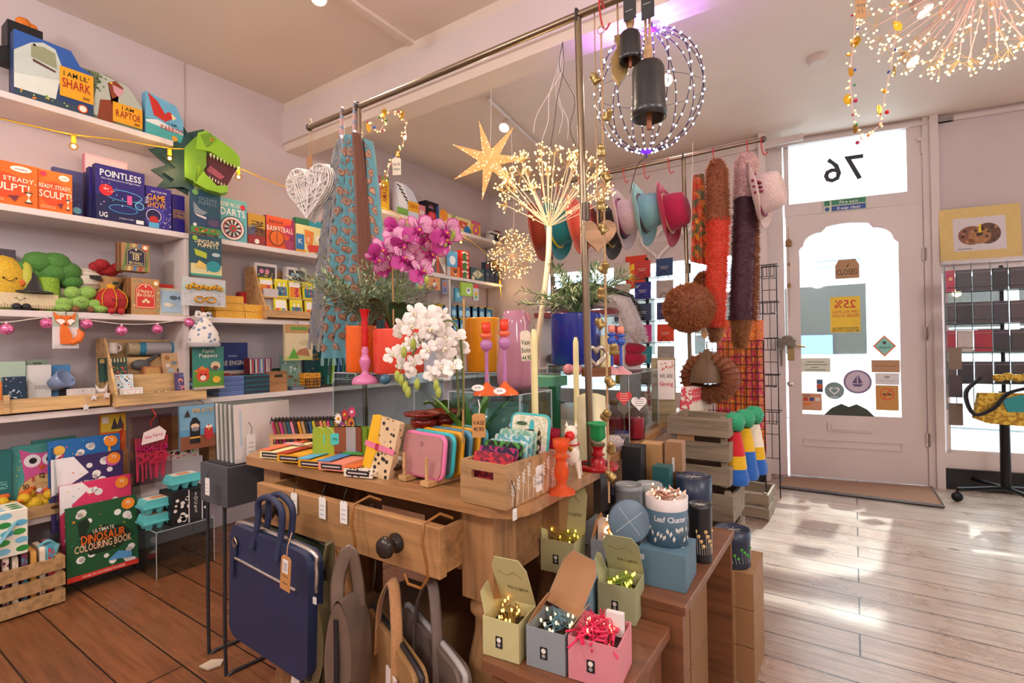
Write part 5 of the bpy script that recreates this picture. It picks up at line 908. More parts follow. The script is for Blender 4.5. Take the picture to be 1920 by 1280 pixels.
hookS('brown twisted branch hook over the middle of the open drawer',Vector((-1.0,.812,.722)));hookS('brown twisted branch hook over the right end of the open drawer',Vector((-.765,.81,.72)))
# sling bags on the middle hook
def strap(g,pts,m,r=.011,f=.25): g.tube(pts,r,m,8,flat=f)
for k,(lb,x,col,rg) in enumerate((('khaki sling bag with a black zip hanging from the middle hook',-1.085,'#6a6044',.35),('bronze metallic sling bag hanging from the middle hook',-.985,'#7a6a5e',.2))):
    t=thing('sling_bag',lb,'bag',(x,.76,.3),.2,'sling bags on the middle hook');m=mt(col,rg,.3 if k else 0,kind='leather');g=G()
    g.prism([(-.035,0),(.035,0),(.045,.12),(.03,.2),(.005,.24),(-.02,.2),(-.04,.1)],-.035,.035,m);g.s=[True]*len(g.s);g.build('body',t,bev=.014,sub=2)
    g=G();strap(g,[(-.01,-.02,.2),(.015-.03*k,-.01,.27),(.03-.02*k,0,.335),(.02,.012,.27),(.02,.02,.2)],m,.016);g.build('strap',t)
    g=G();g.tube([(0,-.038,.02),(.004,-.04,.1),(0,-.036,.19)],.006,mt('#1c1c20',.35),6);g.build('zip',t)
g=G();g.prism([(-.012,0),(.012,0),(.016,.2),(0,.24)],-.002,.002,'#d4c8c4');tag(g.build('card_label',None,(-1.13,.72,.29),(0,.12,.3)),'pale pink card label hanging in front of the khaki sling bag','label')
ptag('price_tag','tiny white tag on a string beside the navy bag',at(590,1132,1.16),0,.012,.016,L=.03)
# laptop bags on the right hook
tan=mt('#a8794c',.7,kind='fabric')
def laptop(label,loc,rz,tilt,col,zc,k):
    t=thing('laptop_bag',label,'bag',loc,0,'laptop bags on the right hook',rot=(tilt,.0,rz));m=mt(col,.6,kind='leather');w,h=.34,.25
    g=G();g.prism(rrect(w,h,.03,5,0,h/2),-.016,.016,m);g.build('body',t,bev=.006);g=G();g.tube([(-w/2,0,h*.6),(-w/2+.003,0,h-.03),(-w/2+.03,0,h+.002),(w/2-.03,0,h+.002),(w/2,0,h-.03),(w/2,0,h*.6)],.007,mt(zc,.4),6);g.build('zip',t)
    g=G();strap(g,[(-.07,-.018,h-.07),(-.06,-.012,h+.05),(-.005,0,h+.12),(.045,-.008,h+.04),(.07,-.018,h-.07)],tan if k == 0 else m,.013);g.build('handle',t);return t
laptop('tan laptop bag with black zip and webbing handles hanging from the right hook',(-.89,.815,.19),-.42,0,'#9a7448','#1f1d20',0)
laptop('brown grained laptop bag behind the tan one on the right hook',(-.83,.88,.18),-.42,0,'#6a5a52','#a8a4a4',1)
g=G();carton(g,.06,.004,.19,'#d8ccca',[('T','HAYAS',.5,.35,.08,'#2a2628',.7),('R',.3,.27,.6,.275,'#2a2628')]);tag(g.build('card_label',None,(-.86,.775,.2),(0,.05,-.4)),'white card sleeve lettered HAYAS around the tan laptop bag','label')
for k,(x,y,w,d,h) in enumerate(((-1.15,1.12,.3,.28,.3),(-1.3,1.75,.4,.4,.45),(-.95,1.8,.34,.4,.4))):
    g=G();carton(g,w,d,h,'#8a6440',[('R',.45,0,.55,1,'#a8845a')]);tag(g.build('cardboard_box',None,(x,y,0),(0,0,.1*k)),'brown cardboard box stored in the dark under the tables, %s' % ('front one','back left','back right')[k],'cardboard box','boxes stored under the tables')
# ================================================================ the tables
TZ=.76;tw=mt('#a4794e',.35,kind='wood');tw2=mt('#926a46',.45,kind='wood');twv=mt('#a07850',.45,kind='wood',h2='v')
x0,x1,y0,y1=-1.67,-.585,.868,1.315
t=thing('pine_table','old pine kitchen table with a drawer pulled open and turned legs','table',(0,0,0));T1=t
g=G();P=[(x0+.05,y0),(x1-.07,y0),(x1-.02,y0+.02),(x1,y0+.07),(x1,y1),(x0,y1),(x0,y0+.05)];g.prism(P,TZ-.026,TZ,tw,ax='z');g.build('tabletop',t,bev=.006)
g=G();
for c,d in (((x1-.135,(y0+y1)/2+.03,.64),(.025,y1-y0-.2,.2)),((x0+.13,(y0+y1)/2+.03,.64),(.025,y1-y0-.2,.2)),(((x0+x1)/2,y1-.06,.64),(x1-x0-.36,.025,.2)),(((x0+x1)/2,y0+.07,.585),(x1-x0-.36,.02,.025))): g=G();g.box(c,d,tw2);g.build('apron',t)
def leg(px,py):
    g=G();g.box((px,py,.63),(.09,.09,.21),twv)
    g.lathe([(.043,.525),(.038,.515),(.046,.505),(.046,.49),(.034,.475),(.036,.44),(.05,.38),(.055,.32),(.05,.24),(.036,.17),(.03,.14),(.042,.125),(.042,.11),(.03,.1),(.034,.04),(.03,0)],twv,24,(px,py,0));g.build('leg',t,bev=0)
for q in ((x1-.13,y0+.085),(x0+.13,y0+.085),(x0+.13,y1-.06),(x1-.13,y1-.06)): leg(*q)
g=G();dw=mt('#a87e52',.45,kind='wood');dx0,dx1=-1.47,-.75;g.box(((dx0+dx1)/2,.832,.652),(dx1-dx0,.024,.112),dw)
for s,x in ((-1,dx0+.01),(1,dx1-.012)): g.box((x,.94,.65),(.014,.19,.1),dw)
g.box(((dx0+dx1)/2,.94,.603),(dx1-dx0-.03,.19,.008),dw);dr_=g.build('drawer',t,bev=.002)
for p in (k1,k2):
    g=G();g.T=Matrix.Translation((p.x,.82,.652)) @ Matrix.Rotation(pi/2,4,'X');g.lathe([(.022,0),(.023,.006),(.012,.012),(.012,.02),(.021,.026),(.025,.034),(.022,.044),(.01,.05),(0,.051)],mt('#241c1a',.25),24);o=g.build('knob',dr_)
T2M=Matrix.Translation((-.61,1.32,0)) @ Matrix.Rotation(radians(3),4,'Z')
t=thing('long_table','long wooden table behind the pine one, crowded with pots and risers','table')
g=G();g.T=T2M;g.box((-.52,.72,TZ-.015),(1.03,1.4,.03),tw);g.build('tabletop',t,bev=.004)
for x in (-.11,-.97): g=G();g.T=T2M;g.box((x,.72,.64),(.025,1.2,.2),tw2);g.build('apron',t)
for q in ((-.11,.07),(-.97,.07),(-.11,1.36),(-.97,1.36)): g=G();g.T=T2M;g.box((q[0],q[1],.36),(.06,.06,.73),twv);g.build('leg',t)
# lower bench units
bw=mt('#7a4e34',.4,kind='wood')
t=thing('low_bench','low brown wooden bench at the front holding the boxes of fairy lights','bench',(0,0,0));B1=(-.655,-.36,.84,1.2,.45)
g=G();g.box((-.508,1.005,.437),(.295,.33,.026),bw);g.build('top',t,bev=.002);g=G();g.box((-.508,1.005,.212),(.26,.3,.423),bw);g.build('cabinet',t)
t=thing('open_shelf_unit','brown open wooden shelf unit under the blue box and the light tins','shelf unit',(0,0,0))
g=G();bw2=mt('#7e5236',.4,kind='wood');g.box((-.5,1.46,.49),(.345,.57,.022),bw2);g.build('top',t,bev=.002)
g=G();pass
for c,d in (((-.5,1.19,.24),(.33,.022,.478)),((-.5,1.73,.24),(.33,.022,.478)),((-.66,1.46,.24),(.018,.51,.478))): g=G();g.box(c,d,bw2);g.build('side_panel',t)
def wcrate(label,x,y,z,w,d,h,n=3,rz=0): return crate(label,x,y,z,w,d,h,n,mt('#8d7f6c',.75,kind='wood'),rz,'wooden_crate')
# poles and rails
rm=mt('#8a7a66',.3,.85);dkm=mt('#5d5148',.35,.8)
def rail(label,xa,xb,y,z,posts,zb=TZ):
    t=thing('hanging_rail',label,'rail',(posts[0],y,zb));o=t.location
    g=G();g.tube([Vector((xa,y,z))-o,Vector((xb,y,z))-o],.011,rm,12);g.ball(Vector((xa,y,z))-o,.016,dkm,10);g.ball(Vector((xb,y,z))-o,.016,dkm,10);g.build('rod',t)
    for x in posts: g=G();g.tube([Vector((x+.02,y,zb+.004))-o,Vector((x,y,z-.01))-o],.0105,rm,12);g.tube([Vector((x+.015,y,zb+.7))-o,Vector((x+.015,y,zb+.75))-o],.0125,dkm,12);g.tube([Vector((x,y-.012,z-.02))-o,Vector((x,y-.014,z+.012))-o,Vector((x,y+.012,z+.013))-o],.003,'#1e1c1c',5);g.build('pole',t)
    for x in posts: g=G();g.box(Vector((x+.02,y,zb+.004))-o,(.09,.07,.008),mt('#4a4846',.4,.6));g.build('foot_plate',t)
    return t
rail('front metal hanging rail across two poles clamped to the table',-1.94,-.3,1.33,2.06,(-.65,-1.615))
g=G();g.box((-.595,1.33,.7),(.022,.075,.13),mt('#4a4846',.4,.6));tag(g.build('pole_clamp'),'grey metal clamp gripping the table edge under the front pole','clamp')
rail('rear metal hanging rail with hats and furs by the shop window',-1.65,-.34,2.65,2.06,(-.71,-1.5))
# acrylic risers on the tables
abox('acrylic_riser','clear acrylic riser at the left under the orange and red pots',-1.58,-1.17,1.17,1.31,TZ+.001,.99)
abox('acrylic_riser','clear acrylic riser under the two orange and lilac candlesticks',-.99,-.74,1.13,1.3,TZ+.001,.97)
abox('acrylic_riser','long clear acrylic riser under the dark blue pot, bottles inside',-1.16,-.665,1.66,2.08,TZ+.001,.995,radians(4.7))
def P3(px,py,t): return at(px,py,t)
def lath(name,label,cat,p,prof,m,n=28,parts=None,group=None,mod='body',flute=0,fn=12):
    t=thing(name,label,cat,p,0,group);g=G();g.lathe(prof,m,n,flute=flute,fn=fn);g.build(mod,t);return t
def pot(name,label,px,pyb,pyt,wpx,t_,m,z=None,taper=1.0):
    p=P3(px,pyb,t_);h=(pyb-pyt)/F*t_;r=wpx/2/F*t_
    if z is not None: p.z=z
    T=thing(name,label,'plant pot',p);g=G();g.lathe([(0,0),(r*taper*.96,0),(r*taper,.004),(r,h*.97),(r*.99,h),(r-.006,h),(r-.008,h-.02),(0,h-.025)],m,36);g.build('pot',T);return T,p,h,r
rs=lambda lb,x,y,z,w: abox('acrylic_riser',lb,x-w/2,x+w/2,y-.07,y+.07,z-.03,z)
glz=lambda c: mt(c,.18,kind='')
p=P3(676,688,1.72);T_,pO,hO,rO=pot('plant_pot','orange ribbed ceramic pot holding the grey green lavender',678,686,600,56,1.72,glz('#e8641a'),1.02)
T_,pR,hR,rR=pot('plant_pot','coral red ribbed ceramic pot holding the pink orchid',748,690,608,94,1.62,glz('#dd4a36'),1.02)
rs('thin clear acrylic block under the orange pot',pO.x,pO.y,1.02,.11);rs('thin clear acrylic block under the red pot',pR.x,pR.y,1.02,.15)
T_,pB,hB,rB=pot('plant_pot','glossy dark blue ceramic pot holding the olive foliage',1081,675,581,94,1.9,glz('#1f2f8c'),1.03)
rs('thin clear acrylic block under the dark blue pot',pB.x,pB.y,1.03,.17)
T_,pM,hM,rM=pot('plant_pot','mustard yellow ceramic pot behind the mauve vase',905,690,590,66,1.95,glz('#e09018'),1.005,.9)
abox('acrylic_riser','tall clear acrylic riser hidden under the mustard pot',pM.x-.09,pM.x+.09,pM.y-.08,pM.y+.08,TZ+.001,1.005)
# foliage
def leafq(g,p,d,L,w,m,up=Vector((0,0,1)),droop=.0):
    d=d.normalized();s=d.cross(up);s=s.normalized() if s.length > 1e-3 else Vector((1,0,0));a=p+d*L*.5+up*-droop*L*.15;b=p+d*L+up*-droop*L*.5
    g.add([p,a+s*w/2,b,a-s*w/2],[(0,1,2,3)],m,True)
def bush(name,label,base,n,H,R,cols,seed,L=.03,w=.005,per=30,cat='artificial plant',neck=.05):
    rd=random.Random(seed);t=thing(name,label,cat,base);g=G();st=G()
    for k in range(n):
        a=rd.uniform(0,2*pi);q=rd.uniform(.2,1)**.6;tip=Vector((R*q*cos(a),R*q*sin(a),H*rd.uniform(.35,1)*(1.15-.5*q)));pts=[]
        for i in range(6): u=i/5;pts.append(Vector((tip.x*u**1.3,tip.y*u**1.3,neck*min(1,u*3)+(tip.z-neck)*u if tip.z > neck else tip.z*u)))
        st.tube(pts,.0016,cols[0],4)
        for i in range(per):
            u=.25+.75*i/per;f=u*5;j=min(4,int(f));p=pts[j].lerp(pts[j+1],f-j);ax=(pts[j+1]-pts[j]).normalized();b=rd.uniform(0,6.28);o=ax.orthogonal().normalized();o=Matrix.Rotation(b,3,ax) @ o
            leafq(g,p,ax*.8+o*.8,L*rd.uniform(.7,1.2)*(1.2-.5*u),w,rd.choice(cols),droop=rd.uniform(0,.6))
    st.build('stems',t);o=g.build('leaves',t);return t
LV=[mt(c,.7) for c in ('#7d9272','#9aab8e','#5f7a55','#b0b896')]
bush('lavender_plant','grey green artificial lavender bush in the orange pot',Vector((pO.x+.02,pO.y,1.02+hO-.02)),70,.33,.26,LV,4,.04,.0066,30)
bush('olive_plant','artificial olive foliage in the dark blue pot',Vector((pB.x,pB.y,1.03+hB-.02)),46,.25,.25,[mt(c,.6) for c in ('#6d8a5c','#8aa478','#4f6f48','#b8c49a')],9,.05,.008,24)
pet=mt('#c03a92',.5);mag=mt('#b01a7a',.45);wpet=mt('#f2ece6',.5)
vein=mt('#ecbcd2',.5,kind='stripes',scale=150,h2='#c860a0')
def orchid_flower(g,c,nrm,s,m,mc,my=None):
    n=nrm.normalized();u=n.orthogonal().normalized();u=(u-n*u.dot(n)).normalized();v=n.cross(u)
    if abs(v.z) < abs(u.z): u,v=v,u
    if v.z < 0: v=-v
    u=v.cross(n)
    for k,(a,L,w) in enumerate(((pi/2,1,.7),(pi*1.17,.95,.6),(-pi*.17,.95,.6),(pi*.93,1.1,1.15),(pi*.07,1.1,1.15))):
        d=u*cos(a)+v*sin(a);e=n.cross(d);q=.1+.08*(k % 2);pts=[c,c+d*s*L*.25+e*s*w*.25+n*s*.05,c+d*s*L*.6+e*s*w*.42+n*s*q,c+d*s*L*.9+e*s*w*.25+n*s*q,c+d*s*L+n*s*.05,c+d*s*L*.9-e*s*w*.25+n*s*q,c+d*s*L*.6-e*s*w*.42+n*s*q,c+d*s*L*.25-e*s*w*.25+n*s*.05,c+d*s*L*.55+n*s*(q+.08)]
        g.add(pts,[(i,i+1,8) for i in range(7)]+[(7,0,8),(0,1,8)],m,True)
        if m is pet: g.add([c+d*s*.1+(p-c)*.84+n*s*.035 for p in pts],[(i,i+1,8) for i in range(7)]+[(7,0,8),(0,1,8)],vein,True)
    g.ball(c+n*s*.2,s*.2,mc,8,(1,1,1.1));g.ball(c+n*s*.3-v*s*.22,s*.13,mc,6)
    if my: g.ball(c+n*s*.36,s*.08,my,6)
def orchid(name,label,pts_px,base,t_,m,mc,my,s,seed,stems,budpx=(),leaves=5,lc='#1f4a2a',tp=.0):
    rd=random.Random(seed);t=thing(name,label,'artificial orchid',base);st=G()
    for tip in stems:
        q=[base.lerp(Vector(tip[0]),u)+Vector((0,0,0)) for u in (0,.3,.6,.9,1)]+[Vector(x) for x in tip[1:]];st.tube([a-base for a in q],.0028,'#6a7a44',6)
    st.build('stems',t)
    for i,(a,b) in enumerate(pts_px):
        c=at(a,b,t_+rd.uniform(-.04,.04));g=G();nr=(C0-c).normalized()+Vector((rd.uniform(-.5,.5),rd.uniform(-.5,.5),rd.uniform(-.45,.3)));orchid_flower(g,c-base,nr,s*rd.uniform(.85,1.1),m,mc,my);g.build('flower',t)
    for a,b in budpx: g=G();c=at(a,b,t_-.02)-base;g.ball(c,.009,'#a4b04a',8,(.8,.8,1.6));g.tube([c,c+Vector((0,0,.03))],.001,'#7a8a44',4);g.build('bud',t)
    for k in range(leaves):
        a=k*2*pi/leaves+.5;d=Vector((cos(a),sin(a),0));g=G();e=Vector((-sin(a),cos(a),0));L=rd.uniform(.08,.12);vs=[];N_=7
        for i in range(N_): u=i/(N_-1);c=d*(.012+L*.75*u)+Vector((0,0,L*1.0*sin(u*1.9)))+Vector((0,0,tp));w=.028*sin(pi*min(1,u*.9+.1))**.7+.001;vs += [c+e*w+Vector((0,0,.008)),c,c-e*w+Vector((0,0,.008))]
        g.add(vs,[(3*i+j,3*i+j+1,3*i+j+4,3*i+j+3) for i in range(N_-1) for j in (0,1)],mt(lc,.3),True);g.build('leaf',t)
    return t
bs=Vector((pR.x,pR.y,1.02+hR-.02))
orchid('pink_orchid','pink veined artificial orchid in the red pot',[(720,470),(760,458),(800,450),(835,435),(745,430),(785,432),(775,490),(730,500),(812,475),(840,450),(790,510),(755,485),(805,430),(705,485),(765,520) if 0 else (740,455)],bs,1.55,pet,mag,'#e8b03a',.047,3,
       [(at(745,470,1.55),at(790,440,1.53),at(845,432,1.52)),(at(760,470,1.6),at(770,450,1.56),at(800,470,1.54))],[(850,438),(845,445),(835,455),(800,525)],5)
g=G();g.tube([at(738,610,1.58),at(736,500,1.56)],.003,'#b08a54',6);tag(g.build('bamboo_cane'),'thin bamboo cane supporting the pink orchid','cane')
pw=at(848,812,1.62);pw.z=TZ
T=thing('plant_pot','small pinkish white ceramic pot behind the wallets','plant pot',pw);g=G();g.lathe([(0,0),(.035,0),(.045,.08),(.041,.08),(.035,.06),(0,.06)],mt('#dcc8c8',.3),26);g.build('pot',T)
rd=random.Random(21);wf=[(800+62*cos(a)*r,645+62*sin(a)*r) for a,r in [(rd.uniform(0,6.28),rd.uniform(.0,1)**.5) for _ in range(26)]]+[(755,610),(778,588),(830,590),(795,600),(735,665),(760,690),(850,690),(862,660),(820,700)]
orchid('white_orchid','large white artificial orchid spray bending over the candle holders',wf,Vector((pw.x,pw.y,TZ+.07)),1.2,wpet,'#e4dccc','#c8b04a',.026,8,
       [(at(868,760,1.25),at(864,640,1.22),at(840,600,1.2),at(790,640,1.2),at(760,690,1.2)),(at(860,770,1.25),at(852,660,1.22),at(820,620,1.2))],[(757,660),(745,705),(752,712),(782,720),(818,722),(822,735),(765,735),(775,645),(760,725)],7,'#4f8a3a',-.01)
g=G();g.tube([at(868,830,1.26),at(870,560,1.24)],.003,'#b8935c',6);tag(g.build('bamboo_cane'),'tall bamboo cane beside the white orchid','cane')
# candlesticks
def cstick(label,px,pyb,pyt,t_,bands,prof,z=None,name='candlestick',group=None,flute=0,kind=''):
    """prof: list of (radius, fraction of height); bands: (fraction, colour) from the bottom up"""
    p=P3(px,pyb,t_);h=(pyb-pyt)/F*t_
    if z is not None: p.z=z
    T=thing(name,label,'candlestick',p,0,group);prev=0
    for k,(f,c) in enumerate(bands):
        seg=[(r,z_*h) for r,z_ in prof if prev-1e-6 <= z_ <= f+1e-6];g=G();g.lathe(seg,mt(c,.15) if not kind else mt(c,.08,kind='tint',scale=.3),28,flute=flute,fn=20);g.build(('base','stem','cup','candle_socket')[k],T);prev=f
    return T
PA=[(.04,0),(.042,.02),(.036,.08),(.014,.13),(.009,.16),(.011,.19),(.017,.27),(.018,.3),(.016,.34),(.009,.4),(.012,.44),(.008,.48),(.008,.5),(.0115,.53),(.008,.57),(.012,.62),(.008,.67),(.013,.72),(.008,.77),(.012,.82),(.008,.86),(.012,.9),(.013,.97),(.018,.995),(.018,1)]
cstick('tall candlestick with pink foot and red bobbin stem before the orange pot',685,706,567,1.58,[(.5,'#d07aa8'),(1,'#c8181e')],PA,.99)
cstick('second red topped candlestick, behind the pink orchid leaves',728,700,568,1.9,[(.5,'#d07aa8'),(1,'#c8181e')],PA,.995)
PC=[(.038,0),(.036,.03),(.012,.12),(.005,.17),(.005,.58),(.0055,.6),(.012,.62),(.017,.68),(.015,.73),(.007,.76),(.014,.79),(.017,.83),(.006,.845),(.012,.86),(.012,.998),(0,1)]
for px,pb,lb in ((913,731,'left'),(947,736,'right')): cstick('slim candlestick with orange foot, lilac stem and orange candle, %s of the pair' % lb,px,pb,595,1.36,[(.17,'#e86a30'),(.76,'#b87ab0'),(.845,'#e86a4a'),(1,'#e2442a')],PC,.971,group='orange and lilac candlesticks')
for px,pb,lb in ((1148,703,'left'),(1165,700,'right')): cstick('slim blue candlestick with pink foot and pink candle, %s of the pair' % lb,px,pb,611,1.78,[(.17,'#d89aa0'),(.845,'#3a5ab8'),(1,'#e8907a')],PC,.997,group='blue and pink candlesticks')
PV=[(.05,0),(.052,.03),(.03,.1),(.026,.3),(.022,.33),(.026,.36),(.025,.45),(.03,.55),(.02,.6),(.024,.7),(.036,.8),(.036,.88),(.02,.92),(.05,.95),(.055,1),(.05,1),(.02,.96)]
for px,pb,lb,tt in ((795,818,'left',1.42),(832,815,'right',1.46)): cstick('fluted dark red glass pillar holder, %s of the pair under the white orchid' % lb,px,pb,712,tt,[(1,'#7a1c10')],PV,TZ,'glass_pillar_holder','dark red glass holders',.06)
PG=[(.03,0),(.028,.05),(.013,.12),(.01,.2),(.015,.3),(.016,.42),(.011,.58),(.01,.64),(.019,.68),(.011,.72),(.012,.78),(.018,.86),(.02,1),(.015,1),(.01,.85)]
cstick('amber orange glass candlestick beside the flower print crate',1053,880,779,1.17,[(1,'#ff8a4a')],PG,TZ,'glass_candlestick',None,.07,'tint')
cstick('raspberry pink glass candlestick behind the amber one',1036,860,762,1.27,[(1,'#d8305a')],PG,TZ,'glass_candlestick',None,.05,'tint')
cstick('green cup candlestick with red bobbin foot and wide red saucer',1121,845,760,1.4,[(.5,'#a8101c'),(.58,'#5a4a34'),(1,'#1f9a5a')],[(.0,.0),(.055,.0),(.056,.09),(.052,.09),(.05,.03),(.02,.04),(.02,.2),(.012,.26),(.02,.3),(.012,.36),(.014,.44),(.02,.5),(.02,.56),(.01,.6),(.022,.68),(.02,.92),(.032,1),(.025,1),(.016,.8)],TZ)
def taper(label,px,pyb,pyt,t_,wpx,m='#e6dca0',z=None,name='candle'):
    p=P3(px,pyb,t_);h=(pyb-pyt)/F*t_;r=wpx/2/F*t_
    if z is not None: h += p.z-z;p.z=z
    T=thing(name,label,'candle',p);g=G();g.lathe([(r,0),(r*.95,h*.96),(r*.5,h),(0,h)],mt(m,.4),18);g.build('wax',T);g=G();g.tube([(0,0,h-.002),(.001,0,h+.008)],.001,'#4a443a',4);g.build('wick',T);return T
taper('tall ivory dinner candle in front of the mauve vase',1003,757,617,1.33,13,z=TZ);taper('tall ivory dinner candle left of the front pole',1081,745,632,1.5,11,z=TZ)
taper('thick ivory pillar candle behind the bell string',1137,694,628,1.85,24,z=.997);taper('short wide ivory candle behind the reindeer',1108,800,738,1.5,58,'#d8cfa8',z=TZ)
# mauve vase, ball, tags
p=P3(957,736,1.5);p.z=.971
T=thing('vase','tall mauve glass vase with a round pink stopper behind','vase',p);g=G();g.lathe([(0,0),(.045,0),(.056,.02),(.058,.06),(.05,.13),(.04,.2),(.033,.235),(.028,.235),(.035,.19),(0,.02)],mt('#b07a8e',.12),32);g.build('body',T);T.location.y += .03
p=P3(981,598,1.6);T=thing('ceramic_ball','glossy pink ball on a stem beside the mauve vase','ornament',p);g=G();g.ball((0,0,0),.024,mt('#d07e86',.15),20);g.build('ball',T);g=G();g.tube([(0,0,-.02),(0,0,TZ-p.z)],.003,'#b8a090',6);g.build('stem',T)
ptag('price_tag','cream tag handwritten Vase 44.95 hanging by the mauve vase',at(988,676,1.38),radians(30),.028,.082,'#ece2cc','#d8d0c4',txt=['Vase','Boite','44.95'],tm='#1f4a34',tilt=-.06)
ptag('price_tag','kraft tag handwritten Vase 41.95 on the turquoise bowl',at(898,820,1.14),radians(30),.03,.054,'#c08c52','#ece8e4',txt=['VASE','41.95'],tm='#2a1c14',L=.03)
T=lath('glass_bowl','turquoise and red glass bowl inside the middle acrylic riser','bowl',Vector((-.865,1.215,TZ)),[(0,.0),(.045,.0),(.07,.03),(.078,.07)],mt('#c02a22',.1,kind='tint',scale=.8),mod='lower_bowl');g=G();g.lathe([(.078,.07),(.082,.11),(.083,.17),(.08,.17),(.078,.11)],mt('#8ac4bc',.1,kind='tint',scale=.6),28);g.build('upper_bowl',T)
for px,py,lb in ((896,727,'left'),(937,733,'right')):
    T=thing('price_tag','round white price disc on the foot of the %s orange candlestick' % lb,'price tag',at(px,py,1.3),radians(34));g=G();g.T=Matrix.Rotation(-.9,4,'X');g.prism(circ(0,0,.016,.012),-.0006,.0006,'#eceae8');g.text('11.95',0,0,.006,'#3a3a40',-.001);g.build('disc',T)
def heartsil(label,px,py,t_,s,rz,z=None,mt_='#c8c2b8',upside=False):
    p=at(px,py,t_);p=Vector((p.x,p.y,z if z is not None else p.z));T=thing('metal_heart',label,'ornament',p,rz);g=G();q=[(x,0,(-1 if upside else 1)*zz+s*.6) for x,zz in heart(0,0,s,24)];g.tube(q,s*.11,mt(mt_,.15,.95),10,True,);g.build('outline',T);return T
heartsil('silver heart outline ornament in front of the dark red holders',821,815,1.3,.055,.5,TZ+.002)
T=heartsil('silver heart outline on a wooden block behind the front pole',1118,694,1.7,.075,.9,1.02);g=G();g.box((0,0,-.01),(.085,.05,.03),mt('#7a4a28',kind='wood'));g.build('wooden_base',T)
for px,py,t_,r,c,lb in ((722,698,1.5,.016,'#3a6a84','round slate blue ball on the left acrylic riser'),(1066,694,1.75,.02,'#d08a92','round pink glass ball, left under the dark blue pot'),(1081,692,1.72,.02,'#d08a92','round pink glass ball, right under the dark blue pot')):
    q=at(px,py,t_);q.z=(.992 if px < 800 else .997)+r;g=G();g.ball((0,0,0),r,mt(c,.12),18);tag(g.build('glass_ball',None,q),lb,'ornament')
# reindeer with a red nose
T=thing('reindeer_figure','white ceramic reindeer with a big red nose and a gold bell','figurine',Vector((P3(1072,848,1.32).x,P3(1072,848,1.32).y,TZ)),radians(20))
cw=mt('#e8dccc',.15);g=G();g.ball((0,0,.055),.024,cw,16,(.9,1,1.3));g.tube([(0,0,.07),(0,-.004,.1)],[.018,.014],cw,12);g.ball((0,-.008,.115),.02,cw,16,(.9,1.1,.9));g.build('body',T)
for a,b in ((-.014,-.012),(.014,-.012),(-.014,.012),(.014,.012)): g=G();g.tube([(a,b,.04),(a*1.4,b*1.4,.012),(a*1.5,b*1.5,0)],[.009,.005,.005],cw,8);g.build('leg',T)
for s in (-1,1): g=G();g.lathe([(.005,0),(0,.014)],cw,8,(s*.012,-.002,.13));g.build('ear',T)
g=G();g.ball((0,-.034,.11),.013,mt('#d0141c',.12),14);g.build('nose',T)
g=G();g.tube([(.02*cos(a),.02*sin(a)-.002,.084) for a in [2*pi*i/14 for i in range(14)]],.0022,'#c01a22',5,True);g.build('collar',T);g=G();g.ball((0,-.024,.076),.006,mt('#b08a3a',.25,.9),10,(1,1,1.3));g.build('bell',T)
# bottles and glass house inside the long riser
for px,lb in ((1158,'left'),(1198,'right')):
    q=P3(px,805,1.78);T=thing('potion_bottle','corked glass bottle of pink bath salts, %s one in the long riser' % lb,'bottle',Vector((q.x-.03,q.y+.04,TZ+.002)),0,'pink bath salt bottles');g=G();g.lathe([(0,0),(.036,0),(.038,.05),(.034,.085),(.014,.105),(.013,.13),(.016,.132)],mt('#d8c8c8',.05,kind='glass'),24);g.build('glass',T)
    g=G();g.cyl((0,0,.003),.033,.07,'#c02a44',20);g.build('salts',T);g=G();g.cyl((0,0,.12),.012,.022,'#a87a54',12);g.build('cork',T)
for px,py,c,lb,tc in ((1170,745,'#c83a3a','red heart shaped gift label on the left bottle','#f0d8d0'),(1198,755,'#ece6e4','white heart shaped gift label on the right bottle','#4a4a50')):
    T=thing('heart_label',lb,'label',at(px,py,1.62),radians(30));g=G();g.prism(heart(0,0,.05,24),-.0008,.0008,c);[g.box((0,-.0012,.012-.007*i),(.026,.0006,.0012),tc) for i in range(4)];g.build('card',T)
q=P3(1150,822,1.62);T=thing('tealight_dome','clear glass dome of white crystals behind the bell string','ornament',Vector((q.x,q.y,TZ+.001)));g=G();g.ball((0,0,.038),.04,mt('#e8e4e4',kind='glass'),20,(1,1,.95));g.build('glass',T);g=G();g.ball((0,0,.028),.033,mt('#e8dcdc',.8,kind='fur'),14,(1,1,.7),.08);g.build('crystals',T)
q=P3(1180,812,1.72);g=G();g.box((0,0,.018),(.05,.035,.036),mt('#b8b4b4',.15,.8));g.box((0,0,.039),(.044,.03,.005),'#1f2a7a');tag(g.build('trinket_box',None,Vector((q.x-.03,q.y,TZ+.002)),(0,0,.5)),'small silver trinket box with a blue lid in the long riser','box')
g=G();g.T=Matrix.Translation(at(965,712,1.9));g.box((.09,0,0),(.2,.12,.035),'#5fa884');o=tag(g.build('gift_box',None),'flat mint green box lying behind the mauve vase','box')
g=G();q=at(1040,765,1.75);g.box((0,0,.1),(.03,.03,.2),mt('#1f5a3c',.2));tag(g.build('glass_vase',None,(q.x,q.y,TZ)),'dark green square glass vase supporting the mint box','vase')
g=G();g.box((0,0,.03),(.07,.07,.06),'#22262a');tag(g.build('candle_box',None,(P3(1100,805,1.6).x,P3(1100,805,1.6).y,TZ)),'black boxed candle behind the front pole','box')
p=at(658,790,1.66);T=thing('flower_bunch','bunch of daisies and colourful straw flowers behind the journals','flowers',(p.x,p.y-.0,TZ+.001));g=G();rd=random.Random(2);g.lathe([(0,0),(.025,0),(.03,.05)],mt('#d8d0c8',.1,kind='glass'),16);g.build('jar',T)
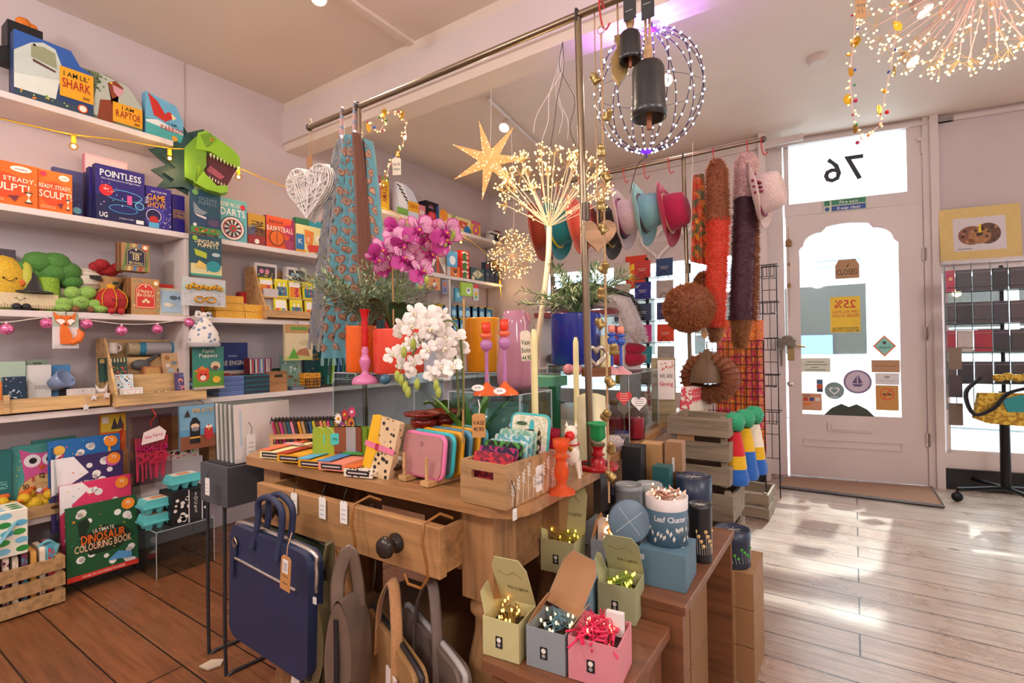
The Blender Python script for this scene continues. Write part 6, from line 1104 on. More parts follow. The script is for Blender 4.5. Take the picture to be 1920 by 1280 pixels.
for k,(x,z,c,c2) in enumerate(((-.035,.11,'#f0ece4','#e0a020'),(.03,.1,'#d8802a','#7a2a4a'),(.0,.125,'#b8283a','#e0b040'),(.035,.135,'#c83a6a','#f0d8e0'),(-.01,.085,'#8a3a7a','#e8c040'))):
    g=G();c0=Vector((x,-.02,z));g.tube([(0,0,.02),c0],.0012,'#5a7a3a',4)
    for i in range(12): a=2*pi*i/12;leafq(g,c0,Vector((cos(a),-.2,sin(a))),.022,.008,mt(c,.6),Vector((0,1,0)))
    g.ball(c0+Vector((0,-.003,0)),.006,c2,8);g.build('flower',T)
p=at(885,810,1.42);T=thing('strap_leaf_plant','green strap leaved plant standing left of the middle riser','plant',(p.x,p.y,TZ+.001));g=G();g.lathe([(0,0),(.02,0),(.026,.05),(.022,.05),(0,.04)],'#d8ccc8',18);g.build('pot',T)
for k in range(9):
    a=k*2.4;d=Vector((cos(a)*.5,sin(a)*.5,1.5)).normalized();e=d.cross(Vector((0,0,1))).normalized();L=.15+.012*k;g=G();vs=[]
    for i in range(7): u=i/6;c=Vector((0,0,.04))+d*L*u+Vector((cos(a),sin(a),-.4))*L*.35*u*u;w=.011*sin(pi*min(1,u*.85+.15))**.8+.0006;vs += [c+e*w,c-e*w]
    g.add(vs,[(2*i,2*i+1,2*i+3,2*i+2) for i in range(6)],mt('#5a9a3a',.4),True);g.build('leaf',T)
# ================================================================ goods on the pine table
rd=random.Random(31)
# leather pouches in a slatted tray
TR=thing('slatted_tray','pale slatted wooden tray at the left end of the pine table','tray',(-1.55,1.09,TZ+.001),radians(38));g=G();sl=mt('#c8a06c',.5,kind='wood')
for z in (.012,.045):
    for s in (-1,1): g.box((0,s*.05,z),(.3,.006,.016),sl);g.box((s*.147,0,z),(.006,.1,.016),sl)
for a in (-1,1):
    for b in (-1,1): g.box((a*.143,b*.046,.027),(.01,.01,.053),sl)
g.box((0,0,.005),(.28,.09,.006),sl);g.build('tray',TR)
PCC=['#a82a5a','#7a5a2a','#c83a7a','#6a6258','#2a5a72','#d88a9a','#3a2a24','#d8941c','#b89a6a','#2a2a2e','#1f5a82','#c8c02a','#7a3a2a','#e0946a','#c8a83a','#d84a8a','#2a6a5a','#b8863a','#3a3a42','#8a2a3a','#d8b84a','#4a7a8a']
RT=Matrix.Rotation(radians(38),4,'Z')
for k in range(22):
    x=-.128+.0122*k;g=G();g.prism(rrect(.07,.085,.006,3,0,.04),-.0045,.0045,mt(PCC[k],.5,kind='leather'),ax='x');g.tube([(0,.03,.086),(.004,-.035,.088)],.004,'#241a18',5);g.tube([(0,-.035,.085),(.008,-.05,.1),(.002,-.06,.08)],.0016,'#1c1614',4)
    o=g.build('leather_pouch');o.matrix_world=Matrix.Translation((-1.55,1.09,TZ+.013)) @ RT @ Matrix.Translation((x,0,0)) @ Matrix.Rotation(-.22,4,'Y');tag(o,'zipped leather pouch in the slatted tray, %s from its front end' % (nm[k] if k < 16 else ('seventeenth','eighteenth','nineteenth','twentieth','twenty first','last')[k-16]),'pouch','leather pouches in the slatted tray')
def tb(name,label,cat,px,py,t_,w,d,h,col,art=(),rz=0,z=TZ+.001,bev=.003,group=None,rot=None,**k):
    p=at(px,py,t_);g=G();carton(g,w,d,h,col,art,**k);return tag(g.build(name,None,(p.x,p.y,p.z if z is None else z),rot or (0,0,rz),bev=bev),label,cat,group)
# green and brown journals standing behind
for k,(px,c,tg) in enumerate(((612,'#9ab02a',1),(626,'#9ab02a',1),(640,'#8a4a2a',0),(650,'#a09a98',0),(660,'#7a3f24',0),(672,'#6a8a1e',1),(684,'#7a9a24',0))):
    p=at(px,850,1.52);T=thing('journal','%s leather journal standing in the row before the acrylic riser, %s from the left' % (('lime','lime','brown','grey','rust','olive','olive')[k],nm[k]),'journal',(p.x,p.y,TZ+.001),radians(50)-.15*k if k < 5 else radians(12),'journals standing in a row')
    g=G();m=mt(c,.5,kind='leather');g.prism(rrect(.075,.105,.006,3,0,.0525),-.008,.008,m);g.build('cover',T,bev=.002)
    if tg: g=G();g.prism(rrect(.024,.034,.005,3,.005,.07),-.0105,-.0095,'#4ac4b8');g.text('Tilly',.005,.07,.007,'#1f5a5a',-.011);g.tube([(.005,-.01,.087),(-.012,-.009,.104),(-.02,-.0,.106)],.0012,'#d8e08a',4);g.build('swing_tag',T)
LEO=mt('#d8bc94',.7,kind='spots',scale=62,h2='#1c1614')
p=at(706,840,1.34);T=thing('leopard_wallet','tall leopard print wallet with yellow edge and pink strap standing upright','wallet',(p.x,p.y,TZ+.002),0,rot=(-.1,.2,.1))
g=G();g.prism(rrect(.07,.155,.006,3,.012,.078),-.01,.01,LEO);g.build('leopard_panel',T,bev=.002);g=G();g.prism([(-.046,0),(-.022,0),(-.012,.06),(.0,.07),(.0,.085),(-.012,.095),(-.018,.155),(-.046,.155)],-.012,.009,mt('#e8b41c',.45,kind='leather'));g.build('yellow_flap',T,bev=.002)
g=G();g.box((.0,-.0135,.078),(.1,.003,.014),mt('#e07a9a',.5,kind='leather'));g.box((-.008,-.0155,.078),(.009,.003,.017),'#b02a4a');g.build('strap',T)
# flat lying wallets
FW=[(505,862,1.47,'#e0dca0','#e8704a','#d8b0b0','cream and coral wallet lying flat, leftmost at the table edge',1),(536,872,1.36,'#e0a41c','#b03424','#8a5a34','red and yellow wallet lying flat with a brown tab',0),(570,882,1.29,'#e0a01c','#5ab0dc','#6a3a34','yellow and sky blue wallet lying flat with a maroon strap',0),(618,888,1.2,'#ee9478','#4a8ac8','#3aa03a','peach wallet lying flat with a green strap',0),(668,898,1.14,'C','#e0702a','#5a7ac8','cream wallet with black spots lying flat at the right of the row',0)]
for k,(px,py,t_,c1,c2,c3,lb,z_) in enumerate(FW):
    T=thing('folded_wallet',lb,'wallet',(onZ(px,py,TZ).x-.02,max(.955,onZ(px,py,TZ).y+.088),TZ+.001+.004*(k % 2)),radians(13),'folded wallets at the table edge');m=mt(c1,.5,kind='leather') if c1 != 'C' else mt('#e8dcc8',.6,kind='spots',scale=95,h2='#1c1614')
    g=G();g.prism([(-.045,.002),(.045,.002),(.047,.012),(.045,.023),(-.045,.025)],-.085,.085,m);g.build('body',T,bev=.004)
    g=G();g.prism([(-.048,.024),(-.005,.026),(-.002,.029),(-.048,.027)],-.086,.086,mt(c2,.5,kind='leather'));g.build('flap',T);g=G();g.box((0,.01,.0305),(.07,.018,.003),mt(c3,.5,kind='leather'));g.build('strap',T)
    g=G();g.box((.0,-.0852,.013),(.07,.002,.014),'#2a2226');g.box((.0,-.0862,.013),(.06,.002,.003),'#d8ccc4');g.build('inner_pages',T)
for k,(px,py) in enumerate(((401,925),(564,958),(617,968),(657,977))): p=onY(px,py,.835-.0*k);ptag('price_tag','white swing tag on black cord over the drawer, %s from the left' % nm[k],(p.x,.815,p.z),0,.027,.056,L=.028,group='swing tags of the folded wallets')
# zip wallets in a wooden stand
ZW=[('#b78080','#e07aa8','dusty pink zip wallet, front of the row in the wooden stand'),('#6a747a','#3ab8c0','grey zip wallet with turquoise edge, second in the row'),('#a87a2a','#e8a820','mustard zip wallet, third in the row'),('#3a6a84','#5a94b0','blue zip wallet, fourth in the row'),('#b0802a','#e8a824','second mustard zip wallet, fifth in the row'),('#3f7a8a','#5aa0b0','teal zip wallet at the back of the row')]
q0=onZ(792,903,TZ);ang=radians(-8);dirn=Vector((.12,1,0)).normalized()
for k,(c,e,lb) in enumerate(ZW):
    p=q0+dirn*.029*k;T=thing('zip_wallet',lb,'wallet',(p.x,p.y,TZ+.018),0,'zip wallets in the wooden stand',rot=(-.12,0,ang));m=mt(c,.5,kind='leather')
    g=G();g.prism(rrect(.155,.098,.016,5,0,.05),-.009,.009,m);g.build('body',T,bev=.004);g=G()
    pts=rrect(.159,.102,.018,5,0,.05);g.tube([(x,0,z) for x,z in pts],.0062,mt(e,.4),6,True);g.build('piping',T)
    if k == 0: g=G();g.tube([(x,-.0095,z) for x,z in heart(.0,.078,.012,14)],.0008,'#7a5050',4,True);g.build('heart_emblem',T)
T=thing('wallet_stand','small pale wooden stand with pegs holding the zip wallets','stand',(q0.x,q0.y,TZ+.001),ang);g=G()
for x in (-.045,.045): g.box((x,.05,.007),(.03,.16,.012),sl)
g.build('rails',T)
for x in (-.045,.045): g=G();g.tube([(x,-.022,.01),(x,-.022,.07)],.0042,sl,10);g.build('peg',T)
# flower print crate with beaded purses
P=[onZ(861,942,TZ),onZ(945,962,TZ),onZ(1030,905,TZ)];ca=(P[1]-P[0]);an=math.atan2(ca.y,ca.x);w_=.115;d_=.235
T=thing('wooden_crate','wooden crate with hand hole and white lavender print, full of beaded purses','crate',(P[1].x-.003,P[1].y+.012,TZ+.001),radians(-2));cm_=mt('#a8845a',.5,kind='wood');g=G()
w_,d_,h_=.125,.2,.092
g.box((-w_+.004,d_/2,h_/2),(.008,d_,h_),cm_);g.box((-.004,d_/2,h_/2),(.008,d_,h_),cm_);g.box((-w_/2,d_-.004,h_/2),(w_-.016,.008,h_),cm_);g.box((-w_/2,.004,.028),(w_-.016,.008,.056),cm_);g.box((-w_/2,.004,.083),(w_-.016,.008,.018),cm_);g.box((-.02,.004,.065),(.025,.008,.02),cm_);g.box((-w_+.02,.004,.065),(.025,.008,.02),cm_);g.box((-w_/2,d_/2,.004),(w_-.016,d_-.016,.008),cm_);g.build('box',T)
g=G();wp=mt('#e4dcd2',.6)
for i in range(9):
    y=.02+.02*i;h=.045+.02*((i*5) % 4)/2;g.tube([(.0006,y,.004),(.0006,y+.004,h)],.0007,wp,4)
    for j in range(7): g.ball((.0006,y+.004+(-.003 if j % 2 else .003),h-.004*j+.004),.0026,wp,5,(.3,1,1.4))
g.build('flower_print',T);CRT=T
BP=[('#7a1f3a','#c8303a'),('#2a1f3a','#a82a6a'),('#1f1a24','#4a9a3a'),('#8ac8d0','#d8e8e4'),('#5aa8b0','#c8d8d0'),('#7ab09a','#b8d0c0'),('#2a2a24','#d8d0a8'),('#3a6ab0','#a8c8e0')]
for k,(a,b) in enumerate(BP):
    g=G();g.prism(rrect(.1,.095+.006*(k % 3),.008,3,0,.048),-.005,.005,mt(a,.6,kind='mosaic',scale=130,h2=b));tag(g.build('beaded_purse',None,(CRT.location.x-.0625,CRT.location.y+.03+.02*k,TZ+.012+.006*k),(-.15,0,0),bev=.003),'beaded purse in the lavender print crate, %s from the front' % nm[k],'purse','beaded purses in the crate')
p=at(988,852,1.2);T=thing('beaded_wallet','turquoise edged beaded wallet with a big daisy pattern standing behind the crate','wallet',(p.x,p.y,TZ+.05),0,rot=(-.12,.06,.25));g=G();g.prism(rrect(.088,.125,.012,4,0,.0625),-.006,.006,mt('#c8c8a8',.6,kind='mosaic',scale=240,h2='#e4e0d0'));g.build('cover',T)
g=G();g.tube([(x,0,z) for x,z in rrect(.09,.127,.013,4,0,.0625)],.005,mt('#3ab0b0',.5,kind='fabric'),6,True);g.build('edging',T);g=G()
for k in range(11): a=radians(75+k*21);c=cos(a);s=sin(a);g.flat([(.028+.012*c,.05+.012*s),(.028+.03*c-.005*s,.05+.03*s+.005*c),(.028+.05*c,.05+.05*s),(.028+.03*c+.005*s,.05+.03*s-.005*c)] if .028+.05*c < .04 else [(.028,.05),(.029,.05),(.028,.051)],-.0066,('#2a9aa0','#5a4a2a','#4ab8bc')[k % 3])
g.flat(circ(.028,.05,.011),-.0072,'#e4c4c8');g.flat(circ(-.02,.105,.014,.005),-.0066,'#3a5a3a');g.flat(circ(.005,.1,.006,.016),-.0066,'#3ab0b8');g.build('daisy',T)
ptag('price_tag','white and blue LANGS swing tag on the lavender print crate',(CRT.location.x+.004,CRT.location.y+.13,TZ+.012),pi/2,.036,.058,'#ecebe8',txt=['LANGS','living & elegant'],L=.03);ptag('price_tag','tiny white price tag hanging from the crate over the table edge',(CRT.location.x+.008,CRT.location.y+.02,TZ-.022),pi/2,.014,.024,L=.07)
# ================================================================ boxes of fairy lights on the bench
def lights(T,cx,cy,z,wx,wy,n,wire,glow,seed,tall=.02):
    rd=random.Random(seed);g=G();pts=[];gs=G()
    for k in range(int(n*2.2)): pts.append(Vector((cx+rd.uniform(-wx,wx),cy+rd.uniform(-wy,wy),z+rd.uniform(-.01,tall))))
    for i in range(0,len(pts)-3,2):
        a,b,c=pts[i],pts[i+1],pts[i+2];g.tube([a,a.lerp(b,.5)+Vector((0,0,.012)),b,b.lerp(c,.5)-Vector((0,0,.006)),c],.0012,wire,4)
    o=g.build('light_string',T);hb=G();hb.ball((0,0,0),.0026,mt(glow,em=4),6,(1,1,1.6));b0=None
    for k in range(n):
        p=pts[k]+Vector((0,0,.006))
        if b0 is None: b0=hb.build('bulb',T);b=b0
        else: b=b0.copy();COL.objects.link(b);b.parent=T
        b.location=p
def lbox(label,px,py,z,w,d,h,col,inner,rz,wire,glow,seed,lid=None,flap=None,t_=None,fan=False):
    p=onZ(px,py,z);T=thing('fairy_light_box',label,'light box',(p.x,p.y,z+.001),rz,'open boxes of fairy lights');g=G();m=mt(col,.6);k=.002
    for s in (-1,1): g.box((s*(w/2-k/2),d/2,h/2),(k,d,h),m);g.box((0,d/2+s*(d/2-k/2),h/2),(w-2*k,k,h),m)
    g.box((0,d/2,.002),(w-.004,d-.004,.003),m);g.box((0,d/2,h*.4),(w-.006,d-.006,h*.5),mt('#2a2018'));g.build('box',T)
    g=G();g.prism(rrect(.016,.024,.001,1,-w*.04,h*.42),-.0012,-.0002,'#1a1a1c');g.prism(circ(-w*.04,h*.42+.005,.005,n=10),-.0018,-.0012,'#e8e4dc');g.prism(circ(-w*.04,h*.42-.005,.004,n=10),-.0018,-.0012,'#9a9a98');g.build('printed_label',T)
    if lid:
        g=G();a,rx,Ls=lid;Mx=Matrix.Translation((0,d,h)) @ Matrix.Rotation(rx,4,'X') @ Matrix.Rotation(a,4,'Y');g.T=Mx;g.prism([(-w/2,0),(w/2,0),(w/2,Ls*.78),(w*.34,Ls),(-w*.34,Ls),(-w/2,Ls*.78)],-.001,.001,m);g.prism([(-w/2+.001,.001),(w/2-.001,.001),(w/2-.001,Ls*.78),(w*.34,Ls-.001),(-w*.34,Ls-.001),(-w/2+.001,Ls*.78)],-.0016,-.001,mt(inner,.7)) if fan else None
        if not fan: g.text('Pin Lights',.01,Ls*.35,.009,'#5a5a48',-.0016,w*.7);g.tube([(-w*.35,-.0016,Ls*.7),(-.01,-.0016,Ls*.62),(.01,-.0016,Ls*.72),(w*.3,-.0016,Ls*.6)],.0008,'#8a7a3a',4)
        g.build('lid',T)
    if flap:
        for s,a in flap:
            g=G();g.T=Matrix.Translation((s*w/2,d*.5,h)) @ Matrix.Rotation(s*a,4,'Y');g.prism([(-.8*d/2,0),(.8*d/2,0),(.6*d/2,d*.5),(.2*d/2,d*.62),(-.6*d/2,d*.5)],-.001,.001,mt(inner if fan else col,.7),ax='x');g.build('side_flap',T)
    lights(T,0,d/2,h-.012,w*.36,d*.36,14,mt(wire,.4),glow,seed)
    return T
YC,GB,CB_='#c2bd8a','#8a949a','#a87c54'
lbox('pale yellow box of warm lights at the front left of the bench',939,1236,.45,.085,.085,.08,YC,YC,.12,'#8a6a1a','#ffb45a',1,(0,.45,.13),[(-1,.35)])
lbox('grey box with wide open brown flaps beside the front yellow box',1023,1258,.45,.085,.09,.08,GB,CB_,.1,'#5a8aa0','#ffc880',2,(.25,-.55,.12),[(-1,-.5),(1,.6)],fan=True)
lbox('pink box overflowing with bright pink battery lights at the front of the bench',1112,1285,.45,.1,.1,.082,'#d88a96',CB_,.12,'#e0305a','#ffb080',3)
T=[o for o in COL.objects if o.name.startswith('fairy_light_box')][-1];T2=COL.objects['fairy_light_box.002']
g=G();rd=random.Random(7);rp=mt('#e02a5a',.4)
for k in range(34): a=Vector((rd.uniform(-.04,.045),rd.uniform(-.004,.07),.08+rd.uniform(0,.018)));b=a+Vector((rd.uniform(-.022,.022),rd.uniform(-.03,.004),rd.uniform(-.02,.012)));g.tube([a,b],.0024,rp,5)
for k in range(16): g.tube([(rd.uniform(-.04,.04),rd.uniform(0,.08),.088),(rd.uniform(-.04,.04),rd.uniform(0,.08),.11),(rd.uniform(-.04,.04),rd.uniform(0,.08),.086)],.0012,rp,4)
g.build('pink_light_tubes',T2);g=G();g.box((.028,.06,.095),(.035,.012,.045),'#e4e0de');g.build('battery_case',T2)
lbox('pale green box of green lights with its lid folded forward',1156,1166,.45,.09,.085,.085,'#a9b088','#b8bc8e',.1,'#7a9a1a','#ffc850',4,(0,.5,.12),[(-1,.35)])
lbox('pale yellow open box with dark contents at the back left of the bench',1045,1075,.502,.095,.085,.085,YC,'#b5ad7e',.1,'#9a8a1a','#e8c84a',5,(0,-.2,.13),[(-1,.2)])
lbox('pale blue grey box of glowing clear lights beside the back yellow box',1145,1083,.502,.105,.09,.09,'#8c949c',CB_,.1,'#e8d8c8','#ffd9a0',6,None,[(-1,-.2)],fan=True)
T6=COL.objects['fairy_light_box.005'];lights(T6,.012,.045,.105,.034,.03,45,mt('#f0e0d0',kind='glass'),'#ffcf90',16,.03);g=G();g.box((-.03,.05,.1),(.03,.03,.06),'#dcd8d4');g.build('battery_case',T6)
lbox('light blue box of blue corded lights behind the brown flaps',1075,1158,.45,.08,.07,.075,'#7fa2b4',CB_,.1,'#3a88b8','#d8e0e0',8)
# blue box, tins and cartons on the shelf unit
T=tb('light_box','large slate blue carton with two white leaves printed on top','box',1238,1118,1.2,.115,.13,.088,'#5f8294',[('R',.04,.7,.14,.85,'#c8d0d4')],.06,.502,.0,side='#57788a')
T.location=(-.405,1.3,.502);g=G();[g.prism(circ(x,y,.014,.006),.0884,.0888,'#d8dcdc',ax='z') for x,y in ((-.02,.0),(.03,-.01))];g.tube([(-.02,0,.0888),(.0,.03,.0888),(.03,-.01,.0888)],.0008,'#d8dcdc',4);g.build('leaf_print',T)
def tin(label,x,y,z,r,h,col,lidc=None,deco=None,lidf=.3,cat='tin',txt=None):
    T=thing('light_tin',label,'light tin',(x,y,z),radians(34));g=G();g.lathe([(r,0),(r,h*(1-lidf))],mt(col,.35),32);g.build('drum',T);g=G();g.lathe([(r+.0015,h*(1-lidf)),(r+.0015,h),(r-.002,h),(r-.004,h-.004),(0,h-.004)],mt(lidc or col,.35),32);g.build('lid',T)
    g=G();L=mt('#e4e0d8',.5);rd=random.Random(int(x*1000))
    for a in (0,pi/3,2*pi/3,): g.tube([(-r*.5*cos(a),-r*.5*sin(a),h-.0035),(r*.5*cos(a),r*.5*sin(a),h-.0035)],.0006,L,4)
    if deco:
        for k in range(10):
            a=-pi/2-.9+.2*k;z_=h*(.3+.25*((k*3) % 4)/3);c=Vector(((r+.0008)*cos(a),(r+.0008)*sin(a),z_));g.ball(c,.0055,deco,8,(1,.25,1) if abs(cos(a)) < .6 else (.5,.5,1));g.tube([c,Vector(((r+.0006)*cos(a+.1),(r+.0006)*sin(a+.1),h*.15))],.0005,L,4)
    g.build('printed_pattern',T);return T
tin('tall grey cylinder tin with dandelion print beside the bell string',-.54,1.385,.502,.038,.2,'#757b80','#8a9094','#d8ccb8',.06)
tin('second grey cylinder tin behind the first',-.519,1.495,.502,.038,.18,'#7d8388','#949a9e',None,.1)
T=thing('open_light_tub','round blue tub lettered Leaf Cluster with white rim and copper leaf lights','light tub',(-.41,1.315,.5912),radians(30));g=G();g.lathe([(0,0),(.052,0),(.052,.088)],mt('#5d7f96',.4),36);g.build('tub',T);g=G();g.lathe([(.0525,.088),(.0535,.118),(.05,.118),(.049,.1),(0,.1)],mt('#dcd8d8',.4),36);g.build('rim',T)
g=G()
for i,ch in enumerate('Leaf Cluster'):
    if ch == ' ': continue
    a=-pi/2-.75+.135*i;M_=g.T;g.T=Matrix.Rotation(a+pi/2,4,'Z') @ Matrix.Translation((0,-.0528,.07));g.text(ch,0,0,.014,'#e4e8ea');g.T=M_
g.build('lettering',T);g=G();rd=random.Random(6)
for k in range(16): a=-pi/2-1.1+.15*k;z_=rd.uniform(.015,.05);g.T=Matrix.Rotation(a+pi/2,4,'Z') @ Matrix.Translation((0,-.0526,z_)) @ Matrix.Rotation(rd.uniform(-.8,.8),4,'Y');g.flat([(0,-.008),(.004,0),(0,.008),(-.004,0)],0,'#d0d4cc')
g.T=Matrix();g.build('leaf_print',T);g=G()
for k in range(40): c=Vector((rd.uniform(-.035,.035),rd.uniform(-.035,.035),.108+rd.uniform(0,.02)));leafq(g,c,Vector((rd.uniform(-1,1),rd.uniform(-1,1),rd.uniform(-.2,1))),.018,.01,mt('#d8b8a8',.4))
g.build('copper_leaves',T);lights(T,0,0,.112,.034,.034,14,mt('#a8705a',.3,.8),'#ffc890',12)
T=thing('tub_lid','round blue lid leaning against the Leaf Cluster tub','lid',(-.492,1.262,.642),0,rot=(radians(80),radians(8),radians(25)));g=G();g.lathe([(0,.012),(.05,.012),(.0535,.01),(.0535,-.018),(.05,-.018),(.05,.006),(0,.006)],mt('#6a8498',.4),36);g.build('cap',T);g=G();g.tube([(-.03,-.03,.0125),(.03,.03,.0125)],.0008,'#c8d0d4',4);g.tube([(-.03,.03,.0125),(.03,-.03,.0125)],.0008,'#c8d0d4',4);g.build('cross_print',T)
tin('black slim cylinder tin at the right edge of the shelf unit',-.362,1.46,.502,.03,.155,'#1c1e22',None,'#d8b878',.08)
tin('navy round tin with cream seed heads, back one',-.43,1.655,.502,.054,.18,'#1f2c44','#24324c','#e0dcc0',.35)
for k in range(3): q=tb('cardboard_box','brown taped cardboard box stacked on the floor beside the shelf unit, %s' % ('lowest','middle','topmost')[k],'cardboard box',0,0,1,.13,.21,.118,mt('#a07850',.7),[('R',.42,0,.58,1,'#b89468')],.0,.001+.12*k,.002,'cardboard boxes beside the shelf unit',side='#9a734c');q.location.x=-.345;q.location.y=1.88
tin('navy round tin with green leaf print on the cardboard boxes',-.35,1.83,.362,.055,.115,'#1c2840','#26344e','#4aa83a',.25)
for k in range(4): q=tb('cardboard_box','brown cardboard box inside the open shelf unit, %s' % ('lower front','upper front','lower back','upper back')[k],'cardboard box',0,0,1,.2,.19,.2,mt('#96704a',.7),[('R',.4,0,.6,1,'#b08c60')],0,.002+.204*(k % 2),.002,'cardboard boxes in the shelf unit',side='#8c6844');q.location.x=-.49;q.location.y=1.34 if k < 2 else 1.54
for lb,px,py,t_,w,d,h,c,art in (('black carton with a dandelion drawing beside the bell string',-.592,1.57,1,.062,.062,.275,'#1c1e24',[('S',.5,.35,.16,'#c8c4bc'),('R',.5,.05,.6,.12,'#e0dcd8')]),('plain brown carton behind the black one',-.565,1.67,1,.064,.064,.27,'#b08858',[]),('tall brown kraft carton with a white barcode sticker',-.499,1.705,1,.054,.054,.275,'#a07a56',[('R',.4,.65,.55,.82,'#e0dcd8'),('T','Firefly',.75,.6,.3,'#4a3420',.6,pi/2)]),('small teal carton in front of the brown kraft cartons',-.508,1.595,1,.052,.052,.215,'#1f5a5e',[('T','lights',.4,.7,.15,'#8ab8b8')]),('navy carton lettered Cluster Lights lying beside the table',-.61,1.43,1,.06,.08,.16,'#1f2444',[('T','Cluster Lights',.5,.6,.2,'#8a9ab8'),('R',.4,.05,.6,.35,'#d8d4d0')])):
    q=tb('light_carton',lb,'carton',900,900,1,w,d,h,c,art,radians(4),.502,.0015);q.location.x=px;q.location.y=py 
# crates with bobble hats
wcrate('lower wooden crate under the hat crate beyond the light tins',-.5,2.13,0,.24,.24,.55,4);wc=wcrate('weathered wooden crate with a kraft label, bobble hats hung on its right side',-.505,2.12,.555,.23,.22,.27,3);
wcrate('low wooden crate on the floor beyond the hat crate near the door',-.62,3.62,0,.34,.3,.17,2)
rd=random.Random(41)
for k,(x,y,c) in enumerate(((-.56,2.09,'#b8c4dc'),(-.51,2.15,'#d87a8a'),(-.45,2.09,'#5a6a7a'),(-.56,2.17,'#e8a83a'),(-.45,2.17,'#8a8a90'))): g=G();g.ball((0,0,0),.036,mt(c,kind='fur'),12,(1,1,.75),.06);tag(g.build('woolly_ball',None,(x,y,.765)),'fluffy %s woollen piece in the weathered crate' % ('pale blue','pink','slate','orange','grey')[k],'woollens','woollens in the weathered crate')
ptag('price_tag','large kraft paper label hanging on the weathered crate',at(1286,850,1.98),radians(5),.065,.12,'#a88258','#a88258',2,L=.03)
for k,(px,cs) in enumerate(((1372,('#c8202a','#e0b41c','#1f62b8')),(1391,('#e0b41c','#1f62b8','#1f62b8')),(1408,('#e8e0d0','#e0b41c','#1f62b8')))):
    p=at(px+6,905-10*k,1.97+.06*k);T=thing('bobble_hat','striped knitted hat with green bobble on the crate, %s' % ('left with red top','middle with yellow top','right at the back')[k],'hat',p,0,'striped bobble hats')
    g=G();R_=[(.044,0),(.047,.02),(.043,.06),(.038,.11),(.03,.16),(.022,.2)]
    for i,c in ((0,cs[2]),(2,cs[1]),(3,cs[0])): g.lathe(R_[i:(3,0,4,6)[i] if i < 3 else 6] if i != 0 else R_[:3],mt(c,.9,kind='fabric'),22,flute=.05,fn=16)
    g.build('knit',T);g=G();g.lathe([(.048,0),(.051,.012),(.048,.04)],mt(cs[2],.9,kind='fabric'),22,flute=.06,fn=18);g.build('cuff',T);g=G();g.ball((0,0,.235),.04,mt('#1fa070',kind='fur'),16,(1,1,.95),.12);g.build('bobble',T)
# ================================================================ things hanging overhead
def fuzz(g,f,n,L,m,seed=0,w=.003):
    rd=random.Random(seed)
    for _ in range(n):
        p,nr=f(rd);d=(nr+Vector((rd.uniform(-.6,.6),rd.uniform(-.6,.6),rd.uniform(-.9,.2)))).normalized();s=d.orthogonal().normalized()*w;g.add([p-s,p+s,p+d*L*rd.uniform(.6,1.2)],[(0,1,2)],m)
twine=mt('#b8946c',.9,kind='fabric')
# wicker heart
c=onY(583,355,1.33);T=thing('wicker_heart','large white wicker heart hanging from the left end of the front rail','ornament',c,.15);g=G();rd=random.Random(5);hw=mt('#ece6e2',.6);HP=heart(0,0,.25,48)
for k in range(150):
    i=rd.randrange(48);j=(i+rd.randrange(8,40)) % 48;a,b=HP[i],HP[j];ya,yb=rd.uniform(-.028,.028),rd.uniform(-.028,.028);m_=Vector(((a[0]+b[0])/2,rd.choice((-1,1))*.022,(a[1]+b[1])/2))
    if abs(m_.x) < .02 and m_.z > .06: continue
    g.tube([(a[0],ya,a[1]),m_,(b[0],yb,b[1])],.0026,hw,4)
for q in range(5): g.tube([(x*(1+.02*q),-.02+.01*q,z*(1+.02*q)) for x,z in HP],.0035,hw,5,True)
g.build('weave',T);g=G();g.tube([(0,0,.07),(-.01,.0,2.07-c.z),(.01,0,2.07-c.z),(.005,0,.07)],.0015,twine,5);g.build('cord',T);g=G();g.box((.015,-.02,.11),(.03,.002,.055),'#a87850');g.build('kraft_tag',T)
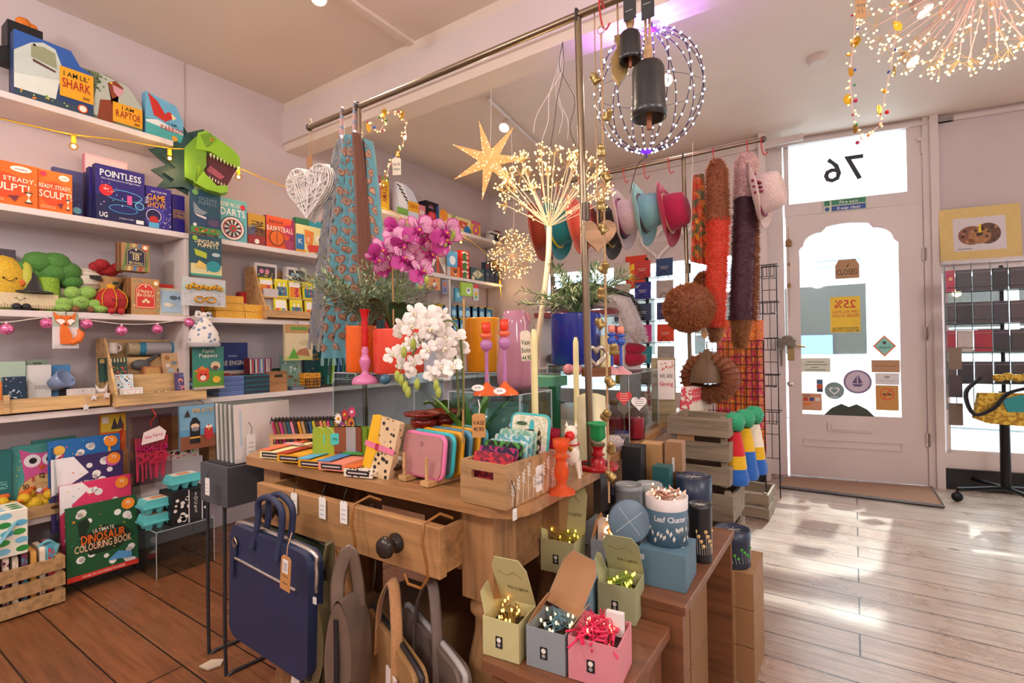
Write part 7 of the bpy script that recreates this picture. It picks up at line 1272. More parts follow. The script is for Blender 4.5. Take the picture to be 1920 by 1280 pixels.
# scarves
def scarf(name,label,tl,tr,bl,br,Y,pleat,m,pais=None,seed=0,fringe=None,amp=.012):
    A,B,C_,D=[onY(x,y,Y) for x,y in (tl,tr,bl,br)];T=thing(name,label,'scarf',A);O=T.location.copy()
    def S(u,v,off=0):
        e=v**.7 if v > 0 else 0;a=A.lerp(C_,v);b=B.lerp(D,v);a.x=A.x+(C_.x-A.x)*e;b.x=B.x+(D.x-B.x)*e
        p=a.lerp(b,u);p.y += amp*cos(pleat*2*pi*u+v)*(.4+v)-off;return p-O
    g=G();nu,nv=40,24;vs=[S(i/nu,j/nv) for j in range(nv+1) for i in range(nu+1)]+[S(i/nu,j/nv,-.02)for j in range(nv+1) for i in range(nu+1)];n1=(nu+1)*(nv+1)
    fs=[(j*(nu+1)+i,(j+1)*(nu+1)+i,(j+1)*(nu+1)+i+1,j*(nu+1)+i+1) for j in range(nv) for i in range(nu)];fs += [tuple(n1+q for q in reversed(f)) for f in fs]
    for j in range(nv): fs += [(j*(nu+1),n1+j*(nu+1),n1+(j+1)*(nu+1),(j+1)*(nu+1)),(j*(nu+1)+nu,(j+1)*(nu+1)+nu,n1+(j+1)*(nu+1)+nu,n1+j*(nu+1)+nu)]
    g.add(vs,fs,m,True);g.build('cloth',T)
    if pais:
        rd=random.Random(seed);g=G();H=(A-C_).length
        for r in range(int(H/.04)):
            v=(r+.6)/(H/.04);W_=(S(1,v)-S(0,v)).length;n_=max(1,int(W_/.034))
            for q in range(n_):
                u0=(q+.5+(.3 if r % 2 else -.1))/n_;an=rd.uniform(-.6,.6)+(pi if rd.random() < .3 else 0)
                if not .02 < u0 < .98: continue
                for s_,col,off in ((1,pais[0],.0016),(.68,pais[1],.0028),(.36,pais[0],.004)):
                    P=[(.012*s_*cos(t)*(1-.6*max(0,sin(t)))+.011*s_*max(0,sin(t))**2,.021*s_*sin(t)) for t in [2*pi*i/12 for i in range(12)]]
                    g.add([S(min(.995,max(.005,u0+(x*cos(an)-z*sin(an))/W_)),min(.99,max(.01,v+(x*sin(an)+z*cos(an))/H)),off) for x,z in P],[tuple(range(12))],col)
        g.build('paisley_print',T)
    if fringe:
        g=G()
        for i in range(26): p=S(i/25,1);g.tube([p,p+Vector((.004*((i*7) % 3-1),0,-.03))],.0022,fringe,4)
        g.build('fringe',T)
    return T
scarf('paisley_scarf','grey and sand paisley scarf hanging at the left of the blue one',(630,262),(650,262),(578,640),(615,650),1.36,2,mt('#8a8684',.9,kind='fabric'),('#6f7c94','#9a8e78'),3,mt('#9a968e'))
scarf('paisley_scarf','teal blue paisley scarf with brown teardrops hanging on the front rail',(645,250),(690,262),(603,672),(722,668),1.30,5,mt('#5f98a4',.9,kind='fabric'),('#8a5a44','#b08a70'),1,mt('#8ab0b4'),.014)
scarf('plain_scarf','plain chocolate brown scarf band hanging over the teal paisley one',(658,248),(668,248),(672,640),(698,640),1.265,1,mt('#6a4030',.9,kind='fabric'),None,0,None,.006)
for px,lb in ((641,'left'),(665,'right')):
    p=onY(px,232,1.325);p.z=1.93;T=thing('scarf_hanger','printed pink crescent shaped scarf hanger on the front rail, %s one' % lb,'hanger',p,-.5,'printed scarf hangers');g=G();m=mt('#c8a09a',.4,kind='mosaic',scale=70,h2='#8a9ab0');g.tube([(.034*cos(a),0,.034*sin(a)) for a in [radians(-60+30*i) for i in range(9)]],[.003,.008,.011,.012,.012,.012,.011,.009,.003],m,8,flat=.4);g.tube([(-.0,0,.03),(-.002,0,.08),(.004,0,.135),(.016,0,.148),(.03,0,.136)],[.011,.009,.007,.006,.004],m,8,flat=.4);g.build('hook',T)
# bells
def bell(T,c,r,h,m,clap=True,M_=None):
    k=.95 if clap else .6;g=G();g.T=M_ or Matrix();g.lathe([(r*.25,h*1.04),(r*k*.85,h*.97),(r*k,h*.88),(r,h*.2),(r*1.03,h*.16),(r*1.06,h*.12),(r*1.02,0),(r*.95,0),(r*.92,h*.8)],m,32,c);g.build('bell_body',T)
    if clap: g=G();g.T=M_ or Matrix();g.tube([Vector(c)+Vector((0,0,h*.7)),Vector(c)+Vector((0,0,-h*.2))],r*.16,mt('#a8684a',.6,kind='wood'),8);g.build('clapper',T)
im=mt('#4a4a4c',.35,.85,kind='leather',scale=.2)
for px,yb,yt,wp,lb in ((1217,222,118,62,'large dark metal bell on thick rope at the right end of the front rail'),(1182,115,60,40,'small dark metal bell beside the large one')):
    p=onY(px,yb,1.33);t_=dep(p);r=wp/2/F*t_;h=(yb-yt)/F*t_;T=thing('metal_bell',lb,'bell',p,0,'metal bells on the front rail');bell(T,(0,0,0),r,h,im)
    g=G();zt=2.07-p.z;g.tube([(0,0,h),(0,0,h+.03)],[r*.35,r*.25],twine,8);g.tube([(-.004,0,h),(-.006,0,zt),(.006,0,zt),(.004,0,h)],.004,twine,8);g.ball((0,0,h+.03),.014,twine,8,(1,1,1.4),.1);g.build('rope',T)
    g=G();g.box((.008,-.02,zt-.075 if r > .04 else zt-.06),(.035,.002,.07),'#2a2c30');g.tube([(x,-.022,zt-.07) for x in (-.004,.0,.008,.016)],.001,'#d8d4cc',4);g.build('swing_label',T)
p=onY(1160,160,1.35);T=thing('brass_fish_bell','brass fish shaped bell hanging behind the small metal bell','bell',p,.4);g=G();bm=mt('#9a8256',.4,.8,kind='leather',scale=.3);g.prism([(0,0),(.025,.03),(.03,.07),(.018,.105),(.02,.14),(-.012,.135),(-.0,.105),(-.02,.07),(-.018,.03)],-.012,.012,bm);g.build('fish',T,bev=.005);g=G();g.tube([(0,0,.13),(0,0,2.07-p.z)],.003,twine,6);g.build('rope',T)
BQ=[(1121,147),(1137,217),(1128,284),(1143,330),(1128,385),(1136,428),(1130,500),(1128,550),(1131,605),(1152,655),(1148,715),(1133,775),(1146,838),(1150,890)]
tp=at(1127,60,1.3);T=thing('bell_string','long jute string of little brass bells hanging before the front pole','bell string',tp);g=G();g.tube([at(1127+15*i/12,62+880*i/12,1.3)-tp for i in range(13)],.0028,twine,6);g.tube([at(1127,56,1.3)-tp+Vector((.01*cos(a),0,.01*sin(a))) for a in [2*pi*i/12 for i in range(12)]],.0015,mt('#b8a070',.3,.8),5,True);g.build('string',T)
for k,(a,b) in enumerate(BQ): bell(T,(0,0,0),.0115,.027,mt('#a08a58',.3,.85),False,Matrix.Translation(at(a,b+8,1.28)-tp) @ Matrix.Rotation((-.5,.7,.2,-.6,.1)[k % 5],4,'Y') @ Matrix.Rotation(.4,4,'X'))
def shook(label,p,T=None,s=1,col='#b8282a'):
    g=G();g.tube([Vector(q)*s for q in ((-.0,.018,.0),(.0,.006,.014),(.0,-.012,.005),(.002,-.012,-.03),(.006,-.008,-.06),(.016,-.008,-.075),(.028,-.008,-.062))],.0028,mt(col,.3),6);o=g.build('s_hook',T,p);
    if not T: tag(o,label,'hook','red hooks on the rails')
shook('red wire hook holding the bell string on the front rail',at(1127,10,1.36))
# warm garlands
def garland(label,px,t_,big,seed,gold):
    T=thing('bead_garland',label,'garland',at(*px[0],t_));o=T.location;P=[at(a,b,t_)-o for a,b in px];g=G();g.tube(P,.0016,'#d8b8b0',5);g.build('wire',T);rd=random.Random(seed);hb=G();hb.ball((0,0,0),.0034,mt('#ffc070',em=3.5),6);b0=None;Cc=['#c8202a','#2a58b8','#e0a020','#b02a5a','#2a8a4a','#d88a7a']
    for i in range(len(P)-1):
        for j in range(3):
            q=P[i].lerp(P[i+1],j/3)+Vector([rd.uniform(-1,1)*big for _ in range(3)])
            if b0 is None: b=b0=hb.build('bulb',T)
            else: b=b0.copy();COL.objects.link(b);b.parent=T
            b.location=q
        q=P[i]+Vector([rd.uniform(-1,1)*big for _ in range(3)]);g=G();g.ball((0,0,0),big*rd.uniform(.25,.6),mt(rd.choice(Cc),.1),10);g.build('bead',T,q)
        if gold and i % 2: g=G();g.T=Matrix.Rotation(rd.uniform(0,3),4,'Z') @ Matrix.Rotation(rd.uniform(-.5,.5),4,'Y');g.prism(circ(0,0,.014,.018),-.0006,.0006,mt('#c8a030',.2,.8));g.build('sequin',T,P[i]+Vector((rd.uniform(-1,1)*.014,0,0)))
garland('short lit bead garland looping beside the teal scarf',[(688,225),(695,238),(712,248),(722,228),(706,220),(718,212),(735,210),(752,216),(762,232),(758,255),(755,275),(745,290),(730,310),(725,330),(712,350),(702,370)],2.05,.012,2,True)
garland('long lit bead and sequin garland hanging before the transom window',[(1604,-10),(1605,25),(1602,55),(1600,80),(1597,105),(1595,135),(1594,160),(1596,185),(1599,215),(1606,240),(1616,262),(1634,250),(1648,235),(1655,205),(1662,165),(1668,135),(1676,90),(1680,50),(1681,10),(1680,-15)],1.75,.013,5,True)
ptag('price_tag','cream tag handwritten 43.95 on the short bead garland',at(744,328,2.0),.5,.034,.068,'#e4d8c0','#d8b8b0',txt=['43.95','1 window'],L=.02);ptag('price_tag','kraft tag handwritten 43.95 on the long bead garland',at(1614,34,1.72),.5,.034,.07,'#b88a5a','#d8b8b0',txt=['43.95','£ L'],L=.01)
# starburst lamps
def burst(T,o,R,tips,k,m,glow,seed,L,bare=1):
    rd=random.Random(seed);g=G();f=G();bl=[]
    for tipv in tips:
        mid=o.lerp(tipv,.5)+Vector([rd.uniform(-1,1)*R*.06 for _ in range(3)]);g.tube([o,mid,tipv],.0019*bare,m,5);d=(tipv-o).normalized()
        for _ in range(k):
            e=tipv+(d*.7+Vector([rd.uniform(-1,1) for _ in range(3)])).normalized()*L*rd.uniform(.7,1.1);f.tube([tipv,e],.0007,'#d8b060',3);bl.append(e)
    g.build('branches',T);f.build('fine_wires',T);hb=G();hb.ball((0,0,0),.0038,mt(glow,em=3.6),6,(1,1,1.2));bl.sort(key=lambda e: dep(e+T.location));b0=hb.build('led_bulb',T);b0.location=bl[0]
    for e in bl[1:100]: b=b0.copy();COL.objects.link(b);b.parent=T;b.location=e
    if len(bl) > 100:
        g=G()
        for e in bl[100:]: g.ball(e,.0038,mt(glow,em=3.6),6)
        x=g.build('led_bulbs',T);x['kind']='stuff'
def lamp_pt(c,e,col,r=.1): lamp('lamp_glow','POINT',c,e,col,r)
cc=at(1030,425,2.15);T=thing('tree_lamp','white twig tree lamp with a round crown of warm lights','lamp',Vector((at(1003,640,2.15).x,at(1003,640,2.15).y,TZ)));rd=random.Random(3);o=cc-T.location;tips=[]
for k in range(38):
    a=k*2.4;v=(k+.5)/38;z=-.25+1.2*v;r=(1-min(1,abs(z))**2)**.5 if abs(z) < 1 else 0;tips.append(o+Vector((r*cos(a)*.215+.02,r*sin(a)*.215,.09+z*.21+.05*(1-v))))
wt=mt('#e0ccb0',.5);burst(T,o,.2,tips,12,wt,'#ffc878',4,.04);g=G();g.tube([(0,0,0),(0,0,.25),o*.8+Vector((.004,0,0)),o],.012,wt,8);g.build('trunk',T);g=G();g.cyl((0,0,0),.05,.012,wt);g.build('foot',T)
lamp_pt(cc+Vector((.0,-.2,-.05)),4,(1,.74,.42))
cc=at(960,478,3.3);T=thing('globe_lamp','round warm starburst lamp hanging near the window corner','lamp',cc);tips=[Vector((sin(q)*cos(a),sin(q)*sin(a),cos(q)))*.11 for q,a in [(math.acos(1-2*(k+.5)/30),k*2.4) for k in range(30)]];burst(T,Vector((0,0,0)),.1,tips,8,wt,'#ffc878',6,.06,.6);g=G();g.tube([(0,0,.1),(.02,0,.3),(.0,0,CZ-.07-cc.z)],.0015,'#e8dcd0',5);g.build('cable',T);lamp_pt(cc+Vector((.2,-.1,0)),2,(1,.74,.42),.08)
cc=at(1850,-50,1.75);T=thing('branch_lamp','large pale pink branching lamp hanging at the upper right','lamp',cc);tips=[]
for k in range(56): a=k*2.4;q=.25+1.45*((k+.5)/56);tips.append(Vector((sin(q)*cos(a)*.33,sin(q)*sin(a)*.33,-cos(q)*.26+.0)))
burst(T,Vector((0,0,.02)),.3,tips,8,mt('#d8b0ac',.5),'#ffd08c',8,.05,1.1);lamp_pt(cc+Vector((0,0,-.35)),3,(1,.8,.55));g=G();g.tube([(0,0,.02),(0,0,CZ-.06-cc.z)],.004,'#e0c8c4',6);g.build('cable',T)
# purple LED globe
cc=at(1216,172,2.25);T=thing('wire_globe_lamp','round wire globe covered in white lights with a glowing purple hub','lamp',cc,0,rot=(.12,.1,0));R_=.235;g=G();bl=[];pw_=mt('#2c1c4a',.4)
for k in range(14):
    a=2*pi*k/14;P=[Vector((R_*sin(q)*cos(a),R_*sin(q)*sin(a),R_*1.08*cos(q))) for q in [pi*i/16 for i in range(17)]];g.tube(P,.0022,pw_,5)
    for j in range(1,16): bl.append(P[j]*1.012)
g.tube([(R_*cos(a),R_*sin(a),0) for a in [2*pi*i/30 for i in range(30)]],.001,pw_,4,True);g.build('wire_frame',T);hb=G();hb.ball((0,0,0),.0048,mt('#dfe6ff',em=7),6);b0=None
bl.sort(key=lambda e: dep(e+cc))
for e in bl[:100]:
    if b0 is None: b=b0=hb.build('led_bulb',T)
    else: b=b0.copy();COL.objects.link(b);b.parent=T
    b.location=e
g=G()
for e in bl[100:]: g.ball(e,.0048,mt('#dfe6ff',em=7),6)
x=g.build('led_bulbs',T);x['kind']='stuff'
for s in (-1,1): g=G();g.ball((0,0,s*R_*1.08),.022,mt('#5a20d8',em=1.6),10,(1.2,1.2,.5));g.tube([(0,0,s*R_*1.08),(0,0,s*R_*1.2)],.006,'#3a1a6a',6);g.build('hub',T)
g=G();g.tube([(0,0,-R_*1.18),(-.06,.05,-R_*1.3),(-.15,.2,-R_*1.7)],.0018,'#1c1a20',5);g.tube([(0,0,R_*1.2),(0,0,CZ-.06-cc.z)],.0018,'#2a2030',5);g.build('cable',T)
lamp('hub_glow','SPOT',cc+Vector((-.02,-.06,.14)),22,(.42,.12,1),.03,cc+Vector((-.02,-.08,1)),160)
# paper star
cc=at(918,300,2.75);T=thing('paper_star_lamp','pierced peach paper star lamp with seven points','lamp',cc,radians(32))
def starmat():
    m=mt('#d8a06a',.7,scale=7);nt=m.node_tree;b=nt.nodes['Principled BSDF'];v=nt.nodes.new('ShaderNodeTexVoronoi');v.inputs['Scale'].default_value=55;tc=nt.nodes.new('ShaderNodeTexCoord');nt.links.new(tc.outputs['Object'],v.inputs['Vector']);r=nt.nodes.new('ShaderNodeValToRGB');r.color_ramp.elements[0].position=.12;r.color_ramp.elements[0].color=(1,.75,.4,1);r.color_ramp.elements[1].position=.3;r.color_ramp.elements[1].color=(.22,.1,.03,1);nt.links.new(v.outputs['Distance'],r.inputs[0]);nt.links.new(r.outputs[0],b.inputs['Emission Color']);b.inputs['Emission Strength'].default_value=2.2;return m
sm_=starmat();g=G();k_=7;P=[((.225 if i % 2 == 0 else .062)*cos(pi/2+.25+pi*i/k_),(.225 if i % 2 == 0 else .062)*sin(pi/2+.25+pi*i/k_)) for i in range(14)];vs=[(0,-.035,0),(0,.035,0)]+[(x,0,z) for x,z in P]
g.add(vs,[(0,2+i,2+(i+1) % 14) for i in range(14)]+[(1,2+(i+1) % 14,2+i) for i in range(14)],sm_);g.build('star',T);g=G();g.tube([(0,0,.05),(.01,0,.2),(.02,0,CZ-.06-cc.z)],.0016,'#e8e0dc',5);g.build('cable',T)
# loose cables from the beam
hk=onY(1055,78,2.05);rd=random.Random(12)
for k in range(7):
    T=thing('hanging_cable','%s cable hanging from the hook on the beam, %s' % ('black' if k in (2,5) else 'white',nm[k]+' of the bunch'),'cable',hk,0,'cables hanging from the beam');g=G();e=at(1000+k*16,250+12*(k % 3),2.3+.05*k)-hk;g.tube([(0,0,0),Vector((rd.uniform(-.03,.01),rd.uniform(-.02,.03),-.12)),e*.5+Vector((rd.uniform(-.04,.04),0,-.02)),e*.8+Vector((rd.uniform(-.02,.02),0,0)),e],.0016,'#1c1a1e' if k in (2,5) else '#e4dad8',5);g.build('wire',T)
# yellow festoon of bulbs along the shelves
XW=SF+.05;YP=[(-40,212),(0,222),(70,238),(138,252),(220,262),(315,277),(345,279)];Y2=[(452,316),(500,337),(555,357),(600,372)];Y3=[(700,383),(740,398),(770,420),(800,428),(862,440),(905,470),(933,505),(940,560)]
for pts,bs_,lb in ((YP,[(138,258),(318,282)],'yellow bulb festoon running under the highest shelf at the left'),(Y2,[(447,318),(556,360)],'yellow bulb festoon between the dinosaur head and the wicker heart'),(Y3,[(712,386),(773,424),(864,444),(937,525)],'yellow bulb festoon under the high shelf beyond the beam')):
    T=thing('bulb_festoon',lb,'string lights',onX(*pts[0],XW));o=T.location;g=G();g.tube([onX(a,b,XW)-o for a,b in pts],.003,'#e8b820',6);g.build('cable',T)
    for a,b in bs_: q=onX(a,b+4,XW);g=G();g.cyl(q-o-Vector((0,0,.012)),.01,.03,'#e8b820',12);g.build('lamp_holder',T);g=G();g.ball(q-o-Vector((0,0,.03)),.02,mt('#ffeed0',kind='glass'),12);g.build('bulb',T);g=G();g.ball(q-o-Vector((0,0,.03)),.009,mt('#ffc060',em=14),8);g.build('filament',T);lamp_pt(q+Vector((.03,0,-.05)),.8,(1,.62,.28),.02)
# dinosaur head
c=onX(400,352,SF+.12);T=thing('dinosaur_head','folded card green tyrannosaur head with open jaws on the shelf upright','wall decoration',(SF+.03,c.y-.0,c.z),radians(70));dg,dg2=mt('#8cc01e',.4),mt('#6a9a1a',.4)
g=G()
for dx,s,y in ((0,1,.03),(.02,.82,.0)): g.prism([(x*s+dx-.06,z*s+.02) for x,z in ((-.12,.1),(-.19,.06),(-.13,.02),(-.17,-.04),(-.08,-.02),(-.02,-.05),(0,.1),(.06,.34),(-.02,.3),(-.06,.36),(-.09,.27),(-.16,.3),(-.13,.2),(-.2,.17))],y,y+.012,'#16403c')
g.build('collar',T)
g=G();g.prism([(-.1,.04),(-.05,.02),(.0,.12),(.0,.2),(-.01,.28),(-.05,.27),(-.1,.2)],-.07,.02,dg2);g.prism([(-.05,.2),(-.04,.29),(.0,.31),(.05,.28),(.12,.24),(.16,.2),(.165,.14),(.1,.155),(.02,.2)],-.085,.01,dg);g.prism([(.0,.215),(.04,.27),(.02,.3),(-.03,.28)],-.092,-.08,dg2);g.build('skull',T,bev=.008)
g=G();g.prism([(-.06,.02),(.0,-.01),(.07,-.02),(.105,-.005),(.1,.03),(.05,.02),(.0,.07),(-.04,.12)],-.07,.0,dg);g.build('lower_jaw',T,bev=.006);g=G();g.prism([(0,.19),(.1,.155),(.155,.14),(.1,.03),(.05,.03),(.0,.08)],-.05,-.0,'#5a1f26');g.prism([(.0,.1),(.07,.06),(.09,.08),(.02,.13)],-.055,-.05,'#a8505a');g.build('mouth',T)
g=G()
for i in range(9): x=.02+.0165*i;z=.19-.4*(x-.02)*.8;g.prism([(x-.005,z),(x+.005,z-.003),(x,z-.024)],-.083,-.075,'#ece4c0')
for i in range(6): x=.015+.014*i;z=.052-.03*(i/5);g.prism([(x-.004,z),(x+.004,z),(x,z+.018)],-.07,-.063,'#ece4c0')
g.build('teeth',T);g=G();g.prism(circ(.025,.262,.009),-.096,-.09,'#e8a020');g.prism(circ(.025,.262,.004),-.098,-.096,'#1a1a10');g.build('eye',T)
# ceiling spots, track, smoke alarm
def spot(px,py,t_,d,e,label):
    p=at(px,py,t_);d=Vector(d).normalized();T=thing('ceiling_spotlight',label,'spotlight',p,0,'ceiling spotlights',rot=(-d).to_track_quat('Z','Y').to_euler());g=G();g.lathe([(.0,.08),(.02,.08),(.032,.02),(.036,0),(.033,0),(.03,.015),(0,.016)],'#dcc8bc',22);g.build('housing',T);g=G();g.ball((0,0,.006),.029,mt('#ffe6c4',em=12),14,(1,1,.35));g.build('bulb',T);lamp('spot_glow','SPOT',p+d*.05,e,(1,.8,.6),.03,p+d,120)
spot(598,-2,2.2,(.35,-.2,-1),60,'ceiling spotlight at the top edge above the left room');spot(945,240,3.3,(.1,-.55,-.8),26,'lit spotlight on the white ceiling track near the star');spot(1250,150,2.9,(.05,-.8,-.55),26,'lit spotlight glaring through the wire globe');spot(1735,22,2.2,(.6,-.2,-1),24,'upper lit spotlight behind the pink branch lamp');spot(1712,116,2.7,(.6,-.4,-.9),20,'lower lit spotlight behind the pink branch lamp')
a,b=onZ(915,185,2.76),onZ(1008,272,2.76);T=thing('ceiling_track','white light track on the ceiling beyond the beam','light track',a);g=G();g.tube([(0,0,0),b-a],.014,'#d8d0cc',4);g.build('track',T)
q=onZ(1532,108,2.78);T=thing('smoke_alarm','round white smoke alarm on the ceiling before the door','smoke alarm',q);g=G();g.lathe([(.035,-.035),(.045,-.03),(.055,-.01),(.055,0)],'#dcd2ce',26);g.build('cover',T)
# ================================================================ hats and furs on the rear rail
def hat(label,px,py,t_,col,band=None,Rb=.162,rz=0,extra=None,rg=.9):
    p=at(px,py,t_);T=thing('felt_hat',label,'hat',p,0,'hats on the rear rail',rot=(0,radians(80),rz));m=mt(col,rg,kind='fabric',scale=.5);g=G();n=40;pr=[(Rb,.0,.03),(Rb*.97,.006,.02),(Rb*.75,-.004,.008),(.092,.0,0),(.09,.02,0),(.084,.075,0),(.075,.11,0),(.05,.122,0),(.02,.108,0),(0,.104,0)]
    vs=[]
    for i in range(n):
        a=2*pi*i/n
        for r,z,c in pr: vs.append((r*cos(a)*1.08,r*sin(a)*.9,z+c*sin(a)**2*1.4-.02*(z > .1)*abs(cos(a))*0))
    k=len(pr);g.add(vs,[(i*k+j,((i+1) % n)*k+j,((i+1) % n)*k+j+1,i*k+j+1) for i in range(n) for j in range(k-1)],m,True);o=g.build('felt',T);sd=o.modifiers.new('s','SOLIDIFY');sd.thickness=.003
    if band: g=G();g.tube([(.096*cos(a)*1.08,.096*sin(a)*.9,.018) for a in [2*pi*i/30 for i in range(30)]],.006,mt(band,.8,kind='fabric'),6,True);g.build('band',T)
    if extra: g=G();[g.tube([(.02*i-.03,-.09,.03),(.02*i-.02,-.11,.05),(.03*i-.04,-.13,.02)],.006,mt(extra,.8),6) for i in range(3)];g.build('trim',T)
    hp=at(px,py,t_);zt=2.07-hp.z;g=G();g.tube([(0,0,0),(0,0,.03)],.001,'#8a8a8e',4);return T
HT=[('rust red felt hat at the left of the rear rail behind the tree lamp',1008,435,2.95,'#a8442e',None),('teal felt hat with a pompom behind the tree lamp trunk',1038,432,2.9,'#1f7f88','#d8c02a'),('coral felt hat behind the front pole',1078,420,2.85,'#d8604a',None),('black felt hat with gold band behind the wooden heart',1135,430,2.8,'#2a2624','#b08a3a'),('pale grey pink felt hat with maroon ribbon',1162,410,2.75,'#c8aeb0','#7a1f4a'),('pale turquoise hat with a jewelled band beside the maroon hat',1200,402,2.7,'#7fb0b4','#4a3a34'),('deep maroon red felt hat with braided band',1246,402,2.62,'#a81240','#b08868')]
for k,(lb,px,py,t_,c,bd) in enumerate(HT):
    hat(lb,px,py,t_,c,bd);p=onY(px+8,300,2.65);shook('red wire hook on the rear rail, %s from the left' % nm[k],Vector((p.x,2.65,2.058)))
hat('pale dusty pink felt hat with maroon tassels beside the door',1418,368,2.42,'#d0b8b4','#7a1f4a',.15,-.1,'#7a1f3a')
def furt(g,pts,rs_,m,m2,n,L,seed):
    g.tube(pts,rs_,m,14);P=[Vector(p) for p in pts]
    def f(rd):
        q=rd.random()*(len(P)-1);i=int(q);u=q-i;c=P[i].lerp(P[i+1],u);r=rs_[i]*(1-u)+rs_[i+1]*u;a=rd.uniform(0,2*pi);d=Vector((cos(a),sin(a),0));return c+d*r*.95,d
    fuzz(g,f,n,L,m2,seed,.0022)
def furscarf(label,secs,t_):
    p0=at(*secs[0][0],t_);T=thing('fur_scarf',label,'fur scarf',p0,0)
    for k,(a,b,w0,w1,c,c2,nm_) in enumerate(secs):
        A,B=at(*a,t_)-p0,at(*b,t_)-p0;g=G();q=[A.lerp(B,i/6) for i in range(7)];r0,r1=w0*.42/F*t_,w1*.42/F*t_;rr_=[r0+(r1-r0)*i/6 for i in range(7)]
        if k == 0: rr_[0] *= .5
        if k == len(secs)-1: rr_[-1] *= .4
        furt(g,q,rr_,mt(c,kind='fur'),mt(c2,.9),2200,.02,k);g.build(nm_,T)
    return T
furscarf('long fur scarf, brown above and bright orange red below, on the rear rail',[((1343,300),(1346,415),42,46,'#8a4a28','#9a5832','brown_fur'),((1346,410),(1342,615),46,34,'#c83418','#dc4424','red_fur'),((1342,610),(1341,640),28,14,'#a87452','#b8845e','tip')],2.42)
furscarf('long fur scarf, pink above and dark maroon below with a brown tail',[((1399,288),(1397,372),44,46,'#d0aaa8','#e0c0bc','pink_fur'),((1397,366),(1388,600),44,46,'#401828','#52202f','maroon_fur'),((1390,598),(1387,652),38,20,'#9a6438','#a87044','tail')],2.44)
furscarf('brown fur tail hanging right behind the maroon fur scarf',[((1413,380),(1414,600),18,14,'#8a5430','#9a6238','fur')],2.55)
for px,py,k in ((1338,292,'eighth'),(1402,282,'ninth'),(1428,288,'tenth')): p=onY(px,300,2.65);shook('red wire hook on the rear rail, %s from the left' % k,Vector((p.x,2.65,2.058)))
def furball(name,label,px,py,t_,r,sc,cat='hat'):
    p=at(px,py,t_);T=thing(name,label,cat,p,radians(-20));g=G();g.ball((0,0,0),r,mt('#84492a',kind='fur'),22,sc,.03)
    def f(rd): a,q=rd.uniform(0,6.28),math.acos(rd.uniform(-1,1));d=Vector((sin(q)*cos(a),sin(q)*sin(a),cos(q)));return Vector((d.x*sc[0],d.y*sc[1],d.z*sc[2]))*r*.97,d
    fuzz(g,f,5000,.018,mt('#94562f',.9),3,.0022);g.build('fur',T);g=G();g.tube([(0,0,r*.9),(0,.02,r*1.2),(.01,.04,2.04-p.z)],.0015,'#c8b8a8',4);g.build('cord',T);return T
furball('fur_hat','large round brown fur hat hanging on the rear pole',1291,577,2.35,.118,(1,.8,.92));furball('fur_headband','small brown fur piece right behind the round fur hat',1322,545,2.5,.07,(.8,.7,1.3))
p=at(1326,708,2.3);T=thing('fur_hat','brown fur trimmed hat with satin lining hanging upside down below the round one','hat',p,radians(-15));g=G();ring=[Vector((.1*cos(a),.02,.075*sin(a))) for a in [2*pi*i/24 for i in range(24)]];g.tube(ring,.038,mt('#84492a',kind='fur'),12,True)
def f_(rd): i=rd.randrange(24);c=ring[i];a=rd.uniform(0,6.28);d=Vector((c.x,0,c.z)).normalized()*cos(a)+Vector((0,sin(a),0));return c+d*.036,d
fuzz(g,f_,4000,.017,mt('#94562f',.9),5,.0022);g.build('fur_ring',T);g=G();g.lathe([(.07,-.02),(.06,.04),(.03,.09),(.008,.13)],mt('#5c4026',.5,kind='fabric'),20,(0,.0,.0),flute=.12,fn=12);g.build('satin_lining',T);g=G();g.tube([(0,0,.12),(-.01,0,.2)],.001,'#c8b8a8',4);g.prism(circ(-.01,.2,.016,.022),-.001,.001,'#b8906a');g.build('tag',T)
scarf('floral_scarf','orange red and olive floral scarf hanging beside the rear pole',(1300,328),(1318,325),(1293,490),(1328,497),2.6,2,mt('#c0462a',.8,kind='mosaic',scale=26,h2='#6f6a48'),('#d88a2a','#c8505a'),4,None,.01)
p=at(1121,400,1.5);T=thing('wooden_heart','carved mango wood heart with a little bell hanging behind the front pole','ornament',at(1121,440,1.46),radians(25));hz=2.06-T.location.z;g=G();g.prism(heart(0,.0,.105,30),-.012,.012,mt('#b08a68',.6,kind='wood'));g.build('heart',T,bev=.005);g=G();g.tube([(0,0,.03),(0,.0,hz)],.002,twine,5);g.build('cord',T)
for k,(px,py,s) in enumerate(((1232,452,.3),(1283,415,.24))): p=onY(px,py,WY-.05);T=thing('white_heart','white painted wooden heart outline above the window, %s' % ('left','right')[k],'ornament',p,0,'white heart outlines');g=G();g.tube([(x,0,z) for x,z in heart(0,0,s,26)],.016,'#e6dedc',8,True);g.build('outline',T)
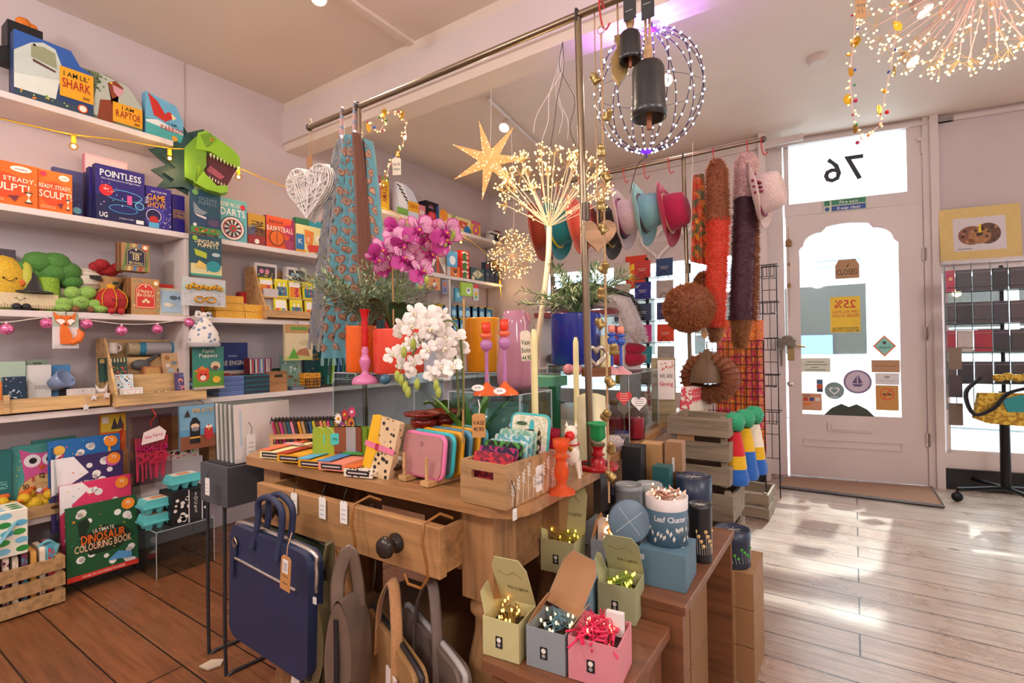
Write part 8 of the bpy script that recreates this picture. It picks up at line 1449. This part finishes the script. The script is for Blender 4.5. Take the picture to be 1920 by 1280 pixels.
# ---------------- by the shop window
p=onY(1215,640,3.9);T=thing('card_spinner','black wire spinner of notebooks standing in front of the shop window','display rack',(p.x,3.9,0));ox=p.x;wm=mt('#26262a',.4,.6);g=G();g.cyl((0,0,0),.24,.02,wm);g.tube([(0,0,0),(0,0,1.78)],.014,wm,8);g.build('post',T)
CN=['#c8c0b8','#c83a3a','#2a4a7a','#b8b0a8','#1f2a8a','#b0a8a4','#3a4a6a','#34486a','#3a4070','#b02a5a','#c83a8a','#d8442a','#8a8488','#2a90a0','#a8a8a4','#c8a83a','#9a9894','#5a8a6a'];g=G();k=0
for r in range(6):
    z=1.62-.165*r
    for c in range(3):
        x=-.17+.17*c;g.tube([(x-.07,-.1,z+.03),(x-.07,-.13,z-.01),(x+.07,-.13,z-.01),(x+.07,-.1,z+.03)],.0022,wm,4);g.tube([(x-.05,-.12,z-.04),(x,-.135,z+.03),(x+.05,-.12,z-.04)],.0022,wm,5);h=G();carton(h,.125,.012,.13,CN[k],[('R',.25,.5,.75,.53,'#d8d0c8'),('R',.3,.4,.7,.43,'#d8d0c8')]);tag(h.build('notebook',None,(ox+x,3.9-.105,z-.005),(-.08,0,0)),'notebook on the wire spinner, %s row from the top, %s column' % (nm[r],('left','middle','right')[c]),'notebook','notebooks on the wire spinner');k += 1
    g.tube([(-.26,-.095,z-.015),(.26,-.095,z-.015)],.0025,wm,4);g.tube([(0,0,z-.02),(0,-.095,z-.015)],.004,wm,4)
g.build('wire_pockets',T)
def wirerack(label,px0,px1,py0,py1,Y,nx,nz,T=None):
    A,B=onY(px0,py0,Y),onY(px1,py1,Y);T=thing('wire_rack',label,'display rack',(A.x,Y,0));g=G();w,z0,z1=B.x-A.x,B.z,A.z
    for i in range(nx+1): g.tube([(w*i/nx,0,.02),(w*i/nx,0,z1)] if i in (0,nx) else [(w*i/nx,0,z0),(w*i/nx,0,z1)],.004 if i in (0,nx) else .0022,wm,5)
    for j in range(nz+1): z=z0+(z1-z0)*j/nz;g.tube([(0,0,z),(w,0,z)],.0026,wm,5)
    g.build('grid',T);return T,w
wirerack('black wire grid rack beside the window under the fur hats',1325,1435,640,850,3.55,10,14)
T,w=wirerack('narrow black wire basket rack left of the door',1428,1462,500,860,3.95,2,8);
for j in range(5): z=.55+.25*j;g=G();g.tube([(-.02,-.12,z+.08),(w+.02,-.12,z+.08),(w+.02,0,z+.08),(-.02,0,z+.08)],.003,wm,4,True);g.tube([(0,-.12,z),(w,-.12,z),(w,0,z),(0,0,z)],.003,wm,4,True);[g.tube([(w*i/4,-.12,z),(w*i/4,-.12,z+.08)],.002,wm,4) for i in range(5)];g.build('basket',T)
scarf('patterned_wrap','pink orange and red patterned wrap hanging behind the wire grid',(1345,600),(1430,600),(1340,850),(1436,850),3.58,5,mt('#d8486a',.8,kind='mosaic',scale=14,h2='#e07a3a'),('#e8a04a','#c82a5a'),6,None,.02)
p=onY(1100,560,3.0);T=thing('fur_shelf','small maroon topped shelf stand carrying the fur wraps behind the blue pot','shelf stand',(p.x,3.0,0));g=G();g.box((.0,0,1.3),(.62,.3,.03),'#7a3440');g.box((-.29,0,.645),(.03,.28,1.28),'#c8bcb8');g.box((.29,0,.645),(.03,.28,1.28),'#c8bcb8');g.box((0,0,.95),(.55,.28,.02),'#c8bcb8');g.build('stand',T);sx=p.x
for lb,c,c2,P in (('black fur wrap draped over the shelf behind the olive foliage','#1e1c20','#2a2830',[(-.2,-.05,1.44),(.0,-.06,1.46),(.15,-.05,1.42),(.3,-.06,1.36),(.36,-.06,1.25)]),('pale grey fur wrap draped over the shelf end','#c8c0c4','#dcd6d8',[(-.3,-.1,1.36),(-.1,-.1,1.37),(.15,-.1,1.38),(.3,-.11,1.34),(.36,-.12,1.2),(.4,-.12,1.12)])): T=thing('fur_wrap',lb,'fur wrap',(sx,3.0,0));g=G();furt(g,P,[.03]+[.055]*(len(P)-2)+[.035],mt(c,kind='fur'),mt(c2,.9),1800,.025,3);g.build('fur',T)
for k,(lb,c,x) in enumerate((('black and brown checked wool scarf piled behind the blue candlesticks','#24222a',.12),('dark grey scarves folded on the shelf behind the blue pot','#34323a',-.15),('crimson knitted scarf end behind the checked one','#a8143c',.28))): T=thing('folded_scarf',lb,'scarf',(sx+x,2.95,.965));g=G();m=mt(c,.9,kind='stripes',scale=9,h2='#4a4038') if k == 0 else mt(c,.9,kind='fabric');g.ball((0,0,.05),.09,m,16,(1.4,.9,.55),.05);g.ball((.03,0,.11),.075,m,14,(1.3,.9,.5),.05);g.build('folds',T)
T=thing('window_poster','red and yellow sunburst poster in the shop window','poster',onY(1193,510,4.52));g=G();carton(g,.2,.01,.3,'#d83a1c',[('C',.4,.5,.4,0,'#f0a81c'),('S',.35,.5,.4,'#f4d83a'),('C',.35,.5,.12,0,'#e86a1c')]);o=g.build('poster',T,(0,0,-.15));
q=onZ(1252,800,TZ);T=thing('wooden_sign','stacked wooden frames with a handwritten paper sign at the end of the long table','sign',(at(1245,760,2.2).x,at(1245,760,2.2).y,TZ+.001),radians(20));g=G();[g.box((0,.03*i,.14),(.1,.014,.28-.02*i),mt('#9a8a6a',kind='wood')) for i in range(3)];g.build('frames',T);g=G();carton(g,.07,.002,.17,'#e4dcd8',[('T','WE ARE',.5,.6,.1,'#4a4450',.8),('T','Giving',.5,.4,.1,'#c83a4a',.8),('D',2,14,.06,['#c83a4a','#d8a08a'],.1,.75,.9,.95)]);g.build('paper',T,(.01,-.012,.1))
for k in range(8): g=G();g.box((0,0,.07),(.06,.006,.15),mt('#d84a5a',.6,kind='mosaic',scale=90,h2='#e8e0d0'));p=at(1285,770,2.25);tag(g.build('greeting_card',None,(p.x+.004*k,p.y+.022*k,TZ+.002),(0,.1,.6)),'narrow patterned card packet leaning at the table end, %s from the front' % nm[k],'card','patterned card packets at the table end')
# ================================================================ door notices
def sticker(name,label,px0,px1,py0,py1,art,col=None,shape=None,y=.012,mir=True):
    x0,z1=onD((px0+px1)/2-(px1-px0)/2,(py0+py1)/2,y);x1,_=onD(px1,(py0+py1)/2,y);z0=onD((px0+px1)/2,py1,y)[1];z1=onD((px0+px1)/2,py0,y)[1];w,h=x1-x0,z1-z0;g=G();P=shape(w,h) if shape else [(-w/2,0),(w/2,0),(w/2,h),(-w/2,h)]
    g.prism(P,-.0008,.0008,col);
    for k,a in enumerate(art):
        if a[0] == 'T': g.text(a[1],(a[2]-.5)*w,a[3]*h,a[4]*h,a[5],-.0012-.0003*k,w*.9,mir=mir)
        else: g.art(w,h,-.0008-.0003*k,[a],-.0004)
    o=g.build(name);o.matrix_world=DM @ Matrix.Translation(((x0+x1)/2,y,z0));return tag(o,label,'sign')
sticker('closed_sign','brown wooden CLOSED sign hanging on strings behind the door glass',1566,1611,486,522,[('T','CLOSED',.5,.35,.28,'#4a3828'),('P',[(.45,.62),(.6,.8),(.52,.6)],'#4a3828')],'#b08862',lambda w,h: [(-w/2,0),(w/2,0),(w/2,h*.7),(w*.35,h),(-w*.35,h),(-w/2,h*.7)],-.005,False)
g=G();g.T=DM;a=onD(1588,420,-.005);l=onD(1577,486,-.005);r=onD(1600,486,-.005);g.tube([(l[0],-.005,l[1]),(a[0],-.005,a[1]),(r[0],-.005,r[1])],.0012,'#3a3430',4);tag(g.build('sign_cord'),'thin cord holding the CLOSED sign on the door','cord')
sticker('sale_poster','yellow paper with 25% in red seen from behind on the door glass',1557,1613,556,623,[('T','25%',.5,.8,.22,'#c8302a'),('T','OFF ALL FULL',.5,.58,.08,'#c8503a'),('T','PRICED STOCK*',.5,.47,.08,'#c8503a'),('T','*WHICH EXCLUDES ALL',.5,.12,.055,'#4a4430'),('T','BIRTHDAY STOCK',.5,.05,.055,'#4a4430')],'#ecc83a')
RDm=lambda w,h: circ(0,h/2,w/2,h/2,26)
sticker('door_sticker','turquoise diamond shaped sticker with an orange edge on the door glass',1636,1681,628,669,[('P',[(.5,.1),(.9,.5),(.5,.9),(.1,.5)],'#8ad0c8'),('C',.5,.65,.08,0,'#4a4a4a'),('T','Sophie',.5,.45,.12,'#4a6a6a')],'#e88a5a',lambda w,h: [(0,0),(w/2,h/2),(0,h),(-w/2,h/2)])
sticker('door_sticker','round lilac sailing boat sticker on the door glass',1581,1635,693,738,[('C',.5,.5,.42,0,'#c8bcd0'),('P',[(.3,.4),(.7,.4),(.6,.3),(.4,.3)],'#5a5078'),('P',[(.48,.42),(.48,.75),(.3,.45)],'#5a5078'),('P',[(.52,.42),(.52,.8),(.68,.45)],'#5a5078')],'#8a7a9e',RDm)
sticker('door_sticker','round grey green heart sticker on the door glass',1546,1583,716,748,[('H',.5,.5,.55,'#e4ecec'),('H',.5,.5,.35,'#7a9a9c'),('R',.3,.1,.7,.15,'#e4ecec')],'#7f9c9e',RDm)
sticker('notice','small cream notice with green lines at the left of the door glass',1502,1557,671,697,[('R',.2,.7,.8,.75,'#4a7a5a'),('R',.1,.5,.9,.55,'#4a7a5a'),('R',.35,.3,.6,.35,'#4a7a5a'),('R',.15,.12,.85,.17,'#4a7a5a')],'#dce2d4')
sticker('card_payment_sticker','orange brown payment card sticker at the lower left of the door glass',1504,1541,737,769,[('T','VISA',.25,.85,.12,'#2a2a4a')]+[('R',.08+.3*i,.55,.3+.3*i,.75,c) for i,c in enumerate(('#c8402a','#3a4a8a','#e0e0d8'))]+[('R',.1,.3,.4,.42,'#e8702a')],'#cf9a78')
sticker('card_payment_sticker','narrow payment card sticker above the orange brown one',1531,1543,711,735,[('R',.1,.65,.9,.95,'#3a6a9a'),('R',.1,.3,.9,.6,'#c8502a'),('R',.1,.05,.9,.25,'#2a2a4a')],'#9a8a84')
sticker('notice','brown paper notice at the right of the door glass',1634,1687,675,698,[('R',.1,.5,.9,.55,'#8a6040')],'#b98d6c');sticker('notice','white paper notice below the brown one on the door glass',1641,1686,699,721,[('R',.4,.55,.6,.75,'#9a9a9e'),('R',.2,.3,.8,.34,'#b0b0b4')],'#dcdcde')
sticker('notice','orange no dogs notice at the lower right of the door glass',1642,1685,722,769,[('C',.5,.65,.32,0,'#d8502a'),('C',.5,.65,.27,0,'#c9924e'),('R',.3,.6,.7,.66,'#4a3a30'),('P',[(.3,.45),(.34,.43),(.7,.85),(.66,.87)],'#d8502a')],'#c9924e')
sticker('moustache_ornament','dark green moustache shape standing at the foot of the door glass',1545,1640,757,779,[],'#3a4438',lambda w,h: [(-w/2,0),(w/2,0),(w*.35,h*.6),(w*.15,h),(0,h*.75),(-w*.15,h),(-w*.35,h*.6)],-.006)
sticker('fire_exit_sign','green and blue sign above the door reading Fire exit Keep clear',1543,1625,372,395,[('R',.2,.54,.98,.94,'#3a8a6a'),('R',.2,.06,.98,.46,'#3a58a0'),('R',.03,.54,.16,.94,'#3a8a6a'),('C',.095,.26,.055,0,'#3a58a0'),('T','Fire exit',.6,.74,.26,'#e4ece8'),('T','Keep clear',.6,.26,.26,'#e4e8f0')],'#c8d4c0',None,-.008,False)
p=onD(1478,425,-.03);T=thing('door_bells','string of old brass bells hanging on the left of the door','bells',DM @ Vector((p[0],-.03,p[1])));g=G();g.tube([(0,0,0),(0,0,-.75)],.0022,twine,5);g.build('string',T)
for z,s in ((-.16,1.6),(-.32,.7),(-.5,1)): bell(T,(0,0,z),.016*s,.035*s,mt('#a0805a',.35,.8),False)
p=onD(1472,640,-.06);T=thing('knotted_scarf','grey beige scarf knotted on the door handle','scarf',DM @ Vector((p[0],-.075,p[1])));g=G();m=mt('#7f776c',.9,kind='fabric');[g.ball((.04*cos(k*1.3),.01*sin(k),.03*sin(k*2.1)),.03,m,10,(1.3,.7,.8),.15) for k in range(7)];g.tube([(0,0,0),(-.03,-.01,-.08),(-.03,0,-.2)],[.022,.026,.018],m,8,flat=.4);g.build('knot',T)
# ================================================================ right of the door
x,z=onD(1840,492,-.06);x0,x1=onD(1762,440,-.06)[0],onD(1915,440,-.06)[0];h=onD(1840,386,-.06)[1]-(sz+.018);w=x1-x0
T=thing('art_print','yellow mounted art print of a brown fruit leaning on the ledge','art print',DM @ Vector(((x0+x1)/2,-.07,sz+.018)),0,rot=(-.06,0,DA));g=G();carton(g,w,.006,h,'#dcc07c',[('R',.17,.17,.82,.8,'#d8d0d4'),('C',.4,.46,.17,.18,'#8a5a44'),('C',.6,.48,.16,.2,'#6a4a3c'),('C',.5,.45,.14,.16,'#a8784c'),('D',3,26,.03,['#4a342c','#b8805c'],.28,.33,.72,.6),('R',.49,.5,.52,.66,'#e8d02a'),('R',.22,.2,.4,.215,'#8a8088')]);g.build('mount',T)
T=thing('wallet_spinner','black wheeled spinner rack of wallets in front of the right window','display rack',DM @ Vector((onD(1880,640,-.3)[0],-.3,0)),DA);O2=T.location.copy();g=G();bk2=mt('#15161a',.35,.5);g.tube([(0,0,.1),(0,0,.75)],.028,bk2,12);g.build('post',T)
for a in (.3,.3+pi/2,.3+pi,.3-pi/2): g=G();g.tube([(0,0,.1),(.3*cos(a),.3*sin(a),.085)],.015,bk2,6);g.build('foot',T);g=G();g.ball((.3*cos(a),.3*sin(a),.035),.034,bk2,14,(1,.6,1));g.tube([(.3*cos(a),.3*sin(a),.06),(.3*cos(a),.3*sin(a),.09)],.008,bk2,6);g.build('caster',T)
g=G();wr=mt('#5a6a6c',.3,.7);ry=[onD(1800,y,-.35)[1] for y in (548,608,660,718)];rx=[onD(x,640,-.35)[0]-onD(1880,640,-.3)[0] for x in (1772,1790,1822,1858,1890,1925,1960)]
for z in ry: g.tube([(rx[0],-.06,z),(rx[-1],-.06,z)],.004,wr,5);g.tube([(rx[0],-.09,z+.03),(rx[-1],-.09,z+.03)],.0025,wr,5)
for x_ in rx: g.tube([(x_,-.065,.62),(x_,-.065,1.62)],.003,wr,5)
g.tube([(0,0,.7),(0,0,1.6)],.012,bk2,8);g.build('wire_frame',T);WC=['#5a5052','#3c3a44','#4a4648','#2e2e36','#504a50','#44424c']
for r,z in enumerate(ry):
    for c in range(6):
        xx=(rx[c]+rx[c+1])/2;col=WC[(r*2+c) % 6]
        if r == 2 and c in (0,2): col='#a03040'
        if r == 2 and c == 1: col='#b8b0ac'
        if r == 0 and c == 0: col='#b02048'
        g=G();carton(g,abs(rx[c+1]-rx[c])*.88,.02,.145,mt(col,.25,kind='leather'),[('R',0,.86,1,.88,'#8a8488')]+([('C',.5,.6,.25,0,'#e0b08a')] if (r,c) == (0,0) else []));o=g.build('wallet');o.matrix_world=Matrix.Translation(O2) @ Matrix.Rotation(DA,4,'Z') @ Matrix.Translation((xx,-.077,z+.004));tag(o,'shiny wallet on the wheeled spinner, %s row from the top, %s pocket' % (nm[r],nm[c]),'wallet','wallets on the wheeled spinner')
T=thing('velvet_bag','black and gold velvet shoulder bag hanging low on the wallet spinner','bag',O2+Vector((-.02,-.14,.55)),DA+.1);gv=mt('#a8842e',.35,.5,kind='mosaic',scale=60,h2='#d8b84a');g=G();g.prism([(-.17,.03),(-.1,0),(.2,-.02),(.24,.2),(-.14,.2)],-.02,.02,gv);g.build('bag',T,bev=.01);g=G();g.prism([(-.0,.08),(.14,.08),(.17,.16),(.07,.19),(-.03,.16)],-.03,-.02,mt('#1f8a8e',.5,kind='fabric'));g.build('teal_lining',T);g=G();g.tube([(-.14,-.03,.3),(-.22,-.03,.2),(-.18,-.03,.06),(-.08,-.035,.1),(.0,-.035,.2),(.12,-.03,.24),(.24,-.03,.28)],.022,mt('#17161c',.9,kind='fabric'),8,flat=.5);g.build('strap',T);g=G();[g.ball((-.05+.05*i,-.035,.3+.01*(i % 2)),.032,gv,10,(1.1,.6,.8),.15) for i in range(6)];g.build('gold_ruffle',T)
for k in range(3): o=G();carton(o,.07,.03,.15,('#6a5a50','#4a4044','#7a6a5a')[k]);o=o.build('wallet');o.matrix_world=Matrix.Translation(O2) @ Matrix.Rotation(DA,4,'Z') @ Matrix.Translation((rx[0]+.04,-.08,.52+.19*k));tag(o,'brown folded purse on the lower left of the wheeled spinner, %s' % ('lowest','middle','highest')[k],'purse','purses low on the wheeled spinner')
